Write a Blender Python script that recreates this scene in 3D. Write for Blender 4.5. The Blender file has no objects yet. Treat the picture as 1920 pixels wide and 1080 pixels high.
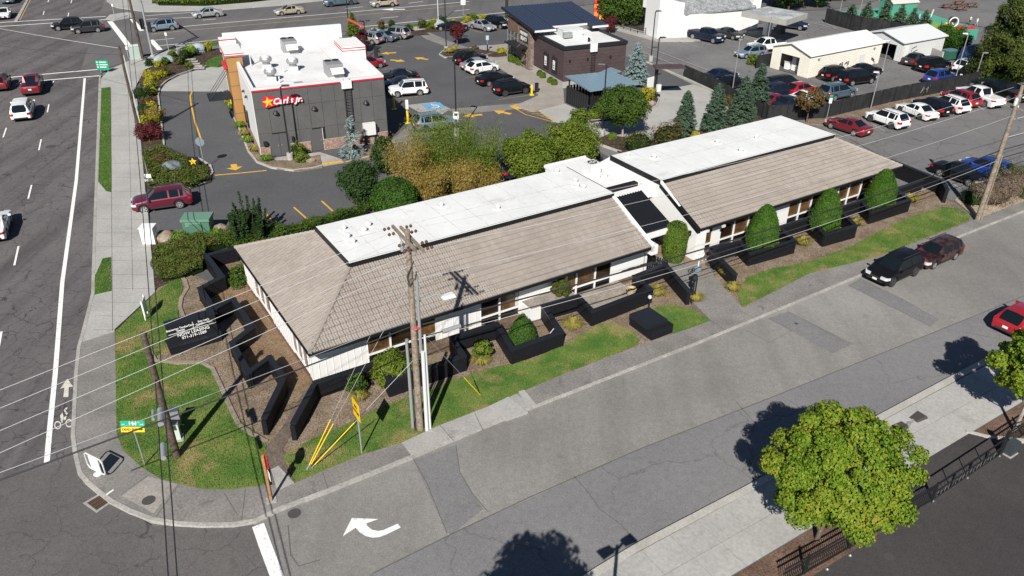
import bpy, bmesh, math, random
import numpy as np
from math import sin, cos, tan, radians, degrees, pi, hypot, atan2, sqrt
from mathutils import Vector, Matrix

random.seed(11)
rng = np.random.default_rng(11)
SC = bpy.context.scene
COL = SC.collection

# ------------------------------------------------------------------ camera
F, PITCH, ROLL, CAMH = 1471.8, radians(30.366), radians(-.601), 26.8
_fw = Vector((0, cos(PITCH), -sin(PITCH)))
_r = Vector((1, 0, 0)); _d = Vector((0, -sin(PITCH), -cos(PITCH)))
_R = _r * cos(ROLL) + _d * sin(ROLL)
_D = -_r * sin(ROLL) + _d * cos(ROLL)
cd = bpy.data.cameras.new('camera'); cam = bpy.data.objects.new('camera', cd); COL.objects.link(cam)
cam.matrix_world = Matrix(((_R.x, -_D.x, -_fw.x, 0), (_R.y, -_D.y, -_fw.y, 0), (_R.z, -_D.z, -_fw.z, CAMH), (0, 0, 0, 1)))
cd.sensor_width = 36; cd.lens = F / 1920 * 36; cd.clip_start = .5; cd.clip_end = 3000
SC.camera = cam

# ------------------------------------------------------------------ daylight
SUN_EL, SUN_AZ = radians(38.5), radians(260)        # azimuth of the sun, counter-clockwise from +X
SUN_STRENGTH, SKY_STRENGTH, EXPOSURE = 5., .05, .5
W = bpy.data.worlds.new('World'); SC.world = W; W.use_nodes = True
nt = W.node_tree; bg = nt.nodes['Background']
sky = nt.nodes.new('ShaderNodeTexSky'); sky.sky_type = 'NISHITA'; sky.sun_disc = False
sky.sun_elevation = SUN_EL; sky.sun_rotation = radians(90) - SUN_AZ
sky.air_density = .7; sky.dust_density = .1; sky.ozone_density = 1.6
nt.links.new(sky.outputs[0], bg.inputs[0]); bg.inputs[1].default_value = SKY_STRENGTH
sl = bpy.data.lights.new('sun', 'SUN'); sl.energy = SUN_STRENGTH; sl.angle = radians(.53); sl.color = (1, .955, .88)
so = bpy.data.objects.new('sun', sl); COL.objects.link(so)
_sd = Vector((cos(SUN_AZ) * cos(SUN_EL), sin(SUN_AZ) * cos(SUN_EL), sin(SUN_EL)))
so.rotation_euler = _sd.to_track_quat('Z', 'Y').to_euler(); so.location = _sd * 80
vs = SC.view_settings; vs.view_transform = 'Standard'; vs.look = 'None'; vs.exposure = EXPOSURE; vs.gamma = 1
vs.use_curve_mapping = False

# ------------------------------------------------------------------ survey helpers
def ray(u, v): return _fw + _R * ((u - 960) / F) + _D * ((v - 540) / F)
def g(u, v, z=0.):
    "ground point (at height z) seen at that spot of the survey photo"
    d = ray(u, v); t = (z - CAMH) / d.z
    return Vector((d.x * t, d.y * t, z))
def gs(pts, z=0.): return [g(u, v, z) for u, v in pts]
def ht(base, top):
    b = g(*base); d = ray(*top); return CAMH + d.z * hypot(b.x, b.y) / hypot(d.x, d.y)
HB = radians(32.62)                                   # heading of the street and of the office building
LV = Vector((cos(HB), sin(HB), 0)); PV = Vector((-sin(HB), cos(HB), 0)); W0 = g(588, 717)
def wp(a, b, z=0.): return W0 + LV * a + PV * b + Vector((0, 0, z))
def fr(o, h):
    e = Vector((cos(h), sin(h), 0)); n = Vector((-sin(h), cos(h), 0))
    return lambda a, b, z=0.: Vector((o.x, o.y, 0)) + e * a + n * b + Vector((0, 0, z))

# ------------------------------------------------------------------ materials
MATS = {}
def mat(name, col, rough=.7, metal=0., spec=None, coat=0., emit=None):
    if name in MATS: return MATS[name]
    m = bpy.data.materials.new(name); m.use_nodes = True
    b = m.node_tree.nodes['Principled BSDF']
    b.inputs['Base Color'].default_value = (*col, 1); b.inputs['Roughness'].default_value = rough
    b.inputs['Metallic'].default_value = metal
    if spec is not None: b.inputs['Specular IOR Level'].default_value = spec
    if coat: b.inputs['Coat Weight'].default_value = coat; b.inputs['Coat Roughness'].default_value = .04
    MATS[name] = m; return m
class NB:
    "small node-tree builder"
    def __init__(s, m): s.t = m.node_tree; s.n = s.t.nodes; s.b = s.n['Principled BSDF']
    def new(s, k, **kw):
        x = s.n.new(k)
        for a, v in kw.items(): setattr(x, a, v)
        return x
    def link(s, a, b): s.t.links.new(a, b)
    def pos(s): 
        if not hasattr(s, '_p'): s._p = s.new('ShaderNodeNewGeometry')
        return s._p.outputs['Position']
    def mapping(s, vec, scale=(1, 1, 1), rot=(0, 0, 0), loc=(0, 0, 0)):
        x = s.new('ShaderNodeMapping'); x.inputs['Scale'].default_value = scale; x.inputs['Rotation'].default_value = rot
        x.inputs['Location'].default_value = loc; s.link(vec, x.inputs['Vector']); return x.outputs[0]
    def noise(s, vec, scale, detail=4, rough=.55, dist=0.):
        x = s.new('ShaderNodeTexNoise'); x.inputs['Scale'].default_value = scale; x.inputs['Detail'].default_value = detail
        x.inputs['Roughness'].default_value = rough; x.inputs['Distortion'].default_value = dist
        s.link(vec, x.inputs['Vector']); return x.outputs['Fac']
    def ramp(s, fac, stops):
        x = s.new('ShaderNodeValToRGB'); e = x.color_ramp.elements
        while len(e) < len(stops): e.new(.5)
        for q, (p, c) in zip(e, stops):
            q.position = p; q.color = (c, c, c, 1) if isinstance(c, (int, float)) else (*c, 1)
        s.link(fac, x.inputs[0]); return x.outputs[0]
    def mix(s, fac, a, b, mode='MIX'):
        x = s.new('ShaderNodeMix'); x.data_type = 'RGBA'; x.blend_type = mode
        for sock, v in ((0, fac), (6, a), (7, b)):
            if isinstance(v, (int, float)): x.inputs[sock].default_value = v if sock == 0 else (v, v, v, 1)
            elif isinstance(v, tuple): x.inputs[sock].default_value = (*v, 1)
            else: s.link(v, x.inputs[sock])
        return x.outputs[2]
    def math(s, op, a, b=0.):
        x = s.new('ShaderNodeMath'); x.operation = op
        for i, v in enumerate((a, b)):
            if isinstance(v, (int, float)): x.inputs[i].default_value = v
            else: s.link(v, x.inputs[i])
        return x.outputs[0]
    def bump(s, h, strength=.3, dist=.02):
        x = s.new('ShaderNodeBump'); x.inputs['Strength'].default_value = strength; x.inputs['Distance'].default_value = dist
        s.link(h, x.inputs['Height']); s.link(x.outputs[0], s.b.inputs['Normal'])
    def color(s, c): s.link(c, s.b.inputs['Base Color'])

def mottled(name, c1, c2, scale=.6, rough=.85, fine=9., fa=.25, bump=0., spec=.25, stains=None):
    "two-tone weathered surface"
    if name in MATS: return MATS[name]
    m = mat(name, c1, rough, spec=spec); k = NB(m); p = k.pos()
    c = k.mix(k.ramp(k.noise(p, scale, 5), [(.32, 0.), (.68, 1.)]), c1, c2)
    f = k.noise(p, fine, 3, .7)
    c = k.mix(fa, c, k.ramp(f, [(.25, .0), (.75, 1.)]), 'OVERLAY')
    if stains:
        c = k.mix(k.ramp(k.noise(p, stains[0], 4, .6, .4), [(stains[1], 0.), (stains[1] + .12, 1.)]), c, stains[2])
    k.color(c)
    if bump: k.bump(f, bump, .02)
    return m

def asphalt(name, c1, c2, cracks=0., cell=.45, streak=None, fine=14., blot=.22, stain=.0, crackw=.018):
    m = mat(name, c1, .9, spec=.2); k = NB(m); p = k.pos()
    c = k.mix(k.ramp(k.noise(p, blot, 5, .6), [(.3, 0.), (.7, 1.)]), c1, c2)
    if streak:                                        # wheel-path streaks along a heading
        q = k.mapping(p, (streak[1], .04, 1), (0, 0, -streak[0]))
        c = k.mix(k.math('MULTIPLY', k.ramp(k.noise(q, 1., 3, .6), [(.45, 0.), (.7, 1.)]), streak[2]), c, tuple(x * .55 for x in c1))
    f = k.noise(p, fine, 2, .8)
    c = k.mix(.34, c, k.ramp(f, [(.3, .15), (.7, .85)]), 'OVERLAY')
    f2 = k.noise(p, 3.1, 3, .7)
    c = k.mix(.16, c, k.ramp(f2, [(.25, .1), (.75, .9)]), 'OVERLAY')
    if stain:
        c = k.mix(k.math('MULTIPLY', k.ramp(k.noise(p, .9, 2, .5, .3), [(.66, 0.), (.78, 1.)]), stain), c, tuple(x * .35 for x in c1))
    if cracks:
        w = k.new('ShaderNodeTexNoise'); w.inputs['Scale'].default_value = 1.1; w.inputs['Detail'].default_value = 5
        k.link(p, w.inputs['Vector'])
        wv = k.new('ShaderNodeVectorMath', operation='MULTIPLY_ADD'); k.link(w.outputs['Color'], wv.inputs[0])
        wv.inputs[1].default_value = (1.3, 1.3, 0); k.link(p, wv.inputs[2])
        v = k.new('ShaderNodeTexVoronoi', feature='DISTANCE_TO_EDGE'); v.inputs['Scale'].default_value = cell
        k.link(wv.outputs[0], v.inputs['Vector'])
        line = k.ramp(v.outputs['Distance'], [(0., 1.), (crackw, 0.)])
        gate = k.ramp(k.noise(p, .16, 3), [(.3, .2), (.52, 1.)])
        c = k.mix(k.math('MULTIPLY', k.math('MULTIPLY', line, gate), cracks), c, tuple(x * .2 for x in c1))
    k.color(c); k.bump(f, .2, .008)
    return m

def paintmat(name, col, wear=.5, under=(.09, .085, .085)):
    m = mat(name, col, .75, spec=.2); k = NB(m); p = k.pos()
    a = k.ramp(k.noise(p, 5., 5, .75), [(wear - .12, 0.), (wear + .1, 1.)])
    k.color(k.mix(a, under, col)); return m

def leafmat(name, stops, trans=.25, clump=.7):
    m = mat(name, stops[0], .65, spec=.15); k = NB(m)
    geo = k.new('ShaderNodeNewGeometry')
    n = k.noise(geo.outputs['Position'], clump, 2, .5)
    t = k.math('ADD', k.math('MULTIPLY', geo.outputs['Random Per Island'], .6), k.math('MULTIPLY', k.ramp(n, [(.3, 0.), (.7, 1.)]), .4))
    s = [(i / (len(stops) - 1), c) for i, c in enumerate(stops)]
    c = k.ramp(t, s); k.color(c)
    tr = k.new('ShaderNodeBsdfTranslucent'); k.link(c, tr.inputs[0])
    mx = k.new('ShaderNodeMixShader'); mx.inputs[0].default_value = trans
    out = k.n['Material Output']
    k.link(k.b.outputs[0], mx.inputs[1]); k.link(tr.outputs[0], mx.inputs[2]); k.link(mx.outputs[0], out.inputs[0])
    return m

# ------------------------------------------------------------------ mesh builder
class MB:
    def __init__(s): s.v = []; s.f = []; s.m = []
    def add(s, vs, fs, mi=0):
        o = len(s.v); s.v += [tuple(x) for x in vs]
        for f in fs: s.f.append([i + o for i in f]); s.m.append(mi)
        return s
    def hexa(s, b, t, mi=0):
        "b, t: four bottom and four top points, counter-clockwise from above"
        return s.add(list(b) + list(t), [(3, 2, 1, 0), (4, 5, 6, 7), (0, 1, 5, 4), (1, 2, 6, 5), (2, 3, 7, 6), (3, 0, 4, 7)], mi)
    def box(s, c, size, rz=0., mi=0):
        x, y, z = (q / 2 for q in size); cr, sr = cos(rz), sin(rz)
        P = lambda a, b, h: (c[0] + a * cr - b * sr, c[1] + a * sr + b * cr, c[2] + h)
        return s.hexa([P(-x, -y, -z), P(x, -y, -z), P(x, y, -z), P(-x, y, -z)], [P(-x, -y, z), P(x, -y, z), P(x, y, z), P(-x, y, z)], mi)
    def fbox(s, f, a0, a1, b0, b1, z0, z1, mi=0):
        "box in a local frame function f(a, b, z)"
        return s.hexa([f(a0, b0, z0), f(a1, b0, z0), f(a1, b1, z0), f(a0, b1, z0)], [f(a0, b0, z1), f(a1, b0, z1), f(a1, b1, z1), f(a0, b1, z1)], mi)
    def seg(s, p, q, w, z0, z1, mi=0, ext=0.):
        "upright wall piece from p to q"
        p = Vector((p[0], p[1], 0)); q = Vector((q[0], q[1], 0)); d = (q - p).normalized(); n = Vector((-d.y, d.x, 0)) * w / 2
        p -= d * ext; q += d * ext; A = Vector((0, 0, z0)); B = Vector((0, 0, z1))
        return s.hexa([p - n + A, q - n + A, q + n + A, p + n + A], [p - n + B, q - n + B, q + n + B, p + n + B], mi)
    def bar(s, p, q, w, h=None, mi=0, up=(0, 0, 1)):
        "square bar between two points in space"
        p = Vector(p); q = Vector(q); d = (q - p).normalized(); u = Vector(up)
        if abs(d.dot(u)) > .95: u = Vector((1, 0, 0))
        n = d.cross(u).normalized(); u = n.cross(d); n = n * w / 2; u = u * (h or w) / 2
        return s.add([p - n - u, p + n - u, p + n + u, p - n + u, q - n - u, q + n - u, q + n + u, q - n + u],
                     [(0, 3, 2, 1), (4, 5, 6, 7), (0, 1, 5, 4), (1, 2, 6, 5), (2, 3, 7, 6), (3, 0, 4, 7)][::1], mi)
    def prism(s, poly, z0, z1, mi=0, mtop=None):
        P = [(p[0], p[1]) for p in poly]
        if sum(P[i][0] * P[(i + 1) % len(P)][1] - P[(i + 1) % len(P)][0] * P[i][1] for i in range(len(P))) < 0: P = P[::-1]
        n = len(P); o = len(s.v)
        s.v += [(x, y, z0) for x, y in P] + [(x, y, z1) for x, y in P]
        s.f.append([o + n + i for i in range(n)]); s.m.append(mi if mtop is None else mtop)
        for i in range(n): j = (i + 1) % n; s.f.append([o + i, o + j, o + n + j, o + n + i]); s.m.append(mi)
        return s
    def sheet(s, poly, z, mi=0):
        P = [(p[0], p[1]) for p in poly]
        if sum(P[i][0] * P[(i + 1) % len(P)][1] - P[(i + 1) % len(P)][0] * P[i][1] for i in range(len(P))) < 0: P = P[::-1]
        return s.add([(x, y, z) for x, y in P], [list(range(len(P)))], mi)
    def strip(s, path, w, z, mi=0):
        "flat ribbon along a ground path"
        P = [Vector((p[0], p[1], 0)) for p in path]; L = []; 
        for i, p in enumerate(P):
            d = (P[min(i + 1, len(P) - 1)] - P[max(i - 1, 0)]).normalized(); n = Vector((-d.y, d.x, 0)) * w / 2
            L += [(p.x - n.x, p.y - n.y, z), (p.x + n.x, p.y + n.y, z)]
        return s.add(L, [(2 * i, 2 * i + 2, 2 * i + 3, 2 * i + 1) for i in range(len(P) - 1)], mi)
    def kerb(s, path, w, z0, z1, mi=0):
        P = [Vector((p[0], p[1], 0)) for p in path]; L = []
        for i, p in enumerate(P):
            d = (P[min(i + 1, len(P) - 1)] - P[max(i - 1, 0)]).normalized(); n = Vector((-d.y, d.x, 0)) * w / 2
            for q, z in ((p - n, z0), (p - n, z1), (p + n, z1), (p + n, z0)): L.append((q.x, q.y, z))
        fs = []
        for i in range(len(P) - 1):
            a = 4 * i; b = a + 4
            fs += [(a + k, a + k + 1, b + k + 1, b + k) for k in range(3)]
        fs += [(3, 2, 1, 0), (len(L) - 4, len(L) - 3, len(L) - 2, len(L) - 1)]
        return s.add(L, [f[::-1] for f in fs], mi)
    def tube(s, path, r, n=8, r2=None, mi=0, cap=True):
        P = [Vector(p) for p in path]; L = []; m = len(P)
        u = None
        for i, p in enumerate(P):
            d = (P[min(i + 1, m - 1)] - P[max(i - 1, 0)]).normalized()
            if u is None: u = d.cross(Vector((0, 0, 1)) if abs(d.z) < .9 else Vector((1, 0, 0))).normalized()
            else: u = (u - d * u.dot(d)).normalized()
            w = d.cross(u); rr = r if r2 is None else r + (r2 - r) * i / (m - 1)
            L += [p + (u * cos(2 * pi * k / n) + w * sin(2 * pi * k / n)) * rr for k in range(n)]
        fs = [(i * n + k, i * n + (k + 1) % n, (i + 1) * n + (k + 1) % n, (i + 1) * n + k) for i in range(m - 1) for k in range(n)]
        if cap: fs += [list(range(n))[::-1], [(m - 1) * n + k for k in range(n)]]
        return s.add(L, fs, mi)
    def lathe(s, c, prof, n=16, mi=0, axis='z'):
        "prof: (radius, height) list"
        L = []
        for r, h in prof:
            for k in range(n):
                a = 2 * pi * k / n
                if axis == 'z': L.append((c[0] + r * cos(a), c[1] + r * sin(a), c[2] + h))
                else: L.append((c[0] + r * cos(a), c[1] + h, c[2] + r * sin(a)))
        fs = [(i * n + k, i * n + (k + 1) % n, (i + 1) * n + (k + 1) % n, (i + 1) * n + k) for i in range(len(prof) - 1) for k in range(n)]
        fs += [list(range(n))[::-1], [(len(prof) - 1) * n + k for k in range(n)]]
        if axis != 'z': fs = [tuple(f)[::-1] for f in fs]
        return s.add(L, fs, mi)
    def mesh(s, name, mats, smooth=False, ang=40):
        me = bpy.data.meshes.new(name); me.from_pydata(s.v, [], s.f)
        for m in (mats if isinstance(mats, (list, tuple)) else [mats]): me.materials.append(m)
        if any(s.m): me.polygons.foreach_set('material_index', s.m)
        if smooth:
            me.polygons.foreach_set('use_smooth', [True] * len(s.f))
            me.set_sharp_from_angle(angle=radians(ang))
        me.update(); return me
    def build(s, name, mats, parent=None, smooth=False, ang=40, kind=None, label=None):
        return place(name, s.mesh(name, mats, smooth, ang), parent, kind, label)
def place(name, me, parent=None, kind=None, label=None, world=True):
    o = bpy.data.objects.new(name, me); COL.objects.link(o)
    if parent is not None:
        o.parent = parent
        if world: o.matrix_parent_inverse = Matrix.Translation(-root_loc(parent))
    if kind: o['kind'] = kind
    if label: o['label'] = label
    return o
def root_loc(p):
    # parts are built in world space: only the thing's own Empty carries an offset
    return Vector(p.location) if p.parent is None else Vector((0, 0, 0))
def tag(o, label, cat, group=None):
    o['label'] = label; o['category'] = cat
    if group: o['group'] = group
    return o
def thing(name, label, cat, loc=(0, 0, 0), rz=0., group=None):
    o = bpy.data.objects.new(name, None); o.empty_display_size = .3; COL.objects.link(o)
    o.location = Vector((loc[0], loc[1], loc[2] if len(loc) > 2 else 0)); o.rotation_euler = (0, 0, rz)
    return tag(o, label, cat, group)
def struct(mb, name, mats, smooth=False): return mb.build(name, mats, None, smooth, kind='structure')
def textmesh(txt, size, depth=.01, shear=0., bold=0., align='CENTER'):
    c = bpy.data.curves.new('lettering', 'FONT'); c.body = txt; c.size = size; c.extrude = depth; c.shear = shear; c.offset = bold
    c.align_x = align; c.align_y = 'CENTER'; c.resolution_u = 2
    o = bpy.data.objects.new('lettering', c); COL.objects.link(o)
    me = bpy.data.meshes.new_from_object(o.evaluated_get(bpy.context.evaluated_depsgraph_get()))
    bpy.data.objects.remove(o); return me
def text(txt, size, origin, ux, uy, m, parent, name='lettering', depth=.01, shear=0., bold=0., align='CENTER'):
    me = textmesh(txt, size, depth, shear, bold, align); ux = Vector(ux).normalized(); uy = Vector(uy).normalized(); n = ux.cross(uy)
    M = Matrix(((ux.x, uy.x, n.x, origin[0]), (ux.y, uy.y, n.y, origin[1]), (ux.z, uy.z, n.z, origin[2]), (0, 0, 0, 1)))
    me.transform(M); me.materials.clear(); me.materials.append(m)
    return place(name, me, parent)
def quadmesh(name, V, mats):
    "fast mesh of loose quads: V (N,4,3)"
    n = len(V); me = bpy.data.meshes.new(name)
    me.vertices.add(n * 4); me.vertices.foreach_set('co', np.ascontiguousarray(V, dtype=np.float32).ravel())
    me.loops.add(n * 4); me.loops.foreach_set('vertex_index', np.arange(n * 4, dtype=np.int32))
    me.polygons.add(n); me.polygons.foreach_set('loop_start', np.arange(0, n * 4, 4, dtype=np.int32))
    for m in (mats if isinstance(mats, (list, tuple)) else [mats]): me.materials.append(m)
    me.update(); me.validate(); return me
# ================================================================== SETTING
M_road = asphalt('road_asphalt', (.104, .095, .098), (.142, .130, .131), cracks=.85, cell=.8, streak=(radians(101), .55, .7), stain=.5, blot=.18, crackw=.022)
M_street = asphalt('street_asphalt', (.164, .158, .151), (.262, .252, .238), cracks=.0, blot=.07, stain=.25, streak=(HB, .5, .25))
M_street2 = asphalt('street_asphalt_grey', (.150, .148, .154), (.19, .185, .186), cracks=.35, cell=.16, blot=.12, stain=.2, crackw=.006)
M_patch = asphalt('patch_asphalt', (.150, .147, .152), (.185, .18, .18), blot=.4)
M_lot = asphalt('lot_asphalt', (.074, .075, .081), (.098, .099, .104), blot=.15, stain=.2, fine=11)
M_lot_old = asphalt('old_lot_asphalt', (.122, .121, .124), (.175, .171, .168), cracks=.35, cell=.2, blot=.12, stain=.5)
M_lot_smooth = asphalt('fresh_asphalt', (.042, .038, .040), (.058, .053, .053), blot=.2, stain=.15)
M_main = asphalt('highway_asphalt', (.105, .102, .104), (.138, .132, .130), blot=.12, streak=(radians(8), .5, .35))
M_conc = mottled('pale_concrete', (.31, .305, .29), (.375, .368, .35), .35, fine=6, fa=.18, stains=(.6, .64, (.24, .232, .218)))
M_conc2 = mottled('grey_concrete', (.16, .152, .142), (.225, .212, .198), .5, fine=9, fa=.35, bump=.15, stains=(.9, .6, (.12, .112, .105)))
M_conc3 = mottled('mid_concrete', (.27, .262, .25), (.36, .345, .325), .7, fine=8, fa=.25, bump=.1, stains=(.8, .62, (.2, .19, .18)))
M_kerb = mottled('kerb_concrete', (.27, .26, .24), (.38, .365, .34), .9, fine=7, fa=.3)
M_kerbw = mottled('pale_kerb', (.33, .32, .295), (.41, .395, .365), .6, fine=7, fa=.2)
M_joint = mat('joint', (.10, .095, .088), .9)
M_soil = mottled('bark_soil', (.085, .058, .042), (.135, .095, .068), .8, fine=16, fa=.8, bump=.6)
M_mulch = mottled('dark_mulch', (.030, .022, .018), (.062, .042, .032), .9, fine=15, fa=.8, bump=.6)
M_gravelbed = mottled('dry_bed', (.14, .105, .075), (.235, .185, .14), .8, fine=14, fa=.9, bump=.6, stains=(.7, .6, (.22, .15, .07)))
M_dirt = mottled('dry_dirt', (.30, .235, .17), (.40, .32, .24), .6, fine=10, fa=.5)
M_turf = mat('turf', (.06, .1, .02), .9, spec=.1); _k = NB(M_turf); _p = _k.pos()
_c = _k.mix(_k.ramp(_k.noise(_p, .55, 4, .6), [(.36, 0.), (.62, 1.)]), (.060, .125, .024), (.125, .168, .042))
_c = _k.mix(_k.ramp(_k.noise(_k.mapping(_p, (1, 1, 1), (0, 0, 0), (7, 3, 0)), .42, 5, .65), [(.52, 0.), (.68, 1.)]), _c, (.235, .19, .085))
_k.color(_k.mix(.5, _c, _k.ramp(_k.noise(_p, 18, 3, .8), [(.25, .05), (.75, .95)]), 'OVERLAY'))
M_lush = mottled('lush_turf', (.035, .095, .012), (.055, .13, .02), 1.2, fine=18, fa=.5)
P_white = paintmat('white_road_paint', (.74, .74, .72), .36, (.2, .19, .19))
P_faint = paintmat('worn_white_paint', (.42, .42, .41), .46, (.14, .14, .14))
P_yellow = paintmat('yellow_road_paint', (.62, .36, .05), .38, (.12, .1, .07))
P_blue = paintmat('blue_road_paint', (.13, .33, .52), .4, (.12, .14, .16))

FR_C = g(491, 297); carl = fr(FR_C, radians(24.1))
cof = fr(Vector((5.8, 93.2, 0)), radians(24.1))

struct(MB().box((0, 150, -.55), (900, 700, 1)), 'ground', M_lot_old)
# main roads
X = lambda *px: [g(*p) for p in px]
mb = MB().sheet(X((-700, 1500), (150, 1500), (150, 960), (140, 830), (146, 700), (176, 553), (182, 360), (190, 143), (200, 100), (196, -60), (-700, -60)), .004)
struct(mb, 'road', M_road)
mb = MB().sheet(X((150, 135), (206, 126), (267, 106), (315, 93), (393, 78), (450, 74), (680, 56), (900, 32), (1130, 6), (1500, -40), (1500, -110), (120, -110), (196, 0)), .008)
struct(mb, 'highway', M_main)
# side street: two lanes of different asphalt
mb = MB().sheet(X((150, 970), (285, 985), (440, 985), (522, 957), (773, 858), (1003, 763), (1300, 647), (1617, 515), (1859, 420), (2300, 245), (2300, 400), (1920, 555), (1740, 628), (1200, 842), (850, 1000), (700, 1075), (640, 1105), (430, 1150), (300, 1180)), .004 + .004)
struct(mb, 'street', M_street)
mb = MB().sheet(X((2300, 400), (1920, 555), (1740, 628), (1200, 842), (850, 1000), (700, 1075), (640, 1105), (300, 1300), (300, 1700), (700, 1500), (1123, 1072), (1197, 1027), (1400, 920), (1770, 720), (1920, 640), (2300, 440)), .004)
struct(mb, 'street_lane', M_street2)
mb = MB()
mb.sheet(X((775, 862), (855, 835), (862, 885), (905, 955), (850, 1000), (838, 1000)), .012)
mb.sheet(X((1590, 535), (1612, 523), (1690, 560), (1760, 600), (1745, 612)), .012)
mb.sheet(X((1440, 597), (1478, 584), (1600, 645), (1560, 663)), .012)
mb.sheet(X((535, 955), (562, 944), (576, 970), (548, 984)), .012)
struct(mb, 'asphalt_patch', M_patch)
struct(MB().sheet(X((-200, 960), (142, 860), (152, 900), (285, 986), (440, 989), (476, 984), (520, 1085), (560, 1200), (-200, 1300)), .0125), 'junction', asphalt('junction_asphalt', (.088, .083, .083), (.125, .119, .116), cracks=.6, cell=.45, blot=.14, stain=.3, crackw=.012))
# street seams as thin tarred lines
mb = MB()
seam = lambda pts, w=.035: mb.strip(X(*pts), w, .016)
seam([(700, 1075), (850, 1000), (990, 934), (1200, 842), (1460, 740), (1740, 628), (1920, 555)], .06)
seam([(775, 862), (800, 905), (838, 1000), (850, 1000)]); seam([(855, 835), (862, 885), (885, 925), (915, 960)])
seam([(1590, 535), (1690, 585), (1745, 612)]); seam([(1612, 523), (1690, 560), (1760, 600)])
seam([(1400, 620), (1443, 642), (1485, 620), (1440, 597)]); seam([(1478, 584), (1570, 633), (1592, 650)])
seam([(1076, 893), (1100, 920), (1125, 955), (1165, 985), (1195, 1020)]); seam([(1380, 753), (1412, 790)]); 
seam([(540, 985), (545, 1040), (560, 1062), (600, 1050)], .05)
struct(mb, 'seal_line', M_joint)
# lots
mb = MB().sheet(X((299, 155), (425, 112), (690, 56), (905, 38), (1000, 60), (1215, 116), (1300, 160), (1100, 240), (1140, 252), (1110, 275), (1200, 330), (900, 430), (470, 560), (278, 480), (283, 384), (272, 353), (300, 330)), 0.)
struct(mb, 'parking_lot', M_lot)
mb = MB().sheet(X((1507, 1080), (1728, 951), (1880, 851), (1920, 830), (2300, 640), (2300, 1500), (1300, 1500), (1180, 1290)), .004)
struct(mb, 'asphalt_yard', M_lot_smooth)

def raised(name, px, m, h=.13, z0=-.05, kind='structure'):
    return MB().prism([g(u, v, h) for u, v in px], z0, h).build(name, m, None, kind=kind)
# ---- west pavement with its slabs
walk = raised('pavement', [(147, 640), (177, 553), (180, 407), (182, 347), (188, 167), (190, 146), (205, 131), (245, 112), (285, 103), (344, 86), (393, 82), (393, 95), (300, 118), (272, 130), (255, 160), (263, 253), (272, 353), (278, 407), (283, 467), (292, 540), (290, 548), (215, 617), (214, 622), (157, 640)], M_conc)
mb = MB(); z = .134
for y in range(150, 620, 26):                         # cross joints of the slabs, getting wider apart towards the viewer
    yy = 150 + (y - 150) ** 1.0
    mb.strip([g(190 - (y - 146) * .028, y, z), g(257 + (y - 160) * .085, y + 1.5, z)], .025, z)
mb.strip([g(208, 165, z), g(209, 360, z), g(211, 620, z)], .03, z); mb.strip([g(240, 165, z), g(245, 360, z), g(249, 545, z)], .025, z)
mb.build('joint', M_joint, walk)
walk2 = raised('old_pavement', [(153, 640), (215, 618), (217, 700), (218, 810), (230, 843), (267, 877), (300, 897), (337, 908), (383, 917), (433, 918), (497, 910), (550, 907), (677, 853), (753, 830), (773, 856), (633, 913), (522, 955), (480, 976), (440, 983), (380, 984), (330, 981), (285, 973), (245, 958), (210, 940), (183, 918), (165, 903), (152, 888), (143, 850), (140, 820), (146, 700)], M_conc2, .126)
walk3 = raised('old_pavement', [(753, 830), (810, 803), (920, 760), (967, 739), (1003, 762), (773, 856)], M_conc3, .128)
walk4 = raised('old_pavement', [(967, 739), (1053, 703), (1200, 647), (1300, 613), (1393, 578), (1517, 513), (1650, 480), (1822, 414), (1920, 377), (2250, 252), (2250, 268), (1920, 394), (1859, 419), (1617, 514), (1300, 646), (1003, 762)], M_conc2, .126)
mb = MB(); z = .132
for a, b in (((228, 925), (280, 890)), ((290, 972), (335, 909)), ((453, 975), (460, 917)), ((445, 965), (420, 925)), ((615, 917), (605, 884)), ((155, 770), (217, 770))):
    mb.strip([g(*a, z), g(*b, z)], .03, z)
mb.build('joint', M_joint, walk2)
mb = MB()
for a, b in (((850, 826), (825, 797)), ((905, 806), (890, 774))): mb.strip([g(*a, z), g(*b, z)], .03, z)
mb.build('joint', M_joint, walk3)
mb = MB()
for t in np.linspace(.04, .96, 17):
    A = g(1003, 763, z).lerp(g(1859, 420, z), t); mb.strip([A, A + (PV * 1.35 * (1.0 if t < .6 else .9))], .02, z)
mb.build('joint', M_joint, walk4)
mb = MB().prism(X((918, 765), (953, 748), (990, 776), (950, 790)), .0, .155).prism(X((972, 738), (983, 735), (1005, 762), (990, 768)), 0, .15)
struct(mb, 'concrete_pad', M_conc)
raised('ramp_slab', [(508, 880), (522, 873), (552, 905), (520, 920)], M_conc3, .136)
raised('ramp_patch', [(228, 930), (278, 893), (333, 908), (288, 962)], mottled('patched_concrete', (.24, .22, .2), (.31, .29, .265), 1., fine=9, fa=.3), .134)
raised('side_path', [(497, 841), (530, 800), (562, 745), (586, 718), (600, 722), (575, 765), (530, 842), (550, 900), (515, 915)], mottled('red_brown_path', (.095, .075, .062), (.15, .115, .095), 1.2, fine=12, fa=.6), .122)
raised('entry_walk', [(1333, 601), (1293, 560), (1225, 470), (1265, 455), (1300, 492), (1330, 500), (1340, 520), (1394, 578)], M_conc2, .13)
MB().prism([g(*p, .1) for p in ((1215, 462), (1240, 440), (1300, 440), (1320, 480), (1325, 520), (1300, 500), (1262, 478), (1228, 480))], 0, .134).build('courtyard', mottled('courtyard_dirt', (.17, .12, .085), (.25, .185, .14), 1., fine=10, fa=.5), None, kind='structure')
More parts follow.
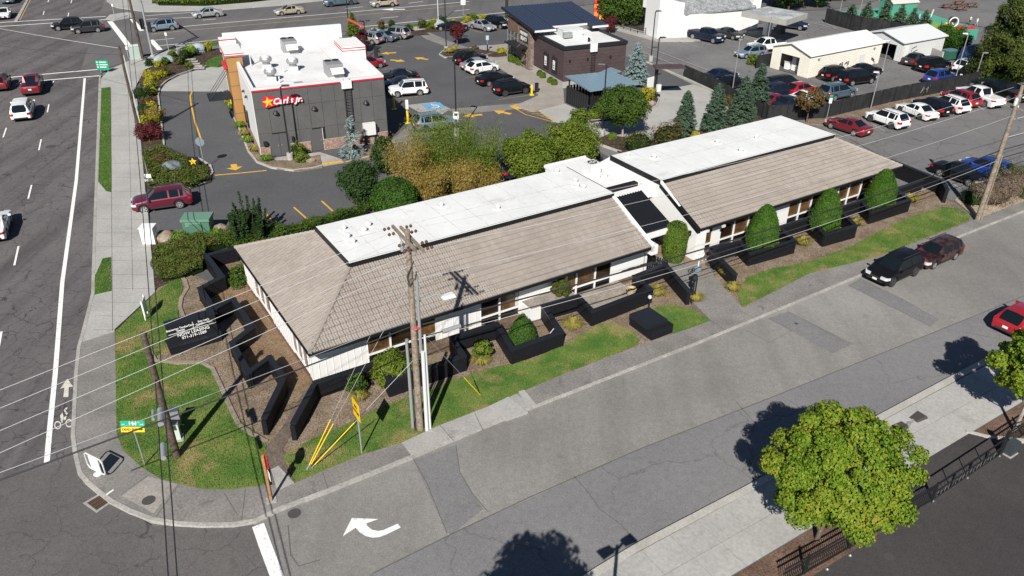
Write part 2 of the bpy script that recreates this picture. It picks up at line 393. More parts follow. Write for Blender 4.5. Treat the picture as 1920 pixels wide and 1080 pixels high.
# ---- kerbs
def kerb(px, w=.17, h=.14, m=M_kerb): struct(MB().kerb(X(*px), w, -.05, h), 'kerb', m)
kerb([(188, 143), (187, 167), (181, 347), (179, 407), (176, 510), (175, 553), (155, 633), (149, 653), (144, 700), (138, 820), (142, 852), (151, 890), (165, 907), (183, 922), (210, 943), (245, 961), (285, 976), (330, 984), (380, 987), (440, 986), (480, 979), (522, 958), (633, 916), (773, 859)], .2)
kerb([(773, 859), (1003, 764), (1300, 648), (1617, 516), (1859, 421), (1920, 397), (2250, 270)], .13, .13)
kerb([(600, 1420), (1123, 1073), (1197, 1028), (1400, 921), (1770, 721), (1920, 641), (2250, 462)], .36, .15, M_kerbw)
# ---- south pavement: separate slabs laid along the street
S0, S1 = g(1197, 1030), g(1770, 723)
sd = (S1 - S0).normalized(); sn = Vector((sd.y, -sd.x, 0))
south = MB().prism([S0 - sd * 30 + sn * .18, S1 + sd * 30 + sn * .18, S1 + sd * 30 + sn * 3.2, S0 - sd * 30 + sn * 3.2], -.05, .10).build('pavement', M_joint, None, kind='structure')
for i in range(-14, 24):
    for j, (b0, b1) in enumerate(((.19, 1.66), (1.68, 3.15))):
        a0 = i * 1.62 + .01; a1 = a0 + 1.60
        P = [S0 + sd * a + sn * b for a, b in ((a0, b0), (a1, b0), (a1, b1), (a0, b1))]
        MB().prism(P, .05, .118 + rng.uniform(0, .006)).build('slab', M_conc, south)
mp = MB().prism([S0 - sd * 30 + sn * 3.21, S1 + sd * 30 + sn * 3.21, S1 + sd * 30 + sn * 4.9, S0 - sd * 30 + sn * 4.9], -.05, .09)
struct(mp, 'mulch_strip', mottled('red_brown_mulch', (.10, .062, .045), (.165, .105, .075), 1., fine=14, fa=.8, bump=.6))
mp = MB().prism(X((1727, 866), (1813, 811), (1862, 830), (1886, 848), (1728, 953), (1690, 948)), -.05, .105)
struct(mp, 'driveway_apron', M_lot_smooth)
struct(MB().kerb(X((1810, 812), (1850, 822), (1890, 826), (1925, 830)), .2, 0, .16), 'kerb', M_kerbw)
# ---- garden beds
LAWN = {}
def lawn(px, h=.13, dens=420, lush=False, blade=.055):
    P = [g(u, v, h) for u, v in px]
    MB().prism(P, -.05, h).build('lawn', M_lush if lush else M_turf, None, kind='structure')
    LAWN[len(LAWN)] = (P, h, dens, lush, blade)
BEDS = []
def bed(px, m=M_gravelbed, h=.11, name='garden_bed'):
    BEDS.append(([g(u, v, h) for u, v in px], h)); return raised(name, px, m, h)
bed([(283, 467), (278, 440), (335, 437), (400, 438), (442, 470), (330, 525), (292, 541)], M_mulch, .10)
bed([(217, 640), (300, 535), (340, 510), (400, 530), (445, 470), (600, 720), (716, 690), (870, 650), (1000, 600), (1250, 500), (1280, 555), (1330, 600), (1200, 648), (1053, 704), (967, 740), (810, 804), (753, 831), (677, 854), (550, 907), (520, 850), (490, 850), (420, 760), (330, 680), (280, 700)], M_gravelbed, .095)
bed([(1325, 515), (1400, 470), (1560, 420), (1720, 345), (1780, 375), (1822, 413), (1650, 481), (1517, 514), (1393, 579)], M_gravelbed, .095)
bed([(441, 470), (388, 478), (417, 525), (378, 545), (403, 600), (437, 575), (474, 625), (437, 650), (470, 715), (520, 690), (560, 735), (590, 716), (470, 530)], mottled('bare_brown_soil', (.15, .098, .06), (.22, .15, .095), .7, fine=10, fa=.45, stains=(.6, .62, (.26, .19, .12))), .102, 'courtyard_soil')
lawn([(216, 621), (290, 550), (337, 517), (343, 540), (335, 565), (334, 600), (350, 640), (330, 655), (300, 660), (288, 673), (330, 684), (380, 682), (405, 700), (420, 735), (450, 790), (497, 822), (505, 908), (433, 917), (383, 916), (337, 907), (300, 896), (267, 876), (230, 842), (218, 810)])
lawn([(530, 853), (590, 820), (640, 800), (700, 770), (745, 750), (800, 735), (850, 712), (920, 690), (1000, 672), (1070, 640), (1120, 608), (1150, 604), (1185, 620), (1200, 638), (1194, 646), (1053, 702), (967, 738), (910, 762), (810, 802), (745, 832), (677, 852), (553, 903)])
lawn([(1225, 578), (1255, 570), (1300, 580), (1331, 599), (1264, 625), (1240, 605)])
lawn([(1392, 575), (1382, 548), (1400, 520), (1440, 505), (1520, 490), (1600, 460), (1655, 430), (1720, 402), (1770, 388), (1800, 392), (1820, 404), (1816, 413), (1650, 479), (1517, 512)])
lawn([(190, 165), (207, 163), (209, 350), (208, 360), (199, 358), (184, 340)], .15, 260, True)
lawn([(208, 482), (209, 545), (177, 552), (178, 517), (193, 484)], .15, 420, True)
lawn([(384, 122), (390, 112), (420, 101), (428, 118), (408, 124)], .2, 200, True)
lawn([(393, 80), (423, 77), (423, 82), (393, 84)], .14, 100, True)
lawn([(668, 56), (880, 35), (960, 28), (960, 32), (880, 39), (672, 61)], .13, 60, True)
# serpentine concrete edging of the corner bed
for px in ([(333, 512), (347, 525), (351, 540), (340, 558), (337, 575), (344, 595), (354, 640)], [(283, 660), (291, 676), (330, 680), (375, 678), (398, 690), (410, 715), (430, 760), (447, 795), (470, 812), (500, 828)]):
    struct(MB().kerb([g(u, v, .15) for u, v in px], .24, 0, .165), 'bed_edging', mottled('edging_concrete', (.20, .165, .13), (.28, .235, .19), 1.5, fine=9, fa=.4))
# ---- restaurant block landscaping
bed([(258, 168), (300, 158), (298, 180), (300, 215), (306, 272), (330, 290), (370, 295), (398, 318), (395, 340), (360, 352), (290, 360), (273, 350), (264, 253)], M_mulch, .12)
bed([(262, 160), (258, 140), (300, 118), (344, 100), (393, 96), (420, 92), (424, 118), (370, 128), (330, 140), (310, 155)], M_mulch, .12)
kerb([(424, 118), (400, 122), (370, 129), (335, 141), (312, 153), (300, 164), (297, 180), (301, 215), (305, 250), (308, 274)], .16, .15, M_kerbw)
kerb([(370, 297), (395, 312), (399, 325), (385, 344), (360, 353), (335, 356)], .16, .15, M_kerbw)
struct(MB().sheet(X((300, 171), (312, 155), (335, 143), (370, 131), (424, 120), (430, 168), (410, 172)), .012), 'drive_slab', M_conc)
bed([(418, 175), (432, 172), (470, 262), (492, 300), (545, 300), (600, 290), (605, 312), (560, 320), (520, 316), (490, 303), (470, 288), (450, 240)], M_gravelbed, .12)
kerb([(418, 173), (432, 205), (450, 245), (466, 285), (482, 305), (510, 316), (550, 321), (590, 316), (607, 311)], .17, .15, M_kerbw)
bed([(640, 300), (730, 268), (745, 285), (720, 292), (648, 306)], M_gravelbed, .12)
kerb([(648, 306), (690, 296), (722, 288)], .15, .15, M_kerbw)
struct(MB().prism(X((492, 300), (600, 287), (640, 300), (648, 305), (607, 312), (560, 302)), -.05, .10), 'service_walk', M_conc3)
struct(MB().sheet(X((603, 308), (640, 303), (643, 306), (607, 312)), .106), 'tactile_strip', P_yellow)
struct(MB().prism(X((728, 268), (790, 215), (830, 245), (800, 256), (745, 268)), -.05, .006), 'side_walk', M_conc2)
# restaurant east side paving, paths and beds up to the coffee bar
struct(MB().sheet(X((762, 197), (817, 191), (845, 204), (830, 214), (788, 212)), .006), 'accessible_bay', M_conc3)
struct(MB().sheet(X((835, 205), (1010, 190), (1000, 196), (960, 205), (862, 215)), .007), 'crossing_path', M_conc2)
struct(MB().prism(X((880, 90), (962, 82), (1010, 130), (1056, 166), (1058, 195), (1000, 210), (965, 200), (1010, 180), (990, 160), (930, 125), (905, 108)), -.05, .10), 'forecourt', mottled('tan_concrete', (.25, .225, .20), (.32, .29, .26), .4, fine=7, fa=.2))
struct(MB().sheet(X((998, 200), (1055, 192), (1100, 214), (1075, 232), (1040, 230)), .008), 'refuse_apron', M_conc)
struct(MB().sheet(X((1233, 171), (1300, 158), (1333, 171), (1358, 192), (1362, 207), (1345, 232), (1313, 243), (1280, 252), (1215, 264), (1140, 260), (1105, 246), (1097, 231), (1130, 226), (1200, 216), (1231, 199), (1236, 188)), .008), 'drive_loop', M_conc)
bed([(1105, 228), (1150, 223), (1200, 214), (1229, 199), (1234, 187), (1228, 178), (1190, 185), (1110, 213)], M_mulch, .12)
kerb([(1102, 228), (1151, 224), (1200, 216), (1230, 200), (1236, 188), (1230, 178)], .16, .15, M_kerbw)
bed([(1110, 262), (1140, 252), (1215, 264), (1283, 252), (1345, 233), (1362, 208), (1364, 196), (1420, 215), (1445, 222), (1300, 262), (1200, 295), (1165, 285)], M_mulch, .12)
kerb([(1112, 264), (1130, 274), (1165, 286)], .16, .15, M_kerbw)
kerb([(1212, 117), (1262, 138), (1300, 155), (1333, 170), (1360, 194), (1363, 207)], .3, .13, M_kerbw)
bed([(830, 100), (850, 92), (885, 90), (930, 97), (900, 104), (845, 107)], M_mulch, .12)
kerb([(852, 93), (830, 97), (824, 103), (834, 109), (850, 108)], .16, .15, M_kerbw)
bed([(905, 105), (930, 97), (962, 98), (960, 104), (930, 107)], M_mulch, .12)
struct(MB().prism(X((672, 63), (770, 52), (880, 41), (1000, 28), (1000, 31), (900, 45), (790, 56), (675, 69)), -.05, .12), 'highway_pavement', M_conc)
bed([(672, 70), (790, 57), (805, 64), (770, 66), (690, 74)], M_mulch, .12)
bed([(780, 57), (890, 44), (960, 38), (955, 44), (890, 51), (800, 60)], M_mulch, .12)
struct(MB().prism(X((770, 54), (790, 54), (840, 76), (880, 90), (905, 105), (890, 106), (850, 92), (800, 74)), -.05, .011), 'crossing_path', M_conc2)
# far side of the highway
struct(MB().prism(X((217, 15), (272, 23), (320, 22), (420, 18), (547, 8), (640, -2), (640, -30), (300, -30), (200, -20), (200, 3)), -.05, .13), 'far_pavement', M_conc)
struct(MB().prism(X((198, 37), (206, 29), (240, 24), (252, 27), (250, 33), (215, 39)), -.05, .13), 'traffic_island', M_conc)
struct(MB().prism(X((27, 40), (31, 33), (52, -4), (56, -4), (36, 36), (33, 40)), -.05, .1), 'median', M_kerb)
struct(MB().prism(X((285, 8), (380, 9), (470, 2), (560, -8), (540, -30), (290, -30)), 0, .16), 'hedge_bed', M_mulch)
# right-hand lots
struct(MB().sheet(X((1545, 235), (1900, 165), (2300, 100), (2300, 330), (1920, 420), (1780, 375), (1690, 312)), .004), 'side_lot', M_lot_old)
bed([(1500, 230), (1545, 205), (1700, 175), (1920, 132), (1920, 145), (1800, 178), (1640, 222), (1560, 236)], mottled('verge_dirt', (.15, .115, .085), (.23, .175, .13), .6, fine=10, fa=.5), .03, 'fence_verge')
struct(MB().prism(X((1150, 55), (1232, 78), (1300, 78), (1400, 62), (1400, 54), (1205, 60), (1130, 40)), -.05, .1), 'bank_pavement', M_conc3)
bed([(1120, 20), (1215, 25), (1212, 58), (1130, 42)], M_mulch, .08)
bed([(1790, 375), (1830, 408), (1920, 384), (2150, 300), (2000, 300), (1830, 340)], M_dirt, .09, 'verge')
# playground
struct(MB().sheet(X((1570, 22), (1700, 12), (1835, 55), (1830, 75), (1790, 78), (1760, 62), (1600, 40)), .02), 'play_surface', mat('green_rubber', (.07, .30, .21), .8))
struct(MB().sheet(X((1668, 30), (1735, 40), (1810, 52), (1800, 66), (1745, 60), (1690, 45)), .03), 'play_lawn', mat('play_turf', (.17, .30, .05), .9))
struct(MB().sheet(X((1700, 20), (1850, 52), (1920, 40), (1920, -30), (1690, -20)), .012), 'play_yard', M_lot_old)
struct(MB().sheet(X((1450, 22), (1560, 18), (1650, 0), (1600, -20), (1440, -10)), .012), 'side_road', M_main)

# ------------------------------------------------------------------ painted markings
def marks(name, segs, m, z=.024):
    mb = MB()
    for s in segs:
        w = s[-1]; mb.strip(X(*s[:-1]), w, z)
    return struct(mb, name, m)
marks('road_line', [((159, 147), (143, 340), (117, 530), (104, 700), (94, 800), (88, 867), .26)], P_white)
marks('lane_dash', [(a, b, .13) for a, b in (((91.7, 196), (89, 211)), ((77.3, 261.7), (73, 282)), ((59.3, 347.3), (53, 373)), ((35, 462), (27, 498)), ((3, 622), (-2, 650)),
     ((101, 152), (99, 158)), ((37, 152), (34, 158)), ((12, 240), (6, 258)), ((91.5, 0), (90, 4)), ((83, 21), (81, 28)), ((135, 0), (133, 6)), ((129, 24), (127.5, 31)))], P_white)
marks('crosswalk_line', [((13, 146), (110, 137), (202, 129), .32), ((30, 158), (83, 151), (190, 142), .32), ((-40, 46), (0, 42.5), (198, 31), .32), ((-40, 55), (0, 50), (95, 43.5), (198, 37), .32)], P_white)
marks('stop_bar', [((206, 40), (230, 71), (253, 102), .75), ((247, 36), (266, 58), .6), ((283, 75), (300, 94), .7)], P_white)
marks('highway_line', [((272, 30), (366, 23), (545, 9), .2), ((262, 37), (355, 33), (420, 25), .2), ((344, 50), (420, 43), (620, 26), (880, 3), .22), ((296, 86), (342, 82), (422, 73), .2), ((672, 51), (880, 30.5), (950, 23), .22),
      ((288, 76), (327, 72), .16), ((713, 34.5), (747, 31.5), .18), ((648, 16.3), (680, 13), .18), ((766, 6.3), (793, 3), .18), ((380, 38), (405, 36), .18), ((850, 21), (880, 18), .18)], P_white)
marks('highway_centre_line', [((284, 64.5), (344, 58), (620, 33.5), (880, 9), .3), ((37, 38), (57, 0), .2)], paintmat('tan_road_paint', (.36, .27, .13), .42, (.13, .12, .11)))
marks('stop_bar', [((484, 985), (497, 1022), (521, 1085), .52)], P_white)
# turn arrow
mb = MB(); K = lambda x, y: g(440 + x * .21875, 900 + y * .21875)
mb.sheet([K(*q) for q in ((928, 485), (1005, 328), (1232, 338), (1128, 375), (1140, 400), (1180, 430), (1230, 440), (1280, 430), (1398, 378), (1425, 410), (1300, 470), (1240, 493), (1180, 498), (1120, 482), (1070, 450), (1037, 412))], .026)
struct(mb, 'turn_arrow', P_white)
# cycle-lane arrow and bicycle
K = lambda x, y: g(60 + x * .1852, 680 + y * .1852); mb = MB()
mb.sheet([K(*q) for q in ((360, 165), (418, 245), (374, 250), (370, 350), (318, 352), (330, 255), (287, 267))], .026)
def ring(c, r0, r1, n=18):
    vs = []
    for k in range(n):
        a = 2 * pi * k / n
        for r in (r0, r1): q = K(c[0] + cos(a) * r * 1.0, c[1] + sin(a) * r * 1.15); vs.append((q.x, q.y, .026))
    mb.add(vs, [(2 * k, 2 * k + 1, (2 * k + 3) % (2 * n), (2 * k + 2) % (2 * n)) for k in range(n)])
ring((262, 637), 25, 37); ring((377, 617), 25, 37)
for pg in (((285, 540), (310, 505), (320, 545), (310, 612), (300, 612)), ((330, 470), (365, 520), (350, 535), (325, 490)), ((318, 560), (352, 540), (345, 580), (322, 585)), ((335, 462), (362, 455), (355, 478), (338, 478))):
    mb.sheet([K(*q) for q in pg], .026)
struct(mb, 'cycle_symbol', paintmat('cream_paint', (.56, .54, .47), .38, (.14, .135, .13)))
# yellow drive-through markings
marks('drive_line', [((361, 171), (356.5, 180), (358, 195), (366, 230), (380, 270), .16), ((403, 329), (450, 325), (500, 320), .2), ((551, 389), (577, 412), .14), ((603, 377), (640, 411), .14), ((663, 372), (692, 392), .14), ((495, 395), (520, 430), .14)], P_yellow)
def arrow(u, v, hd, L, W_, m, z=.024, name='painted_arrow'):
    c = g(u, v); d = Vector((cos(hd), sin(hd), 0)); n = Vector((-d.y, d.x, 0)); P = lambda a, b: c + d * a * L + n * b * W_
    struct(MB().sheet([P(.5, 0), P(0, .5), P(0, .18), P(-.5, .18), P(-.5, -.18), P(0, -.18), P(0, -.5)], z), name, m)
arrow(440, 314, radians(-65), 1.6, 1.5, P_yellow)
for u, v, h in ((746, 114, -20), (790, 110, 150), (728, 100, 200), (886, 217, 200), (942, 211, 150)): arrow(u, v, radians(h), 2.2, 1.5, P_yellow)
arrow(737, 18, radians(188), 4, 1.6, P_white)
struct(MB().sheet(X((955, 199), (970, 195), (985, 203), (968, 206)), .016), 'tactile_strip', P_yellow)
marks('chevron', [((970 + 9 * i, 204 + 3 * i), (1000 + 8 * i, 202 + 4 * i), .12) for i in range(7)] + [((968, 205), (985, 215), (1045, 231), .12)], P_yellow)
for u, v in ((813, 199), (813, 199), (908, 89)):
    pass
def bay(u, v, s, hd):
    c = g(u, v); d = Vector((cos(hd), sin(hd), 0)); n = Vector((-d.y, d.x, 0))
    P = lambda a, b: c + d * a * s + n * b * s
    o = struct(MB().sheet([P(-1, -1), P(1, -1), P(1, 1), P(-1, 1)], .016), 'bay_symbol', P_blue)
    mb = MB()
    for k in range(14):
        a0 = -2.4 + k * .3; a1 = a0 + .3
        mb.add([(*(P(cos(a) * r, sin(a) * r - .15)).xy, .02) for a, r in ((a0, .42), (a0, .55), (a1, .55), (a1, .42))], [(0, 1, 2, 3)])
    mb.strip([P(0, .75), P(0, 0), P(.5, -.1)], .14, .02)
    mb.build('bay_figure', P_white, o)
bay(813, 199, 1.1, radians(24)); bay(908, 89, 1.2, radians(24))
# stall lines
stalls = [((1267, 76), (1311, 89), .1), ((1300, 76), (1335, 86), .1), ((1350, 71), (1380, 80), .1), ((1390, 65), (1424, 75), .1), ((1402, 61), (1446, 72), .1), ((1200, 96), (1287, 130), .14), ((1214, 89), (1339, 136), .14),
          ((1477, 62), (1491, 66), .12), ((1498, 59), (1513, 62.5), .12), ((1519, 55.5), (1533, 59), .12), ((1524, 43), (1570, 55), .12), ((1532, 43), (1560, 42), .12), ((1545, 42), (1570, 55), .12), ((1530, 55), (1543, 58), .12),
          ((1636, 233), (1658, 246), .1), ((1552, 246), (1592, 261), .1), ((1690, 232), (1705, 240), .1), ((1735, 222), (1747, 229), .1), ((1790, 212), (1806, 220), .1), ((1830, 198), (1845, 207), .1), ((1745, 327), (1800, 352), .1), ((1713, 152), (1727, 155), .1)]
marks('stall_line', stalls, P_faint)
marks('stall_line', [((747, 186), (800, 179), .1), ((710, 84), (755, 88), .1), ((714, 131), (742, 128), .1), ((935, 187), (992, 179), .1), ((872, 146), (890, 144), .1), ((880, 55), (905, 62), .1)], paintmat('worn_yellow_paint', (.36, .30, .18), .42, (.08, .075, .07)))
# manholes, detector loop and drain
mb = MB(); c = g(82, 444)
for k in range(40):
    a0, a1 = 2 * pi * k / 40, 2 * pi * (k + 1) / 40
    for r in (.8, 1.0): mb.add([(c.x + cos(a) * q * 1.1, c.y + sin(a) * q, .012) for a, q in ((a0, r), (a0, r + .025), (a1, r + .025), (a1, r))], [(0, 1, 2, 3)])
mb.strip([g(85, 436), g(103, 395)], .03, .013); mb.strip([g(88, 440), g(90, 415)], .03, .013); mb.strip([g(-20, 437), g(60, 420), g(180, 367)], .03, .013)
struct(mb, 'detector_loop', M_joint)
mh = MB()
for u, v, r in ((552, 963, .3), (1493, 607, .12), (95, 275, .45), (1666, 1044, .22), (280, 942, .3)):
    q = g(u, v); z = .14 if (u, v) == (280, 942) else .018
    mh.add([(q.x + cos(2 * pi * k / 16) * r, q.y + sin(2 * pi * k / 16) * r, z) for k in range(16)], [list(range(16))])
struct(mh, 'manhole_cover', M_patch if False else mat('dark_iron', (.06, .055, .055), .7))
dr = thing('drain_grate', 'rusty storm drain grate in a concrete surround at the street corner', 'drain', g(183, 943))
mb = MB(); A, B, C_, D_ = X((155, 944), (186, 926), (212, 940), (181, 962)); mb.sheet([A, B, C_, D_], .014); mb.build('surround', M_conc3, dr)
A, B, C_, D_ = X((164, 944), (188, 930), (207, 940), (181, 957)); MB().sheet([A, B, C_, D_], .018).build('pit', mat('black_pit', (.012, .01, .01), .9), dr)
for k in range(9):
    t = (k + .5) / 9; MB().bar(A.lerp(B, t) + Vector((0, 0, .03)), D_.lerp(C_, t) + Vector((0, 0, .03)), .03, .02).build('bar', mat('rusty_iron', (.10, .06, .04), .8), dr)
for t in (.0, .33, .66, 1.): MB().bar(A.lerp(D_, t) + Vector((0, 0, .034)), B.lerp(C_, t) + Vector((0, 0, .034)), .03, .02).build('cross_bar', MATS['rusty_iron'], dr)
# ================================================================== OFFICE BUILDINGS
M_memb = mottled('white_membrane', (.60, .605, .60), (.68, .685, .685), .35, fine=2.5, fa=.10, rough=.6, stains=(.5, .6, (.53, .53, .52)))
M_white = mat('white_paint', (.70, .70, .69), .55)
M_trim = mat('black_trim', (.009, .009, .011), .5, spec=.3)
M_tile = mat('roof_tile', (.3, .24, .19), .85, spec=.2); _k = NB(M_tile); _p = _k.pos()
_oi = _k.new('ShaderNodeNewGeometry')
_c = _k.mix(_k.ramp(_k.noise(_p, .5, 4, .6), [(.3, 0.), (.7, 1.)]), (.258, .226, .200), (.305, .270, .241))
_c = _k.mix(.16, _c, _k.ramp(_oi.outputs['Random Per Island'], [(0, .3), (1, .7)]), 'OVERLAY')
_c = _k.mix(_k.math('MULTIPLY', _k.ramp(_k.noise(_p, 1.7, 5, .7), [(.58, 0.), (.72, 1.)]), .5), _c, (.36, .335, .305))
_k.color(_k.mix(.25, _c, _k.ramp(_k.noise(_p, 22, 2, .8), [(.2, 0.), (.8, 1.)]), 'OVERLAY'))
M_glass = mat('brown_glass', (.02, .011, .006), .06, spec=.6)
M_glassd = mat('black_glass', (.006, .006, .008), .06, spec=.6)
M_interior = mottled('amber_blind', (.055, .028, .012), (.14, .075, .03), 1.4, fine=5, fa=.5, rough=.25, spec=.6)
M_brickb = mat('black_brick', (.014, .014, .017), .6, spec=.2); _k = NB(M_brickb); _tc = _k.new('ShaderNodeTexCoord')
_nz = _k.noise(_k.pos(), 5, 3, .7); _k.color(_k.mix(_nz, (.006, .006, .0075), (.015, .015, .019)))
M_cap = mat('black_coping', (.014, .016, .022), .42, spec=.35)

def tile_mesh(n_exp, w=.33, name='roof_tile'):
    # one interlocking tile: nose lifted, two shallow rolls
    b = MB(); L = n_exp + .05; nx = [0, .12, .2, .42, .5, .62, .7, .92, 1.]; hz = [0, .0, .022, .022, 0, 0, .022, .022, 0]
    x = [(-.5 + t * .965) * w for t in nx]
    lo = [(x[i], 0, .075 + hz[i]) for i in range(9)]; hi = [(x[i], L, .004 + hz[i]) for i in range(9)]; fo = [(x[i], 0, -.02) for i in range(9)]
    b.add(lo + hi + fo, [(i, i + 1, 10 + i, 9 + i) for i in range(8)] + [(18 + i, 19 + i, i + 1, i) for i in range(8)])
    return b.mesh(name, M_tile)

def tiled_slope(root, O, u, up, length, run_l, run_r, slen, cnt, rows=None, w=.33, skip=()):
    """O: eave corner, u: along the eave, up: unit vector up the slope; run_l / run_r: how far each end
    draws in at the top (hips)."""
    rows = rows or max(1, int(round(slen / .40))); ex = slen / rows; me = tile_mesh(ex, w)
    nrm = u.cross(up).normalized(); out = []
    for j in range(rows):
        t0 = (j + .5) / rows; lo = run_l * t0; hi = length - run_r * t0
        off = 0. if j % 2 == 0 else w / 2
        n = int((hi - lo) / w) + 1
        for i in range(n):
            x = lo + w / 2 + i * w
            if x > hi + w * .25: break
            P = O + u * x + up * (ex * j) + nrm * .02
            out.append((P, Matrix(((u.x, up.x, nrm.x, P.x), (u.y, up.y, nrm.y, P.y), (u.z, up.z, nrm.z, P.z), (0, 0, 0, 1)))))
    return me, out
def lay_tiles(root, sets, limit=300):
    "the nearest tiles become single objects, the others one joined part"
    allt = [(me, P, M) for me, ts in sets for P, M in ts]
    eye = Vector((0, 0, CAMH)); allt.sort(key=lambda q: (q[1] - eye).length)
    for me, P, M in allt[:limit]:
        o = place('roof_tile', me, root); o.matrix_parent_inverse = Matrix.Identity(4)
        jit = Matrix.Translation((rng.uniform(-.004, .004), 0, rng.uniform(0, .008)))
        o.matrix_local = Matrix.Translation(-Vector(root.location)) @ M @ jit
    V = []; FF = []; o_ = 0
    tv = {}
    for me, P, M in allt[limit:]:
        if me.name not in tv:
            tv[me.name] = (np.array([v.co[:] for v in me.vertices]), [list(p.vertices) for p in me.polygons])
        vv, ff = tv[me.name]; A = np.array(M)
        ww = vv @ A[:3, :3].T + A[:3, 3] + np.array((0, 0, rng.uniform(0, .008)))
        V.append(ww); FF += [[i + o_ for i in f] for f in ff]; o_ += len(vv)
    if V:
        b = MB(); b.v = np.concatenate(V).tolist(); b.f = FF; b.m = [0] * len(FF)
        b.build('roof_tiles', M_tile, root, kind='stuff')

M_seamw = mottled('membrane_seam', (.46, .46, .455), (.60, .60, .595), 1.5, fine=3, fa=.2)
for _a0, _a1 in ((.0, 24.2), (28.4, 54)): struct(MB().prism([wp(_a0, -1.65), wp(_a1, -1.65), wp(_a1, .15), wp(_a0, .15)], -.05, .088), 'garden_bed', M_soil)
def flat_roof(root, a0, a1, b0, b1, z, name='flat_roof', edge=.16, drop=.38):
    mb = MB().fbox(wp, a0, a1, b0, b1, z - .12, z); mb.build(name, M_memb, root)
    for i in range(1, int((a1 - a0) / 1.9)): MB().fbox(wp, a0 + i * 1.9, a0 + i * 1.9 + .06, b0 + .12, b1 - .12, z + .001, z + .006).build('roof_seam', M_seamw, root)
    MB().fbox(wp, a0 + .1, a1 - .1, (b0 + b1) / 2, (b0 + b1) / 2 + .06, z + .0065, z + .011).build('roof_seam', M_seamw, root)
    mb = MB()
    mb.fbox(wp, a0 - .03, a1 + .03, b0 - .05, b0 - .003, z - drop, z + .02)
    mb.fbox(wp, a0 - .05, a0 - .003, b0 - .05, b1 + .03, z - drop, z + .02)
    mb.fbox(wp, a1 + .003, a1 + .05, b0 - .05, b1 + .03, z - drop, z + .02)
    mb.build('fascia', M_trim, root)
    mb = MB().fbox(wp, a0 - .05, a1 + .05, b0 - .09, b0 - .053, z - .01, z + .03); mb.build('roof_edge', M_white, root)
ZE, ZT, SLOPE_T = 2.5, 4.8, 4.42
def slope_plane(root, a0, a1, t0, t1, b0=-.85, b1=3.6, z0=ZE, z1=SLOPE_T):
    mb = MB()
    A, B, C, D = wp(a0, b0, z0 - .03), wp(a1, b0, z0 - .03), wp(t1, b1, z1 - .03), wp(t0, b1, z1 - .03)
    n = Vector((0, 0, -.12)); mb.hexa([A + n, B + n, C + n, D + n], [A, B, C, D]); mb.build('roof_deck', M_tile, root)

def window(root, a0, a1, mull, z0=.02, ztr=.62, z1=2.3, b=.0, glass=None, inside=True):
    "glazed bay: glass panes set back, white mullions and transom"
    xs = [a0] + list(mull) + [a1]
    w = MB().fbox(wp, a0 + .002, a1 - .002, b - .06, b + .03, z0 - .06, z0 - .021).build('window', M_white, root)
    for m in mull: MB().fbox(wp, m - .05, m + .05, b - .05, b + .04, z0 - .02, z1).build('mullion', M_white, w)
    for i in range(len(xs) - 1):
        l = xs[i] + (.052 if i else 0); r = xs[i + 1] - (.052 if i < len(mull) else 0)
        MB().fbox(wp, l, r, b - .045, b + .035, ztr - .05, ztr + .05).build('transom', M_white, w)
        MB().fbox(wp, l, r, b - .045, b + .035, z0 - .02, z0 + .06).build('sill', M_white, w)
        MB().fbox(wp, l, r, b + .06, b + .09, ztr + .05, z1).build('pane', M_interior if (i + int(a0)) % 3 != 1 else M_glass, w)
        MB().fbox(wp, l, r, b + .06, b + .09, z0 + .06, ztr - .05).build('pane', M_glassd, w)
    return w
def panel(root, a0, a1, b=0., z0=0., z1=2.42, battens=True):
    MB().fbox(wp, a0, a1, b, b + .12, z0, z1).build('wall_panel', M_white, root)
    if battens:
        n = max(1, int(round((a1 - a0) / .40)))
        for i in range(n + 1):
            x = a0 + (a1 - a0) * i / n; x = min(max(x, a0 + .02), a1 - .02)
            MB().fbox(wp, x - .02, x + .02, b - .018, b - .002, z0 + .01, z1 - .01).build('batten', M_white, root)

# ---- west building
B1 = thing('office_building', 'long low white office with brown tiled hip roof nearest the corner', 'building', wp(10, 5))
tiles = []
su = (LV * 1).normalized(); up = (PV * 4.45 + Vector((0, 0, SLOPE_T - ZE))).normalized(); slen = sqrt(4.45 ** 2 + (SLOPE_T - ZE) ** 2)
slope_plane(B1, -.2, 23.62, 4.07, 23.62)
tiles.append(tiled_slope(B1, wp(-.2, -.85, ZE), LV, up, 23.8, 4.27, 0, slen, 0))
upL = (LV * 4.27 + Vector((0, 0, SLOPE_T - ZE))).normalized()
tiles.append(tiled_slope(B1, wp(-.2, 13.5, ZE), -PV, upL, 14.35, 4.3, 4.45, sqrt(4.27 ** 2 + (SLOPE_T - ZE) ** 2), 0))
mb = MB(); n_ = Vector((0, 0, -.12))
A, B, C, D = wp(-.2, 13.5, ZE - .03), wp(-.2, -.85, ZE - .03), wp(4.07, 3.6, SLOPE_T - .03), wp(4.07, 9.2, SLOPE_T - .03)
mb.hexa([A + n_, B + n_, C + n_, D + n_], [A, B, C, D])
A, B, C, D = wp(23.62, 13.5, ZE - .03), wp(-.2, 13.5, ZE - .03), wp(4.07, 9.2, SLOPE_T - .03), wp(23.62, 9.2, SLOPE_T - .03)
mb.hexa([A + n_, B + n_, C + n_, D + n_], [A, B, C, D]); mb.build('roof_deck', M_tile, B1)
lay_tiles(B1, tiles)
flat_roof(B1, 4.07, 23.75, 3.6, 9.2, ZT)
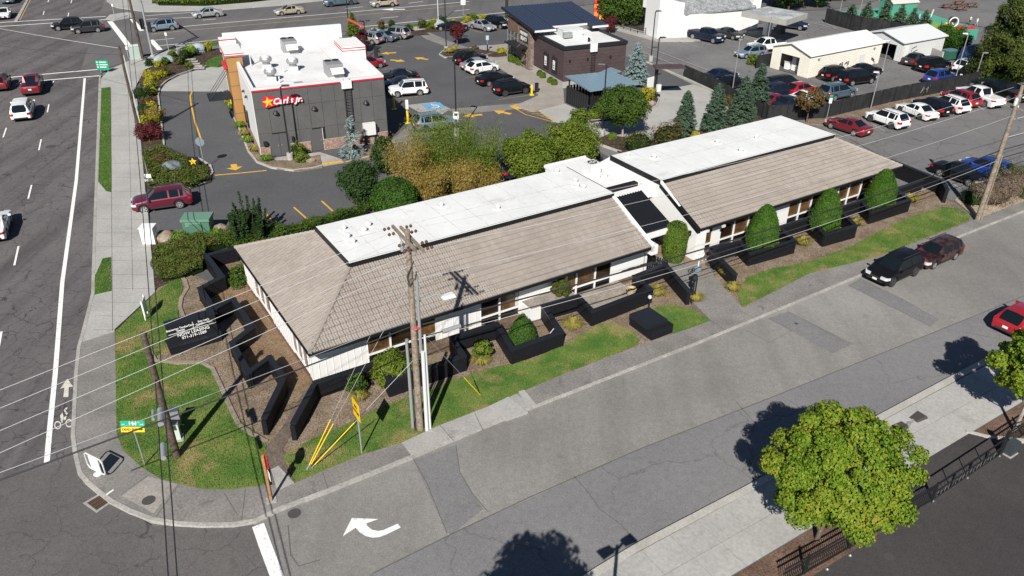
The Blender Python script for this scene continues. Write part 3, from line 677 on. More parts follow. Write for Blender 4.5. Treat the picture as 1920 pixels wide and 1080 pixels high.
# hip caps: rounded ridge tiles up the two left hips
for p, q in ((wp(-.2, -.85, ZE + .05), wp(4.02, 3.52, SLOPE_T + .04)), (wp(-.2, 13.5, ZE + .05), wp(4.02, 9.25, SLOPE_T + .04))):
    n = 17
    for i in range(n):
        a = p.lerp(q, i / n); b = p.lerp(q, (i + 1.08) / n)
        MB().tube([a + Vector((0, 0, .02)), b], .12, 8, .095).build('hip_tile', M_tile, B1)
# eaves gutters and soffit
mb = MB(); mb.fbox(wp, -.26, 23.6, -.93, -.86, ZE - .16, ZE + .01); mb.fbox(wp, -.28, -.21, -.93, 13.55, ZE - .16, ZE + .01); mb.build('gutter', M_trim, B1)
MB().fbox(wp, -.2, 23.6, -.85, 0, ZE - .17, ZE - .155).build('soffit', M_trim, B1)
# body, front wall bays
MB().fbox(wp, .12, 24.0, .12, 12.7, 0, 2.40).build('wall', M_trim, B1)
panel(B1, 0, 3.37); window(B1, 3.38, 7.69, [4.75, 6.2]); panel(B1, 7.70, 10.84)
window(B1, 10.85, 13.59, [12.17]); MB().fbox(wp, 13.36, 13.56, .04, .055, .7, 2.2).build('curtain', mat('curtain', (.5, .47, .4), .9), B1)
panel(B1, 13.6, 17.4, battens=False); window(B1, 17.41, 20.99, [18.1, 19.65]); panel(B1, 21.0, 24.2, battens=False)
# west end wall: white boarding, two strip windows, brown base rail
M_brown = mat('brown_rail', (.13, .065, .045), .6)
for b0, b1 in ((10.62, 12.72), (3.15, 7.08), (0, .42)):
    MB().fbox(wp, 0, .12, b0 + .001, b1 - .001, 0, 2.42).build('wall_panel', M_white, B1)
    for i in range(int((b1 - b0) / .4) + 1):
        b = b0 + .03 + i * .4
        if b < b1: MB().fbox(wp, -.02, -.002, b - .018, b + .018, .01, 2.41).build('batten', M_white, B1)
for b0, b1 in ((7.08, 10.62), (.42, 3.15)):
    wd = MB().fbox(wp, .0, .08, b0, b1, .30, .42).build('window', M_white, B1)
    MB().fbox(wp, .06, .1, b0, b1, .43, 2.4).build('pane', M_interior, wd); MB().fbox(wp, .06, .1, b0, b1, .0, .29).build('pane', M_white, wd)
    for t in (.0, .36, .68, 1.):
        b = b0 + (b1 - b0) * t; MB().fbox(wp, -.03, .055, b - .045, b + .045, .43, 2.4).build('mullion', M_white, wd)
MB().fbox(wp, -.09, -.03, 0, 12.7, .02, .2).build('base_rail', M_brown, B1)
# right gable: white rake board over the courtyard
def rake(root, a, w, h, b0=-.95, b1=3.6, m=M_white, z0=ZE, z1=SLOPE_T, name='rake_board', lift=.1):
    mb = MB(); p, q = wp(a, b0, z0 + lift), wp(a, b1, z1 + lift + .06); s = LV * w; d = Vector((0, 0, -h))
    mb.hexa([p + d, p + d + s, q + d + s, q + d], [p, p + s, q + s, q]); return mb.build(name, m, root)
rake(B1, 23.64, .28, .42)
MB().fbox(wp, 23.64, 24.2, -.95, .0, 1.9, ZE + .08).build('rake_end', M_white, B1)
pts = [wp(24.0, .0, 0), wp(24.0, 12.7, 0), wp(24.0, 12.7, 2.4), wp(24.0, 9.2, ZT - .1), wp(24.0, 3.6, ZT - .5), wp(24.0, .0, 2.5)]
mb = MB(); q = LV * .1; mb.add(pts + [p - q for p in pts], [tuple(range(6)), tuple(range(11, 5, -1))] + [(i, i + 6, (i + 1) % 6 + 6, (i + 1) % 6) for i in range(6)]); mb.build('gable_wall', M_white, B1)
# planter box in front of the third bay: white sides, weathered brick deck
pb = MB().fbox(wp, 13.6, 17.2, -1.35, -.002, 0, .98).build('planter', M_white, B1)
M_deck = mottled('grey_brick', (.22, .19, .165), (.30, .265, .235), 1.2, fine=8, fa=.4)
for i in range(12):
    for j in range(4):
        MB().fbox(wp, 13.72 + i * .285 + .006, 13.72 + (i + 1) * .285 - .006, -1.25 + j * .28 + .006, -1.25 + (j + 1) * .28 - .006, .985, 1.01 + rng.uniform(0, .012)).build('brick', M_deck, B1)
MB().fbox(wp, 17.5, 21.6, -3.1, -.05, .1, .14).build('terrace', M_joint, B1)
for i in range(14):
    for j in range(10):
        MB().fbox(wp, 17.52 + i * .29 + .006, 17.52 + (i + 1) * .29 - .006, -3.05 + j * .295 + .006, -3.05 + (j + 1) * .295 - .006, .145, .165 + rng.uniform(0, .012)).build('brick', M_deck, B1)
for a, z in ((22.1, 2.0),):
    MB().fbox(wp, a, a + .12, -.16, -.02, z, z + .35).build('wall_lamp', M_trim, B1)
# roof fittings
M_vent = mat('vent_metal', (.66, .66, .65), .5, .1)
def vent(root, u, v, z=ZT, r=.16, h=.28, goose=True):
    p = g(u, v, z); mb = MB().box((p.x, p.y, z + .02), (.5, .5, .04), HB)
    mb.lathe((p.x, p.y, z), [(r, 0), (r, h), (r * 1.5, h), (r * 1.45, h + .12), (r * .5, h + .2)], 12); return mb.build('roof_vent', M_vent, root, smooth=True)
for u, v in ((646, 431), (683, 434), (691, 424), (663, 456), (652, 446), (828, 387), (934, 392), (1044, 323), (1079, 341), (1082, 350), (1094, 353)): vent(B1, u, v, r=.09 if u in (828, 934, 646, 663) else .13, h=.15)

# ---- east building
B2 = thing('office_building', 'white office with brown tiled roof behind the trimmed cone bushes', 'building', wp(40, 5))
slope_plane(B2, 28.42, 51.6, 28.42, 47.45, -.55, 3.65)
tiles = []
up2 = (PV * 4.2 + Vector((0, 0, SLOPE_T - ZE))).normalized()
tiles.append(tiled_slope(B2, wp(28.42, -.55, ZE), LV, up2, 23.15, 0, 4.1, sqrt(4.2 ** 2 + (SLOPE_T - ZE) ** 2), 0))
lay_tiles(B2, tiles)
mb = MB(); A, B, C, D = wp(51.6, -.55, ZE - .03), wp(51.6, 13.5, ZE - .03), wp(47.45, 9.4, SLOPE_T - .03), wp(47.45, 3.65, SLOPE_T - .03)
mb.hexa([A + n_, B + n_, C + n_, D + n_], [A, B, C, D])
A, B, C, D = wp(51.6, 13.5, ZE - .03), wp(28.42, 13.5, ZE - .03), wp(28.42, 9.4, SLOPE_T - .03), wp(47.45, 9.4, SLOPE_T - .03)
mb.hexa([A + n_, B + n_, C + n_, D + n_], [A, B, C, D]); mb.build('roof_deck', M_tile, B2)
p, q = wp(51.6, -.55, ZE + .05), wp(47.5, 3.6, SLOPE_T + .04)
for i in range(17): MB().tube([p.lerp(q, i / 17) + Vector((0, 0, .02)), p.lerp(q, (i + 1.08) / 17)], .12, 8, .095).build('hip_tile', M_tile, B2)
flat_roof(B2, 28.14, 47.5, 3.65, 9.4, ZT)
mb = MB(); mb.fbox(wp, 28.4, 51.66, -.63, -.56, ZE - .16, ZE + .01); mb.fbox(wp, 51.62, 51.68, -.63, 13.5, ZE - .16, ZE + .01); mb.build('gutter', M_trim, B2)
MB().fbox(wp, 28.4, 51.6, -.55, .1, ZE - .17, ZE - .155).build('soffit', M_trim, B2)
MB().fbox(wp, 29.1, 51.2, .22, 12.7, 0, 2.40).build('wall', M_trim, B2)
rake(B2, 28.10, .30, .34, -.65, 3.65, M_trim, name='rake_board')
# tall white gable wall on the courtyard side
pts = [wp(28.12, -.62, 0), wp(28.12, 12.6, 0), wp(28.12, 12.6, 2.4), wp(28.12, 9.4, ZT - .06), wp(28.12, 3.6, ZT - .06), wp(28.12, -.62, 2.44)]
q = LV * .18; mb = MB(); mb.add(pts + [p_ + q for p_ in pts], [(5, 4, 3, 2, 1, 0), tuple(range(6, 12))] + [(i, (i + 1) % 6, (i + 1) % 6 + 6, i + 6) for i in range(6)]); mb.build('gable_wall', M_white, B2)
MB().fbox(wp, 28.3, 29.1, -.6, .2, 0, 2.40).build('corner_pier', M_white, B2)
bq = .1
window(B2, 29.1, 30.44, [], b=bq); panel(B2, 30.45, 31.37, bq, battens=False); window(B2, 31.38, 36.8, [32.7, 34.2, 35.6], b=bq); panel(B2, 36.81, 38.73, bq, battens=False)
window(B2, 38.74, 44.2, [39.95, 41.3, 42.7], b=bq); panel(B2, 44.21, 44.68, bq, battens=False); window(B2, 44.69, 50.2, [45.93, 47.5, 48.9], b=bq); panel(B2, 50.21, 51.2, bq, battens=False)
for u, v in ((1178, 293), (1226, 296), (1345, 268), (1389, 284), (1417, 260)): vent(B2, u, v, r=.08 if u in (1178, 1417) else .15, h=.18)
lamp = MB().fbox(wp, 27.95, 28.1, -.1, .06, 1.9, 2.25).build('wall_lamp', M_trim, B2)
for a in (29.0, 30.6): 
    fl = MB().fbox(wp, a, a + .3, -.66, -.56, 2.1, 2.28); fl.build('floodlight', M_vent, B2)

# ---- link between the two: low flat roof, raised kerb, ribbed canopy
LK = thing('link_building', 'low white flat roofed link with a black ribbed canopy joining the two offices', 'building', wp(26, 8))
MB().fbox(wp, 24.05, 28.08, 6.2, 12.4, 0, 3.55).build('wall', M_white, LK)
MB().fbox(wp, 24.02, 28.1, 6.0, 12.6, 3.56, 3.70).build('flat_roof', M_memb, LK)
MB().fbox(wp, 24.06, 27.7, 5.5, 5.95, 3.75, 4.05).build('roof_kerb', M_trim, LK)
MB().fbox(wp, 24.06, 28.08, 5.96, 6.1, 3.0, 3.98).build('parapet', M_white, LK)
MB().fbox(wp, 24.06, 28.08, 12.45, 12.6, 3.71, 3.78).build('parapet', M_white, LK)
MB().fbox(wp, 24.06, 28.08, 4.2, 5.45, 3.3, 3.78).build('beam', M_white, LK)
# canopy follows the roof slope, made of standing ribs
M_can = mat('canopy_black', (.012, .013, .016), .3, spec=.6)
ca, cb = 24.0, 26.75; zc0, zc1 = 2.75, 4.1
p0, p1 = wp(ca, .6, zc0), wp(ca, 4.1, zc1)
mb = MB(); s_ = LV * (cb - ca); d = Vector((0, 0, -.1)); mb.hexa([p0 + d, p0 + d + s_, p1 + d + s_, p1 + d], [p0, p0 + s_, p1 + s_, p1]); mb.build('canopy', M_can, LK)
for i in range(12):
    t = i / 11 * (cb - ca); MB().bar(p0 + LV * t + Vector((0, 0, .035)), p1 + LV * t + Vector((0, 0, .035)), .035, .07).build('rib', M_can, LK)
MB().fbox(wp, ca + .3, cb + .9, .38, .58, zc0 - .42, zc0 - .06).build('beam', M_white, LK)
MB().fbox(wp, cb + .6, cb + .72, .42, .54, 0, zc0 - .42).build('post', M_trim, LK)
MB().fbox(wp, ca + .3, cb + .8, 3.0, 3.06, .1, 2.2).build('glazing', mat('grey_green_glass', (.10, .13, .10), .15, spec=.6), LK)
for i in range(4): MB().fbox(wp, ca + .4 + i * .9, ca + .47 + i * .9, 2.94, 2.998, .1, 2.3).build('mullion', M_trim, LK)
# condenser units on the link roof
def condenser(u, v, z, label, s=.95, h=.95):
    p = g(u, v, z); r = thing('condenser_unit', label, 'air conditioner', (p.x, p.y, z), HB)
    loc = lambda a, b, c=0: Vector((a, b, c))
    mk = lambda mb, n, m: place(n, mb.mesh(n, m), r, world=False)
    mk(MB().box((0, 0, h / 2), (s, s, h)), 'casing', M_vent)
    mk(MB().lathe((0, 0, h), [(s * .38, .002), (s * .38, .03), (s * .34, .03), (s * .34, .01)], 16), 'fan_ring', mat('dark_grille', (.05, .05, .05), .5))
    for k in range(4): 
        b = MB(); a = k * pi / 2; b.bar((0, 0, h + .02), (cos(a) * s * .33, sin(a) * s * .33, h + .02), .07, .015); mk(b, 'fan_blade', M_vent)
    return r
condenser(1109, 327, 3.7, 'grey condenser with round top fan on the link roof', 1.0, 1.0)
for u, v, h in ((1098, 323, .6), (1137, 336, .6), (1124, 337, .5), (1121, 325, .4)):
    p = g(u, v, 3.7); MB().lathe((p.x, p.y, 3.7), [(.04, 0), (.04, h), (.07, h), (.07, h + .08)], 8).build('vent_pipe', M_vent, LK)

# ---- low black brick walls
def brick_wall(label, pts, h=1.05, w=.26, bricks=False, h_end=None):
    base = wp(*pts[0]); r = thing('brick_wall', label, 'wall', base)
    P = [wp(a, b) for a, b in pts]; nseg = len(P) - 1
    for i in range(nseg):
        p, q = P[i], P[i + 1]; d = (q - p); L = d.length; d.normalize(); n = Vector((-d.y, d.x, 0))
        MB().seg(p, q, w - .03, 0, h - .002, ext=w / 2 - .02 if True else 0).build('wall_core', M_brickb, r)
        # brick courses stand proud of the joints
        rows = int(h / .10); mb = MB(); bl = .32
        for j in range(rows):
            z0 = j * .10 + .01; off = (j % 2) * bl / 2; x = -w / 2 - off
            while x < L + w / 2:
                x0 = max(x + .006, -w / 2 + .01); x1 = min(x + bl - .006, L + w / 2 - .01)
                if x1 - x0 > .05:
                    for sgn in (1, -1):
                        a = p + d * x0 + n * sgn * (w / 2 - .016); b = p + d * x1 + n * sgn * (w / 2 - .016); e = n * sgn * (.014 + rng.uniform(0, .006))
                        zz = Vector((0, 0, z0)); z2 = Vector((0, 0, z0 + .085))
                        qd = [a + e + zz, b + e + zz, b + e + z2, a + e + z2]
                        mb.add(qd + [a + zz, b + zz, b + z2, a + z2], [(0, 1, 2, 3) if sgn < 0 else (3, 2, 1, 0), (3, 2, 6, 7), (4, 5, 1, 0), (0, 3, 7, 4), (1, 5, 6, 2)])
                x += bl
        mb.build('brick_courses', M_brickb, r, kind='stuff')
        if bricks:
            k = int(L / .135)
            for t in range(k):
                c = p + d * ((t + .5) * L / k); MB().box((c.x, c.y, h + .045), (L / k - .014, w + .05, .09), atan2(d.y, d.x)).build('brick', M_cap, r)
        else:
            MB().seg(p, q, w + .06, h, h + .09 + .003 * (i % 2), ext=w / 2 + .02).build('coping', M_cap, r)
    return r
brick_wall('zigzag black brick wall along the west end of the corner office', [(.3, 16.3), (-1.65, 16.3), (-1.5, 12.7), (-3.1, 11.9), (-3.0, 8.85), (-1.68, 9.5), (-1.6, 5.65), (-3.05, 4.6), (-3.1, 1.25), (-1.68, 2.05), (-1.62, .05)])
brick_wall('black brick wing wall left of the brown side path', [(-1.62, -.2), (-3.55, -3.0)], bricks=True)
brick_wall('black brick wing wall right of the brown side path', [(-.42, -1.62), (-2.45, -4.15)], bricks=True)
brick_wall('stepped black brick planter wall in front of the corner office', [(-.3, -1.5), (3.4, -1.55), (3.12, -3.45), (7.65, -3.5), (7.95, -1.55), (10.95, -1.65), (10.35, -4.4), (13.75, -4.4), (14.5, -1.45), (17.05, -1.65), (16.75, -3.55), (21.6, -3.35), (21.85, -1.5)])
brick_wall('angled black brick wall left of the entry walk', [(22.0, -1.5), (24.7, -1.3), (23.55, -4.8)])
brick_wall('black brick wall right of the entry walk running out to the lawn', [(28.95, -1.4), (27.8, -4.75)])
brick_wall('stepped black brick planter wall round the cone bushes of the east office', [(29.1, -1.3), (31.6, -1.55), (31.0, -3.15), (35.15, -3.5), (36.0, -1.5), (39.1, -1.5), (38.0, -3.95), (41.15, -4.2), (42.7, -1.5), (45.5, -1.5), (44.35, -3.25), (49.0, -3.4), (50.1, -1.45), (53.7, -1.45)])
brick_wall('taller black brick screen wall at the east end beside the side lot', [(55.2, 2.6), (54.75, -2.6), (53.3, -3.95)], h=1.25)
# black picket gate beside the west office
gt = thing('picket_gate', 'black picket gate between the corner office and the entry walk', 'gate', wp(24.4, -.2))
for i in range(9):
    a = 24.35 + i * .02; b = .05 - i * .17
    MB().fbox(wp, a + i * .04, a + .09 + i * .04, b, b + .04, .1, 1.35).build('picket', M_trim, gt)
for z in (.4, 1.1): MB().bar(wp(24.37, .05, z), wp(24.95, -1.3, z), .05, .08).build('rail', M_trim, gt)
# ================================================================== OTHER BUILDINGS
M_cgrey = mottled('grey_render', (.085, .085, .084), (.104, .103, .102), .8, fine=9, fa=.15)
M_red = mat('red_trim', (.45, .02, .04), .5)
M_tan = mat('tan_panel', (.33, .175, .055), .6)
M_stone = mottled('ledge_stone', (.24, .15, .12), (.38, .27, .22), 3., fine=11, fa=.6)
M_steel = mat('grey_steel', (.33, .33, .335), .45, .4)
M_dark = mat('dark_metal', (.014, .014, .016), .5)
M_cream = mottled('cream_siding', (.70, .67, .58), (.76, .73, .65), .5, fine=4, fa=.08)
M_shade = mat('door_void', (.006, .006, .007), .8)

def P_(mb, name, m, root, **k): return mb.build(name, m, root, **k)
# ------------------------------------------------------------ burger restaurant
RT = thing('restaurant', 'grey panelled burger restaurant with white roof and red script sign', 'building', carl(6, 9))
f = carl; WD, DP, HT_ = 12.15, 14.6, 6.55
P_(MB().fbox(f, .05, WD - .05, .06, DP, 0, 5.78), 'wall', M_dark, RT)
P_(MB().fbox(f, .3, WD - .3, .3, 18.2, 5.78, 5.9), 'roof', M_memb, RT)
xs = [0, 1.27, 2.5, 3.72, 4.93, 6.13, 7.36, 8.56, 9.72, 10.94, WD]
zs = [1.08, 2.30, 4.62, 6.2]
for i in range(10):
    for j in range(3):
        x0, x1 = xs[i] + .012, xs[i + 1] - .012; z0, z1 = zs[j] + .012, zs[j + 1] - .012
        if j == 0 and (i in (1, 4)): continue
        P_(MB().fbox(f, x0, x1, 0, .05, z0, z1), 'wall_panel', M_cgrey, RT)
for i in (1, 4): P_(MB().fbox(f, xs[i] + .012, xs[i + 1] - .012, 0, .05, 2.26, 2.29), 'wall_panel', M_cgrey, RT)
# ledge-stone plinth, stone by stone (small ones)
mb = MB()
for (x0, x1) in ((.0, .92), (2.75, 4.66), (5.82, 9.6), (9.6, WD)):
    for j in range(8):
        x = x0 + (j % 2) * -.12
        while x < x1:
            w_ = rng.uniform(.16, .42); a, b = max(x, x0) + .008, min(x + w_, x1) - .008
            if b - a > .04: mb.fbox(f, a, b, -.05 - rng.uniform(0, .03), .04, j * .125 + .01, j * .125 + .12)
            x += w_
P_(mb, 'stone_plinth', M_stone, RT, kind='stuff')
mb = MB()
for (x0, x1) in ((-.02, .93), (2.74, 4.67), (5.81, WD)): mb.fbox(f, x0, x1, -.1, .04, 1.01, 1.07)
P_(mb, 'stone_cap', mottled('cap_stone', (.33, .25, .2), (.4, .32, .27), 2), RT, kind='stuff')
for x0, x1, n in ((.94, 2.73, 2), (4.68, 5.80, 1)):
    for k in range(n):
        w_ = (x1 - x0) / n; d = P_(MB().fbox(f, x0 + k * w_ + .012, x0 + (k + 1) * w_ - .012, -.03, .045, .04, 2.14), 'door', mat('door_grey', (.085, .085, .086), .5), RT)
        P_(MB().fbox(f, x0 + k * w_ + (.12 if k else w_ - .2), x0 + k * w_ + (.2 if k else w_ - .12), -.08, -.032, 1.0, 1.1), 'handle', M_steel, d)
P_(MB().fbox(f, 5.83, 5.88, -.06, .0, .05, 2.2), 'door_edge', M_vent, RT)
for x, z in ((1.85, 4.05), (5.35, 4.05), (10.25, 4.05)):
    l = P_(MB().lathe(tuple(f(x, -.02, z)), [(.3, 0), (.26, .1), (.13, .26), (.05, .3)], 10), 'wall_lamp', M_dark, RT)
P_(MB().fbox(f, .35, .7, -.28, -.02, 1.2, 1.6), 'meter_box', M_dark, RT)
P_(MB().fbox(f, 2.95, 3.15, -.2, -.02, 1.3, 1.75), 'meter_box', M_dark, RT)
# parapet with red stripe
for nm, a in (('parapet', (0, WD, -.02, .28)), ('parapet', (-.0, .28, .29, DP)), ('parapet', (WD - .28, WD, .29, DP))):
    if a[2] < 0:
        P_(MB().fbox(f, a[0], 8.02, a[2], a[3], 6.21, HT_), nm, M_vent, RT); P_(MB().fbox(f, 9.02, a[1], a[2], a[3], 6.21, HT_), nm, M_vent, RT)
    else: P_(MB().fbox(f, *a, 5.9, HT_), nm, M_white, RT)
for a, b in ((0, 8.0), (9.04, WD)): P_(MB().fbox(f, a - .03, b, -.07, -.022, 6.22, 6.36), 'red_stripe', M_red, RT)
P_(MB().fbox(f, -.03, WD + .03, -.05, .02, HT_ + .001, HT_ + .05), 'coping', M_steel, RT) if False else None
P_(MB().fbox(f, 8.05, 9.0, -.3, .28, 5.72, 5.78), 'ladder_landing', M_white, RT); P_(MB().fbox(f, 8.05, 9.0, -.28, -.22, 5.79, 6.5), 'ladder_gate', M_white, RT)
ld = MB().bar(f(8.25, -.22, 2.6), f(8.25, -.22, 6.6), .06).build('ladder', M_dark, RT)
P_(MB().bar(f(8.85, -.22, 2.6), f(8.85, -.22, 6.6), .06), 'ladder_rail', M_dark, ld)
for i in range(11): P_(MB().bar(f(8.28, -.22, 2.75 + i * .3), f(8.82, -.22, 2.75 + i * .3), .04), 'rung', M_dark, ld)
P_(MB().fbox(f, 8.3, 8.8, -.2, -.05, 1.2, 2.7), 'ladder_guard', M_dark, RT)
# switchgear cabinet
cb = P_(MB().fbox(f, 9.7, 10.9, -.42, -.06, 1.0, 2.2), 'electric_cabinet', M_vent, RT)
P_(MB().fbox(f, 10.95, 11.15, -.3, -.06, 1.25, 1.75), 'meter', M_dark, cb)
for x in (9.85, 10.75): P_(MB().fbox(f, x, x + .1, -.3, -.2, .1, 1.0), 'leg', M_dark, cb)
# west wall is white, drive-through side; brown tower, awning
P_(MB().fbox(f, -.03, .045, .06, 9.6, .0, 6.2), 'side_wall', M_white, RT)
P_(MB().fbox(f, -.06, -.032, .06, 9.6, .0, .95), 'side_plinth', M_stone, RT)
for y in (6.4, 8.2): P_(MB().fbox(f, -.18, -.04, y, y + .5, .9, 2.6), 'drive_window', M_glassd, RT)
for y in (4.2, 6.2): P_(MB().lathe(tuple(f(-.12, y, 4.6)), [(.2, 0), (.16, .1), (.08, .2)], 8), 'wall_lamp', M_dark, RT)
TW = P_(MB().fbox(f, -.9, .6, 10.0, 13.4, 0, 7.1), 'tower', M_tan, RT)
for z in (1.4, 2.8, 4.2, 5.6): P_(MB().fbox(f, -.92, .62, 9.98, 13.42, z, z + .04), 'joint', M_joint, TW)
P_(MB().fbox(f, -1.05, .75, 9.85, 13.55, 7.11, 7.5), 'cornice', M_white, TW)
P_(MB().fbox(f, -1.08, .78, 9.82, 13.58, 7.15, 7.24), 'red_stripe', M_red, TW); P_(MB().fbox(f, -1.08, .78, 9.82, 13.58, 7.36, 7.43), 'red_stripe', M_red, TW)
aw = P_(MB().fbox(f, -3.2, -.95, 10.2, 12.6, 2.85, 3.05), 'awning', M_dark, RT)
for y in (10.5, 11.4, 12.3): P_(MB().tube([f(-3.0, y, 3.05), f(-.9, y, 5.6)], .03, 5), 'hanger', M_dark, aw)
for i in range(3): P_(MB().lathe(tuple(f(-1.05, 10.4 + i * .9, 5.8)), [(.18, 0), (.22, .1), (.2, .5)], 8), 'red_sconce', M_red, TW)
# stepped front parapet, east tower
P_(MB().fbox(f, -.6, .6, 13.5, 18.6, 0, 6.7), 'front_wall', M_white, RT)
P_(MB().fbox(f, -.3, WD + .3, 18.21, 18.7, 0, 7.6), 'front_wall', M_white, RT)
P_(MB().fbox(f, -.8, .9, 17.4, 18.2, 5.9, 7.3), 'tower', M_white, RT)
P_(MB().fbox(f, -.85, .95, 17.35, 18.15, 7.1, 7.2), 'red_stripe', M_red, RT)
ET = P_(MB().fbox(f, WD - 1.6, WD + .8, 9.6, 13.6, 0, 7.15), 'tower', M_white, RT)
P_(MB().fbox(f, WD - 1.65, WD + .85, 9.57, 13.63, 6.70, 6.78), 'red_stripe', M_red, ET); P_(MB().fbox(f, WD - 1.63, WD + .83, 9.57, 13.63, 6.95, 7.03), 'red_stripe', M_red, ET)
P_(MB().fbox(f, WD - .04, WD + .03, .0, 9.5, 1.0, 6.2), 'side_wall', M_cgrey, RT)
P_(MB().fbox(f, WD - .05, WD + .2, 13.7, 18.2, 0, 6.2), 'side_wall', M_cgrey, RT)
# the sign: red cloud backing, yellow star, white script
sg = MB(); n = 44
lob = [(.75, .0, .56), (1.4, 0, .40), (1.9, -.06, .30), (2.4, .04, .38), (2.9, .04, .38), (3.3, .08, .38), (3.65, -.1, .2)]
SGN = RT_sign = thing('wall_sign', 'red script sign with a yellow star high on the grey restaurant wall', 'sign', f(2.6, -.1, 5.2))
def sp(a, z, d=0): return f(.55 + a, -.08 - d, 5.25 + z + a * .0)
outline = []
for k in range(72):
    t = 2 * pi * k / 72; o = Vector((2.3 + 2.4 * cos(t), .6 * sin(t))); best = 0
    dirv = Vector((cos(t), sin(t) * .9)).normalized()
    c = Vector((2.25, 0.02)); r = 0
    for s in np.linspace(2.7, .2, 60):
        q = c + dirv * s
        if any((q.x - x) ** 2 + (q.y - y) ** 2 < rr * rr for x, y, rr in lob): r = s; break
    q = c + dirv * r; outline.append((q.x, q.y))
vs = [sp(x, z, .0) for x, z in outline] + [sp(x, z, .16) for x, z in outline]; N = len(outline)
mb = MB().add(vs, [tuple(range(N))[::-1], tuple(range(N, 2 * N))][::1] + [(i, (i + 1) % N, (i + 1) % N + N, i + N) for i in range(N)]); P_(mb, 'backing', mat('sign_red', (.55, .015, .05), .4), SGN)
st = [(cos(pi / 2 + k * pi / 5 + .1) * (.52 if k % 2 == 0 else .23), sin(pi / 2 + k * pi / 5 + .1) * (.52 if k % 2 == 0 else .23)) for k in range(10)]
vs = [sp(.75 + x, z, .17) for x, z in st] + [sp(.75 + x, z, .24) for x, z in st] + [sp(.75, 0, .32)]
P_(MB().add(vs, [(i, (i + 1) % 10, (i + 1) % 10 + 10, i + 10) for i in range(10)] + [(10 + i, 10 + (i + 1) % 10, 20) for i in range(10)]), 'star', mat('star_yellow', (.80, .42, .03), .4), SGN)
e_ = f(1, 0) - f(0, 0)
text("Carl's Jr.", .78, sp(2.46, -.02, .18), e_, (0, 0, 1), M_white, SGN, depth=.03, shear=.3, bold=.018)
for k in range(1, 5): P_(MB().fbox(f, .5, WD - .5, k * 3.4, k * 3.4 + .07, 5.901, 5.908), 'roof_seam', M_seamw, RT)
for x in (3.1, 9.3): P_(MB().fbox(f, x, x + .07, .5, 17.8, 5.909, 5.915), 'roof_seam', M_seamw, RT)
def rooftop_unit(a, b, label):
    r = thing('rooftop_unit', label, 'air conditioner', f(a, b, 5.9)); z = 5.9
    P_(MB().fbox(f, a - .75, a + .75, b - 1.0, b + 1.0, z + .1, z + 1.3), 'casing', M_steel, r)
    P_(MB().fbox(f, a - .8, a + .8, b - 1.05, b + 1.05, z, z + .1), 'kerb', M_vent, r)
    P_(MB().fbox(f, a - .45, a + .65, b - 1.06, b - 1.005, z + .45, z + 1.0), 'intake', M_dark, r)
    P_(MB().hexa([f(a - .5, b - 1.6, z + .5), f(a + .7, b - 1.6, z + .5), f(a + .7, b - 1.07, z + .95), f(a - .5, b - 1.07, z + .95)], [f(a - .5, b - 1.6, z + .55), f(a + .7, b - 1.6, z + .55), f(a + .7, b - 1.07, z + 1.0), f(a - .5, b - 1.07, z + 1.0)]), 'rain_hood', M_vent, r)
    for q in (-.37, .37): P_(MB().lathe(tuple(f(a + q, b + .55, z + 1.3)), [(.33, 0), (.33, .06), (.28, .06), (.28, .01)], 14), 'fan', M_dark, r)
rooftop_unit(6.0, 15.0, 'big grey rooftop air conditioner at the back of the restaurant roof')
rooftop_unit(8.3, 4.0, 'big grey rooftop air conditioner beside the roof ladder gate')
def exhaust(a, b, label, s=1.):
    r = thing('exhaust_fan', label, 'roof fan', f(a, b, 5.9)); z = 5.9
    P_(MB().fbox(f, a - .4 * s, a + .4 * s, b - .4 * s, b + .4 * s, z, z + .45 * s), 'kerb', M_vent, r)
    P_(MB().lathe(tuple(f(a, b, z + .45 * s)), [(.34 * s, 0), (.38 * s, .25 * s), (.55 * s, .3 * s), (.6 * s, .55 * s), (.52 * s, .7 * s)], 16), 'shroud', M_steel, r)
    P_(MB().lathe(tuple(f(a, b, z + 1.15 * s)), [(.4 * s, 0), (.36 * s, .12 * s), (.1 * s, .2 * s)], 14), 'cap', M_vent, r)
exhaust(2.7, 8.9, 'mushroom exhaust fan farthest left on the restaurant roof'); exhaust(5.0, 7.2, 'mushroom exhaust fan in the middle of the restaurant roof'); exhaust(2.4, 4.2, 'mushroom exhaust fan nearest the lamp post on the restaurant roof')
dn = MB(); 
for a, b, h in ((1.4, 10.6, 1.5), (4.0, 6.9, .5), (3.0, 3.3, .5)): P_(MB().lathe(tuple(f(a, b, 5.9)), [(.06, 0), (.06, h), (.09, h), (.09, h + .1)], 8), 'vent_pipe', M_vent, RT)
P_(MB().fbox(f, 4.2, 5.0, 2.3, 2.7, 5.9, 6.02), 'roof_hatch', M_steel, RT)

# ------------------------------------------------------------ coffee drive-through
f = cof
M_plum = mottled('plum_block', (.062, .042, .045), (.078, .054, .056), 1., fine=5, fa=.2)
M_seam = mat('blue_seam_metal', (.045, .062, .105), .42, .35)
M_stone2 = mottled('brown_stone', (.12, .085, .066), (.26, .20, .165), 3.5, fine=12, fa=.5)
CF = thing('coffee_shop', 'plum brick coffee shop with a blue standing seam shed roof', 'building', f(4, 7))
P_(MB().fbox(f, .05, 8.4, .05, 8.2, 0, 4.6), 'wall', M_plum, CF)
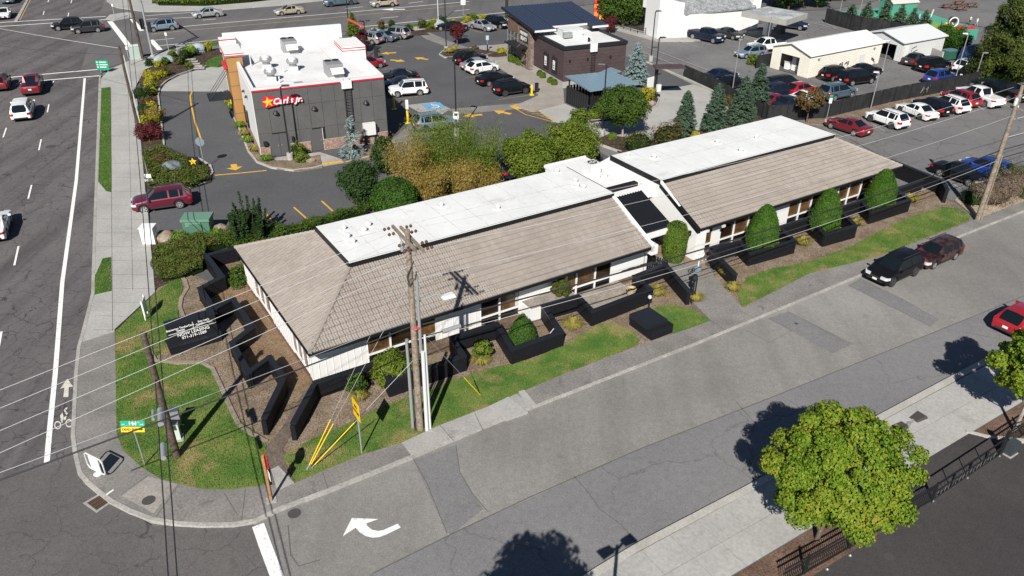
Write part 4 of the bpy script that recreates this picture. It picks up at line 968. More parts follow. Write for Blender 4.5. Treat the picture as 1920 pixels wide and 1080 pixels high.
# block courses as slightly proud rows
for z in np.arange(.75, 4.4, .4):
    P_(MB().fbox(f, 0, 8.45, 0, .048, z, z + .385), 'block_course', M_plum, CF); P_(MB().fbox(f, 0, .048, .049, 8.2, z, z + .385), 'block_course', M_plum, CF)
P_(MB().fbox(f, -.06, 8.5, -.06, .046, 0, .74), 'plinth', M_conc, CF); P_(MB().fbox(f, -.06, .046, .048, 8.3, 0, .74), 'plinth', M_conc, CF)
for a in ((-.1, 8.55, -.1, .25), (-.1, .25, .251, 8.3), (8.2, 8.55, .251, 9)): P_(MB().fbox(f, *a, 4.45, 4.85), 'coping', M_dark, CF)
P_(MB().fbox(f, .26, 8.19, .26, 8.2, 4.605, 4.64), 'roof', M_memb, CF)
for a in (1.6, 3.9):
    fr_ = P_(MB().fbox(f, -.12, -.005, a, a + 1.3, 1.3, 3.1), 'menu_frame', M_dark, CF); P_(MB().fbox(f, -.14, -.122, a + .4, a + .95, 1.65, 2.75), 'poster', M_white, fr_)
    P_(MB().fbox(f, -.15, -.141, a + .5, a + .85, 2.1, 2.2), 'print', M_dark, fr_); P_(MB().fbox(f, -.15, -.141, a + .55, a + .8, 1.8, 1.95), 'print', M_dark, fr_)
    P_(MB().tube([f(-.02, a + .65, 3.3), f(-.4, a + .65, 3.55), f(-.5, a + .65, 3.45)], .03, 5), 'wall_lamp', M_dark, CF)
ld = P_(MB().bar(f(3.6, -.2, .9), f(3.6, -.2, 4.9), .05), 'ladder', M_dark, CF); P_(MB().bar(f(4.1, -.2, .9), f(4.1, -.2, 4.9), .05), 'ladder_rail', M_dark, ld)
for i in range(12): P_(MB().bar(f(3.63, -.2, 1.0 + i * .3), f(4.07, -.2, 1.0 + i * .3), .035), 'rung', M_dark, ld)
P_(MB().fbox(f, 3.4, 4.3, -.3, -.12, 4.0, 4.95), 'ladder_gate', M_white, CF)
for a in (.7, 3.1, 6.2): P_(MB().fbox(f, a, a + .18, -.12, -.005, 3.0, 3.3), 'wall_lamp', M_dark, CF)
# stone entrance bay, one course of stones after another
P_(MB().fbox(f, -.5, 8.2, 8.3, 15.2, 0, 5.2), 'hall', M_stone2, CF)
mb = MB()
for j in range(21):
    y = 8.25 + (j % 2) * -.15
    while y < 11.9:
        w_ = rng.uniform(.25, .6); a, b = max(y, 8.25) + .01, min(y + w_, 11.9) - .01
        if b - a > .05: mb.fbox(f, -.56 - rng.uniform(0, .04), -.5, a, b, j * .24 + .01, j * .24 + .23)
        y += w_
P_(mb, 'stonework', M_stone2, CF, kind='stuff')
P_(MB().fbox(f, -.55, -.50, 11.95, 15.2, 3.9, 5.6), 'timber_cladding', mottled('weathered_timber', (.10, .06, .045), (.19, .12, .09), 2, fine=7), CF)
gl = P_(MB().fbox(f, -.56, -.502, 11.95, 15.2, .1, 3.88), 'glazing', mat('shop_glass', (.05, .07, .07), .08, spec=.7), CF)
for y in (11.97, 13.0, 14.1, 15.1): P_(MB().fbox(f, -.62, -.562, y, y + .09, .1, 3.88), 'mullion', M_steel, gl)
for z in (1.2, 2.3, 3.2): P_(MB().fbox(f, -.615, -.563, 11.95, 15.2, z, z + .07), 'transom', M_steel, gl)
P_(MB().fbox(f, -.58, -.502, 9.3, 10.7, .1, 2.4), 'door', M_glassd, CF)
cn = P_(MB().fbox(f, -2.0, -.56, 8.8, 13.0, 2.75, 2.95), 'entrance_canopy', M_dark, CF)
for y in (9.2, 12.6): P_(MB().tube([f(-1.9, y, 2.95), f(-.56, y, 4.0)], .03, 5), 'hanger', M_dark, cn)
# shed roof: standing seam, low side toward the flat roof
M_fas = M_dark
def shed(a0, a1, b0, b1, z0, z1):
    lo0, lo1, hi0, hi1 = f(a0, b0, z0), f(a1, b0, z0), f(a0, b1, z1), f(a1, b1, z1); d = Vector((0, 0, -.28))
    P_(MB().hexa([lo0 + d, lo1 + d, hi1 + d, hi0 + d], [lo0, lo1, hi1, hi0]), 'shed_roof', M_seam, CF)
    n = int((a1 - a0) / .42)
    for i in range(n + 1):
        a = a0 + .02 + (a1 - a0 - .04) * i / n; P_(MB().bar(f(a, b0, z0 + .03), f(a, b1, z1 + .03), .05, .07), 'seam', M_seam, CF)
    P_(MB().fbox(f, a0, a1, b0 - .14, b0 - .005, z0 - .2, z0 + .03), 'gutter', M_vent, CF)
    P_(MB().bar(f(a0 - .03, b0 - .1, z0 - .12), f(a0 - .03, b1 + .1, z1 - .12), .06, .34), 'rake_trim', M_fas, CF)
shed(-.9, 2.0, 6.3, 16.4, 5.45, 6.5); shed(2.01, 7.0, 7.4, 16.4, 5.56, 6.5); shed(7.01, 9.3, 6.1, 16.4, 5.43, 6.5)
P_(MB().fbox(f, .3, 8.2, 8.0, 8.29, 4.57, 5.3), 'upper_wall', M_white, CF)
for a in (1.4, 4.2, 7.4): P_(MB().fbox(f, a, a + .1, 6.9, 7.0, 4.57, 5.3), 'post', M_dark, CF)
ru = thing('rooftop_unit', 'pale green rooftop air conditioner on the coffee shop flat roof', 'air conditioner', f(3.2, 5, 4.56))
P_(MB().fbox(f, 2.2, 4.9, 4.6, 6.2, 4.6, 5.6), 'casing', mat('pale_green', (.50, .56, .52), .5), ru); P_(MB().fbox(f, 2.1, 3.2, 4.1, 4.59, 4.8, 5.4), 'intake', M_steel, ru); P_(MB().fbox(f, 2.15, 4.95, 4.55, 6.25, 5.61, 5.66), 'lid', M_vent, ru)
c2 = thing('condenser_unit', 'small white condenser near the coffee shop roof ladder', 'air conditioner', f(4.2, 2.2, 4.56)); P_(MB().fbox(f, 3.8, 4.6, 1.9, 2.6, 4.57, 5.3), 'casing', M_white, c2); P_(MB().lathe(tuple(f(4.2, 1.86, 4.93)), [(.28, 0), (.28, .03)], 12, axis='y'), 'fan_ring', M_dark, c2)
sg = thing('wall_sign', 'white lettered sign on the brown stone front of the coffee shop', 'sign', f(-.7, 10, 4))
P_(MB().fbox(f, -.66, -.60, 8.75, 11.2, 3.35, 4.75), 'panel', M_dark, sg)
n_ = f(0, -1) - f(0, 0)
text('HUMAN', .62, f(-.67, 9.95, 4.35), n_, (0, 0, 1), M_white, sg, bold=.012); text('BEAN', .72, f(-.67, 9.95, 3.72), n_, (0, 0, 1), M_white, sg, bold=.012)
# refuse enclosure with blue roof
RE = thing('refuse_enclosure', 'black boarded refuse enclosure under a pale blue metal roof', 'shelter', f(1, -7))
M_blue = mat('pale_blue_metal', (.23, .33, .40), .4, .3)
def slat_wall(p, q, h, root, n=None):
    p, q = f(*p), f(*q); L = (q - p).length; n = n or max(2, int(L / .42))
    for i in range(n):
        a, b = p.lerp(q, i / n + .012), p.lerp(q, (i + 1) / n - .012); P_(MB().seg(a, b, .07, .08, h), 'board', M_dark, root)
slat_wall((-2.3, -5.3), (-1.8, -9.6), 1.9, RE); slat_wall((-2.2, -5.2), (4.2, -4.1), 1.9, RE); slat_wall((-1.7, -9.7), (4.2, -8.8), 1.9, RE); slat_wall((4.25, -4.2), (4.25, -8.7), 1.9, RE)
R0 = [f(-1.95, -4.2, 2.75), f(-2.2, -10.5, 2.75), f(3.9, -10.4, 2.85), f(3.7, -4.8, 2.85)]
P_(MB().hexa([p - Vector((0, 0, .12)) for p in R0], R0), 'roof', M_blue, RE)
for i in range(9):
    t = i / 8; P_(MB().bar(R0[0].lerp(R0[3], t) + Vector((0, 0, .02)), R0[1].lerp(R0[2], t) + Vector((0, 0, .02)), .04, .05), 'rib', M_blue, RE)
for a, b in ((-1.7, -4.8), (-1.6, -10.), (3.5, -10.), (3.4, -5.2)): P_(MB().fbox(f, a, a + .12, b, b + .12, 0, 2.62), 'post', M_dark, RE)
R1 = [f(2.6, -3.9, 2.6), f(3.4, -4.8, 2.6), f(5.2, -4.6, 2.65), f(4.9, -2.6, 2.65)]
P_(MB().hexa([p - Vector((0, 0, .1)) for p in R1], R1), 'lean_to_roof', M_blue, RE)

# ------------------------------------------------------------ two gabled garages
def garage(label, B, hd, wid, dep, eave, ridge, m, door, clap, roofm):
    """B: near right corner of the gable front; front runs to the left-back"""
    F_ = fr(B, hd); r = thing('garage', label, 'garage', F_(dep / 2, wid / 2)); t = .12
    f2 = F_
    P_(MB().fbox(f2, 0, dep, 0, t, 0, eave), 'side_wall', m, r); P_(MB().fbox(f2, 0, dep, wid - t, wid, 0, eave), 'side_wall', m, r); P_(MB().fbox(f2, dep - t, dep, t, wid - t, 0, eave), 'back_wall', m, r)
    d0, d1, dh = door
    P_(MB().fbox(f2, 0, t, t, d0, 0, eave), 'front_wall', m, r); P_(MB().fbox(f2, 0, t, d1, wid - t, 0, eave), 'front_wall', m, r); P_(MB().fbox(f2, 0, t, d0, d1, dh, eave), 'front_wall', m, r)
    for x in (0, dep - t):
        A = [f2(x, 0, eave), f2(x, wid, eave), f2(x, wid / 2, ridge)]; Bq = [p + (f2(t, 0) - f2(0, 0)) for p in A]
        P_(MB().add(A + Bq, [(0, 2, 1), (3, 4, 5), (0, 1, 4, 3), (1, 2, 5, 4), (2, 0, 3, 5)]), 'gable', m, r)
    for s in (0, 1):
        a, b = (-.25, wid / 2) if s == 0 else (wid / 2, wid + .25); dz = (ridge - eave) / (wid / 2) * .25
        z0, z1 = (eave - dz, ridge) if s == 0 else (ridge, eave - dz); q = [f2(-.3, a, z0 + .05), f2(dep + .3, a, z0 + .05), f2(dep + .3, b, z1 + .05), f2(-.3, b, z1 + .05)]
        P_(MB().hexa(q, [p + Vector((0, 0, .1)) for p in q]), 'roof', roofm, r)
    P_(MB().fbox(f2, .2, dep - .3, t + .1, wid - t - .1, .01, .03), 'floor', M_lot, r)
    if clap == 'h':
        for z in np.arange(.1, eave, .2):
            P_(MB().fbox(f2, .02, dep, -.03, -.002, z, z + .17), 'clapboard', m, r)
            for u0, u1 in ((0, d0), (d1, wid)): P_(MB().fbox(f2, -.03, -.002, u0, u1, z, z + .17), 'clapboard', m, r)
    else:
        for y in np.arange(.15, dep, .35): P_(MB().fbox(f2, y, y + .05, -.03, -.002, .02, eave), 'rib', m, r)
        for y in [q for q in np.arange(.1, wid, .35) if not d0 - .05 < q < d1]: P_(MB().fbox(f2, -.03, -.002, y, y + .05, .02, eave), 'rib', m, r)
    return r, f2
G1, g1f = garage('cream clapboard garage with an open door at the left end', g(1513, 147), radians(33), 6.0, 14.3, 2.75, 3.65, M_cream, (1.6, 4.6, 2.2), 'h', mat('cream_roof', (.78, .77, .73), .5))
G2, g2f = garage('light grey ribbed metal garage with a dark open door', g(1687, 116), radians(31), 6.6, 9.0, 2.45, 3.35, mat('pale_grey_metal', (.55, .56, .56), .5), (1.0, 5.4, 2.0), 'v', mat('grey_white_roof', (.60, .61, .62), .45))
for a in (1.5, 12.6): P_(MB().lathe(tuple(g1f(a, -.06, 2.2)), [(.2, 0), (.2, .12)], 10), 'round_vent', M_steel, G1)
P_(MB().fbox(g1f, 9.8, 11.0, -.06, -.034, .2, 1.7), 'metal_door', M_vent, G1); P_(MB().fbox(g2f, .35, 1.2, -.07, -.034, .1, 2.0), 'door', M_white, G2)
for a in (5.8, 7.0):
    P_(MB().tube([g1f(a, -.1, .9), g1f(a, -.3, 1.2), g1f(a + .4, -.3, 1.25), g1f(a + .4, -.3, .8)], .05, 6), 'bracket', M_dark, G1)
for a, z in ((1.9, 1.6), (2.3, 1.1)): P_(MB().tube([g2f(a, -.05, z - .4), g2f(a, -.1, z), g2f(a + .9, -.1, z + .2)], .03, 5), 'conduit', M_dark, G2)
# equipment inside the cream garage door
for i, (a, b, s, lb) in enumerate(((.9, 3.9, (.7, .6, 1.0), 'white appliance left in the garage doorway'), (1.2, 3.0, (.6, .6, 1.7), 'tall white cabinet with a tilted screen in the garage doorway'), (1.0, 2.1, (.9, .6, .8), 'low white cart at the right of the garage doorway'))):
    r = thing('appliance', lb, 'appliance', g1f(a, b, 0)); P_(MB().fbox(g1f, a, a + s[0], b, b + s[1], .08, s[2]), 'body', M_white, r); P_(MB().fbox(g1f, a - .05, a + s[0] + .02, b - .05, b + s[1] + .05, s[2] + .001, s[2] + .08), 'top', M_vent, r)
    P_(MB().fbox(g1f, a + .05, a + .15, b + .05, b + .15, 0, .079), 'foot', M_dark, r)

# ------------------------------------------------------------ bank with shingle roof and carport
bo = g(1245, 71); bkf = fr(bo, radians(22))
BK = thing('bank_building', 'white stucco bank with a grey shingle roof and flat drive-up canopy', 'building', bkf(8, 4))
f = bkf
M_shing = mottled('grey_shingle', (.16, .17, .175), (.30, .31, .32), 1.2, fine=6, fa=.8)
P_(MB().fbox(f, -1.5, .8, -.4, 3.4, 0, 9.5), 'fin_tower', M_white, BK)
for i, z in enumerate(np.arange(.5, 9.3, .42)): P_(MB().fbox(f, -1.54, -.2, -.43, -.402, z, z + .3), 'siding_board', M_white, BK)
curve = [(.8, -.4), (2.2, -.9), (3.8, -1.1), (5.5, -.9), (8, -.5), (15.5, 0.2)]
poly = [f(a, b) for a, b in curve] + [f(15.5, 7), f(.8, 7)]
P_(MB().prism(poly, 0, 3.3), 'wall', M_white, BK)
A, B, C, D = f(2.6, -1.1, 3.45), f(15.9, -.1, 3.45), f(15.9, 6.5, 7.2), f(-.2, 6.5, 7.2); d = Vector((0, 0, -.2))
P_(MB().hexa([A + d, B + d, C + d, D + d], [A, B, C, D]), 'shingle_roof', M_shing, BK)
for i in range(14):
    t0, t1 = i / 14, (i + 1) / 14; P_(MB().add([A.lerp(D, t0) + Vector((0, 0, .05)), B.lerp(C, t0) + Vector((0, 0, .05)), B.lerp(C, t1) + Vector((0, 0, .015)), A.lerp(D, t1) + Vector((0, 0, .015)), A.lerp(D, t0), B.lerp(C, t0)], [(0, 1, 2, 3), (4, 5, 1, 0)]), 'shingle_course', M_shing, BK)
mb = MB(); pts = [f(.8, -.45, 0), f(.8, -.45, 6.9), f(-.3, 6.4, 7.4), f(-.3, 6.4, 0)]; q = (f(1.2, 0) - f(0, 0)) * .2
P_(MB().prism([f(.81, -.35), f(2.4, -.85), f(1.0, 6.4), f(-.3, 6.4)], 3.31, 5.0), 'curved_wall', M_white, BK)
P_(MB().fbox(f, 2, 15.9, 6.55, 9, 3.0, 8.2), 'rear_wall', M_white, BK)
P_(MB().fbox(f, 15.51, 17.0, .3, 6, 0, 4.6), 'rear_wing', M_white, BK)
# canopy
cp0 = [g(1391, 21, 4.0), g(1475, 38, 4.0), g(1515, 25, 4.0), g(1440, 12, 4.0)]
CN = P_(MB().hexa([p - Vector((0, 0, .75)) for p in cp0], cp0), 'drive_up_canopy', mottled('canopy_fascia', (.30, .295, .27), (.36, .355, .33), 1), BK)
ins = [p.lerp(sum(cp0, Vector()) / 4, .03) for p in cp0]
P_(MB().hexa([p + Vector((0, 0, .005)) for p in ins], [p + Vector((0, 0, .03)) for p in ins]), 'canopy_roof', mottled('stained_roof', (.22, .24, .26), (.45, .46, .46), .4, fine=3, fa=.4), CN)
for u, v, w_, h_, m in ((1463, 62, .9, 3.2, M_cgrey), (1437, 66, .8, 3.2, M_white)):
    p = g(u, v); P_(MB().box((p.x, p.y, h_ / 2), (w_, w_ * 1.2, h_), radians(22)), 'pier', m, BK)
P_(MB().fbox(f, 15.0, 20.5, 3.5, 4.0, 0, 3.1), 'carport_wall', M_shade if False else M_cgrey, BK)
p = g(1420, 50); 
for u in (1408, 1416): q = g(u, 49); P_(MB().box((q.x, q.y + .1, 1.3), (.9, .08, 2.2), radians(22)), 'window', M_glassd, BK)
# railing beside the bank
rl = thing('railing', 'low dark rail fence in front of the round tree by the bank', 'fence', g(1150, 55))
pts = X((1128, 45), (1156, 52), (1169, 56), (1182, 60), (1195, 64), (1210, 66))
for i, p in enumerate(pts): P_(MB().box((p.x, p.y, .55), (.08, .08, 1.1)), 'post', M_dark, rl)
for i in range(len(pts) - 1):
    for z in (.4, 1.0): P_(MB().bar(pts[i] + Vector((0, 0, z)), pts[i + 1] + Vector((0, 0, z)), .05, .06), 'rail', M_dark, rl)
# play house
ph = thing('play_shed', 'green playground shed with a pale pitched roof', 'shed', g(1680, 28)); c = g(1680, 28); F_ = fr(c, radians(20))
M_green = mat('shed_green', (.07, .26, .19), .6)
P_(MB().fbox(F_, -2.6, 2.6, -1.5, 1.5, 0, 2.2), 'wall', M_green, ph)
for s in (-1, 1):
    q = [F_(-2.8, -1.7 * s, 2.15), F_(2.8, -1.7 * s, 2.15), F_(2.8, 0, 3.1), F_(-2.8, 0, 3.1)]; P_(MB().hexa(q, [p + Vector((0, 0, .1)) for p in q]), 'roof', mat('pale_roof', (.5, .47, .44), .7), ph)
for x in (-2.59, 2.59): P_(MB().add([F_(x, -1.5, 2.2), F_(x, 1.5, 2.2), F_(x, 0, 3.05)], [(0, 1, 2)]), 'gable', M_green, ph)
# ================================================================== VEHICLES
M_cglass = mat('car_glass', (.006, .009, .012), .04, spec=.6)
M_tyre = mat('tyre', (.018, .018, .019), .8)
M_rim = mat('alloy', (.55, .55, .57), .3, .7)
M_rimd = mat('dark_alloy', (.10, .10, .11), .35, .6)
M_lamp = mat('lamp_glass', (.70, .72, .74), .1, .3, spec=.9)
M_tail = mat('tail_lamp', (.40, .012, .015), .2)
M_plate = mat('plate', (.75, .75, .74), .5)
M_plast = mat('black_plastic', (.022, .022, .024), .6)
M_chrome = mat('chrome', (.6, .6, .6), .15, .9)
def paint(name, col, metal=.25):
    return mat('paint_' + name, col, .38, metal, coat=.9 if max(col) > .05 else .2, spec=.5 if max(col) > .05 else .15)
PAINT = dict(white=paint('white', (.76, .76, .75), 0), silver=paint('silver', (.42, .43, .44), .55), black=paint('black', (.008, .008, .010)), navy=paint('navy', (.012, .020, .045)),
             dkgrey=paint('dark_grey', (.045, .046, .050), .4), red=paint('red', (.36, .012, .022)), maroon=paint('maroon', (.125, .010, .028)), dkred=paint('dark_red', (.18, .010, .016)), blue=paint('blue', (.02, .06, .34), .35),
             sky=paint('silver_blue', (.25, .33, .42), .5), beige=paint('beige', (.42, .36, .27), .3), teal=paint('grey_blue', (.11, .17, .22), .45), plum=paint('plum', (.10, .035, .035), .2), darkgreen=paint('dark_green', (.012, .022, .018)))
_mm = PAINT['plum']; _k = NB(_mm); _k.b.inputs['Coat Weight'].default_value = .25; _tc = _k.new('ShaderNodeTexCoord')    # sun-faded lacquer on the old wagon
_k.color(_k.mix(_k.ramp(_k.noise(_tc.outputs['Object'], 1.6, 5, .65), [(.45, 0.), (.62, 1.)]), (.024, .006, .010), (.10, .05, .035)))

# kind: length, width, height, wheelbase, wheel radius, front overhang, deck profile [(x, z)], roof: cowl, roof start, roof end, rear glass base
KIND = {
 'suv':   dict(L=4.55, W=1.84, H=1.68, wb=2.65, r=.36, fo=.88, deck=[(0, .62), (.06, .80), (.35, .93), (1.15, 1.02), (4.3, 1.08), (4.5, 1.02), (4.55, .8)], roof=(1.12, 1.85, 3.95, 4.46), rail=True),
 'bigsuv': dict(L=5.0, W=1.98, H=1.80, wb=2.9, r=.39, fo=.92, deck=[(0, .70), (.06, .92), (.35, 1.04), (1.35, 1.12), (4.8, 1.14), (4.95, 1.05), (5.0, .85)], roof=(1.32, 2.0, 4.55, 4.92), rail=True),
 'boxsuv': dict(L=4.45, W=1.80, H=1.74, wb=2.62, r=.36, fo=.82, deck=[(0, .66), (.05, .90), (.3, .99), (1.25, 1.06), (4.25, 1.06), (4.4, 1.0), (4.45, .8)], roof=(1.22, 1.72, 4.12, 4.38), rail=True),
 'sedan': dict(L=4.75, W=1.82, H=1.45, wb=2.75, r=.33, fo=.92, deck=[(0, .55), (.07, .68), (.4, .80), (1.35, .93), (3.9, .96), (4.6, .93), (4.72, .82), (4.75, .62)], roof=(1.30, 2.12, 3.25, 3.98), rail=False),
 'coupe': dict(L=4.65, W=1.85, H=1.38, wb=2.7, r=.34, fo=.92, deck=[(0, .55), (.07, .68), (.4, .78), (1.5, .92), (3.9, .97), (4.5, .95), (4.62, .84), (4.65, .62)], roof=(1.45, 2.25, 3.0, 4.0), rail=False),
 'hatch': dict(L=4.25, W=1.78, H=1.50, wb=2.62, r=.32, fo=.85, deck=[(0, .55), (.07, .70), (.35, .83), (1.1, .95), (4.0, 1.0), (4.2, .95), (4.25, .7)], roof=(1.05, 1.85, 3.5, 4.16), rail=False),
 'wagon': dict(L=4.62, W=1.73, H=1.47, wb=2.63, r=.31, fo=.90, deck=[(0, .55), (.07, .68), (.4, .78), (1.3, .89), (4.4, .92), (4.56, .9), (4.62, .66)], roof=(1.28, 1.95, 4.15, 4.52), rail=True),
 'van':   dict(L=5.1, W=1.98, H=1.76, wb=3.03, r=.35, fo=.92, deck=[(0, .6), (.06, .78), (.3, .92), (.95, 1.05), (4.9, 1.05), (5.05, .98), (5.1, .75)], roof=(.85, 1.85, 4.7, 5.02), rail=False),
 'pickup': dict(L=5.75, W=1.98, H=1.86, wb=3.65, r=.39, fo=.95, deck=[(0, .75), (.05, 1.0), (.3, 1.10), (1.4, 1.16), (5.6, 1.14), (5.7, 1.12), (5.75, .9)], roof=(1.38, 2.05, 3.5, 3.82), rail=False, bed=True),
}
def lerp_prof(pr, x):
    for (x0, z0), (x1, z1) in zip(pr, pr[1:]):
        if x <= x1: return z0 + (z1 - z0) * max(0, (x - x0)) / max(1e-6, x1 - x0)
    return pr[-1][1]
CARMESH = {}
def car_parts(kind):
    if kind in CARMESH: return CARMESH[kind]
    K_ = KIND[kind]; L, Wd, H, wb, r, fo = (K_[k] for k in ('L', 'W', 'H', 'wb', 'r', 'fo')); x1, x2, x3, x4 = K_['roof']
    wx = (fo, fo + wb); Ra = r + .075
    xb1 = x2 + (x3 - x2) * (.48 if not K_.get('bed') else .5); three = kind in ('suv', 'bigsuv', 'boxsuv', 'wagon', 'van'); xb2 = x2 + (x3 - x2) * .86
    xs = {0, .03, .12, .25, L - .03, L - .12, L - .25, L, x1, x1 + .3 * (x2 - x1), x2, x3, x4, xb1 - .05, xb1 + .05}
    if three: xs |= {xb2 - .05, xb2 + .05}
    for c in wx: xs |= {c + Ra * cos(pi * k / 8) for k in range(9)}
    for x in np.linspace(.4, L - .4, 12): xs.add(float(x))
    xs = sorted(xs); q = [xs[0]]
    for x in xs[1:]:
        if x - q[-1] > .022 or x in (x1, x2, x3, x4): q.append(x)
    xs = q; xa = x1 + .3 * (x2 - x1); rings = []
    roofz = [(0, 0), (x1, lerp_prof(K_['deck'], x1)), (x2, H - .05), ((x2 + x3) / 2, H), (x3, H - .06), (x4, lerp_prof(K_['deck'], x4)), (L + .1, 0)]
    clr = .24 if kind in ('sedan', 'coupe', 'hatch', 'wagon') else .30
    for x in xs:
        zb = clr + (.10 if x < .1 or x > L - .1 else 0)
        for c in wx:
            if abs(x - c) < Ra - 1e-4: zb = max(zb, r + sqrt(Ra * Ra - (x - c) ** 2))
        ef = max(0, 1 - x / .45); er = max(0, 1 - (L - x) / .35); w = Wd / 2 * (1 - .20 * ef ** 2 - .11 * er ** 2)
        zs = lerp_prof(K_['deck'], x); zr = lerp_prof(roofz, x) if x1 <= x <= x4 else zs; k = min(1, max(0, (zr - zs) / .3))
        zb = min(zb, zs - .06)
        wr = w * .93 - max(0, zr - zs) * .36
        a = [(w * .96, zb), (w, zb + (zs - zb) * .45), (w * .985, zs - .07), (w * .93, zs)]
        if k > .02: a += [(wr, zr - .06 * k), (wr - .12 * k - w * .25 * (1 - k), zr - .012), (0, zr + .02)]
        else: a += [(w * .82, zs + .012), (w * .5, zs + .03), (0, zs + .04)]
        rings.append([(L / 2 - x, y, z) for y, z in a] + [(L / 2 - x, -y, z) for y, z in a[-2::-1]])
    n = 13; body = MB(); win = {}
    V = [p for rg in rings for p in rg]; used = {}
    def glass(x0, x1_, j):
        m = (x0 + x1_) / 2
        side = j in (3, 8)
        if side and xa <= m <= x3 + .0:
            if abs(m - xb1) <= .051 or (three and abs(m - xb2) <= .051): return None
            nm = 'side_window'; idx = (j, 0 if m < xb1 else (1 if (not three or m < xb2) else 2)); return nm, idx
        if side and three and x3 < m < x4 - .12: return None
        if j in (5, 6) and x1 < m < x2: return 'windscreen', 0
        if j in (5, 6) and x3 < m < x4: return 'rear_window', 0
        return None
    bf = []
    for i in range(len(xs) - 1):
        for j in range(n - 1):
            fc = (i * n + j, i * n + j + 1, (i + 1) * n + j + 1, (i + 1) * n + j); gk = glass(xs[i], xs[i + 1], j)
            if gk is None: bf.append(fc)
            else: win.setdefault(gk, []).append(fc)
    bf += [tuple(range(n))[::-1], tuple((len(xs) - 1) * n + k for k in range(n))]
    body.v = V; body.f = [list(q)[::-1] for q in bf]; body.m = [0] * len(bf)
    # dark underside so that the arches are not see-through
    body.box((0, 0, (clr + .62) / 2), (L - .5, Wd * .80, .62 - clr), 0, 1)
    out = []
    out.append(('body', body.mesh('body', [PAINT['white'], M_plast], True, 32), 'paint', None))
    for (nm, idx), fs in win.items():
        b = MB(); mp = {}
        for fc in fs:
            for v in fc:
                if v not in mp: mp[v] = len(b.v); b.v.append(V[v])
            b.f.append([mp[v] for v in fc][::-1]); b.m.append(0)
        out.append((nm, b.mesh(nm, M_cglass, True, 60), None, None))
    # wheels
    t = MB().lathe((0, -.11, 0), [(r * .62, 0), (r * .95, 0), (r, .04), (r, .18), (r * .95, .22), (r * .62, .22)], 20, axis='y').mesh('tyre', M_tyre, True)
    rm = MB().lathe((0, -.085, 0), [(r * .62, 0), (r * .66, .01), (r * .66, .16), (r * .62, .17)], 18, axis='y')
    rim = MB()
    for s in (-1, 1):
        for k in range(5):
            a = 2 * pi * k / 5; rim.bar((0, s * .105, 0), (cos(a) * r * .64, s * .1, sin(a) * r * .64), .09, .03, up=(0, 1, 0))
        for k in range(18):
            a0, a1 = 2 * pi * k / 18, 2 * pi * (k + 1) / 18
            rim.add([(cos(a) * rr * r, s * .112, sin(a) * rr * r) for a, rr in ((a0, .56), (a0, .68), (a1, .68), (a1, .56))], [(0, 1, 2, 3) if s < 0 else (3, 2, 1, 0)])
    hub = rm.mesh('hub', M_plast); rimm = rim.mesh('rim', M_rim)
    for sx in wx:
        for sy in (-1, 1): out.append(('wheel', t, None, ((L / 2 - sx, sy * (Wd / 2 - .115), r), [('rim', rimm), ('hub', hub)])))
    zh = lerp_prof(K_['deck'], .12); w2 = Wd / 2
    for s in (-1, 1):
        b = MB().prism([(L / 2 - p, s * w2 * q) for p, q in ((-.02, .42), (-.015, .78), (.10, .93), (.36, 1.005), (.38, .8), (.16, .45))], zh - .17, zh + .012)
        out.append(('headlight', b.mesh('headlight', M_lamp), None, None))
        zt = lerp_prof(K_['deck'], L - .08); hh = .24 if not K_['roof'][3] > L - .2 else .34
        b = MB().prism([(p - L / 2, s * w2 * q) for p, q in ((-.014, .62), (-.01, .87), (.1, .955), (.32, 1.004), (.34, .85), (.12, .6))], zt - hh * .8, zt - .03)
        out.append(('taillight', b.mesh('taillight', M_tail), None, None))
        b = MB().box((L / 2 - xa + .0, s * (w2 + .08), lerp_prof(K_['deck'], xa) + .06), (.12, .2, .14)); out.append(('mirror', b.mesh('mirror', [PAINT['white']]), 'paint', None))
        b = MB().box((0, s * (w2 - .035), clr + .07), (wb - 2 * Ra - .02, .09, .13)); b.m = [0] * 6
        out.append(('sill', b.mesh('sill', M_plast), None, None))
        for xd in (xb1 - .28, xb1 + .75):
            b = MB().box((L / 2 - xd, s * (w2 - .012), lerp_prof(K_['deck'], xd) - .11), (.17, .05, .035)); out.append(('door_handle', b.mesh('door_handle', M_chrome if kind == 'x' else [PAINT['white']]), 'paint', None))
        if K_['rail']:
            zr = H + .02; wr = w2 * .93 - (H - 1.05) * .36 - .06
            b = MB().bar((L / 2 - x2 - .1, s * wr, zr), (L / 2 - x3 + .05, s * wr, zr - .02), .045, .04); out.append(('roof_rail', b.mesh('roof_rail', M_plast), None, None))
    for s in (-1, 1):
        for xd in (xa + .12, xb1, x3 - .25):
            z1_ = lerp_prof(K_['deck'], xd) - .05; b = MB().box((L / 2 - xd, s * (w2 - .012), (clr + .2 + z1_) / 2), (.022, .036, z1_ - clr - .2)); out.append(('door_seam', b.mesh('door_seam', M_plast), None, None))
    b = MB().box((L / 2 - .02, 0, zh - .16), (.06, Wd * .46, .14)); out.append(('grille', b.mesh('grille', M_plast), None, None))
    b = MB().box((L / 2 - .02, 0, clr + .16), (.07, Wd * .62, .10)); out.append(('air_intake', b.mesh('air_intake', M_plast), None, None))
    b = MB().box((-L / 2 + .015, 0, clr + .16), (.07, Wd * .66, .12)); out.append(('rear_bumper', b.mesh('rear_bumper', M_plast), None, None))
    zp = lerp_prof(K_['deck'], L - .02) - .16
    b = MB().box((-L / 2 - .005, 0, max(zp, .5)), (.03, .32, .15)); out.append(('licence_plate', b.mesh('licence_plate', M_plate), None, None))
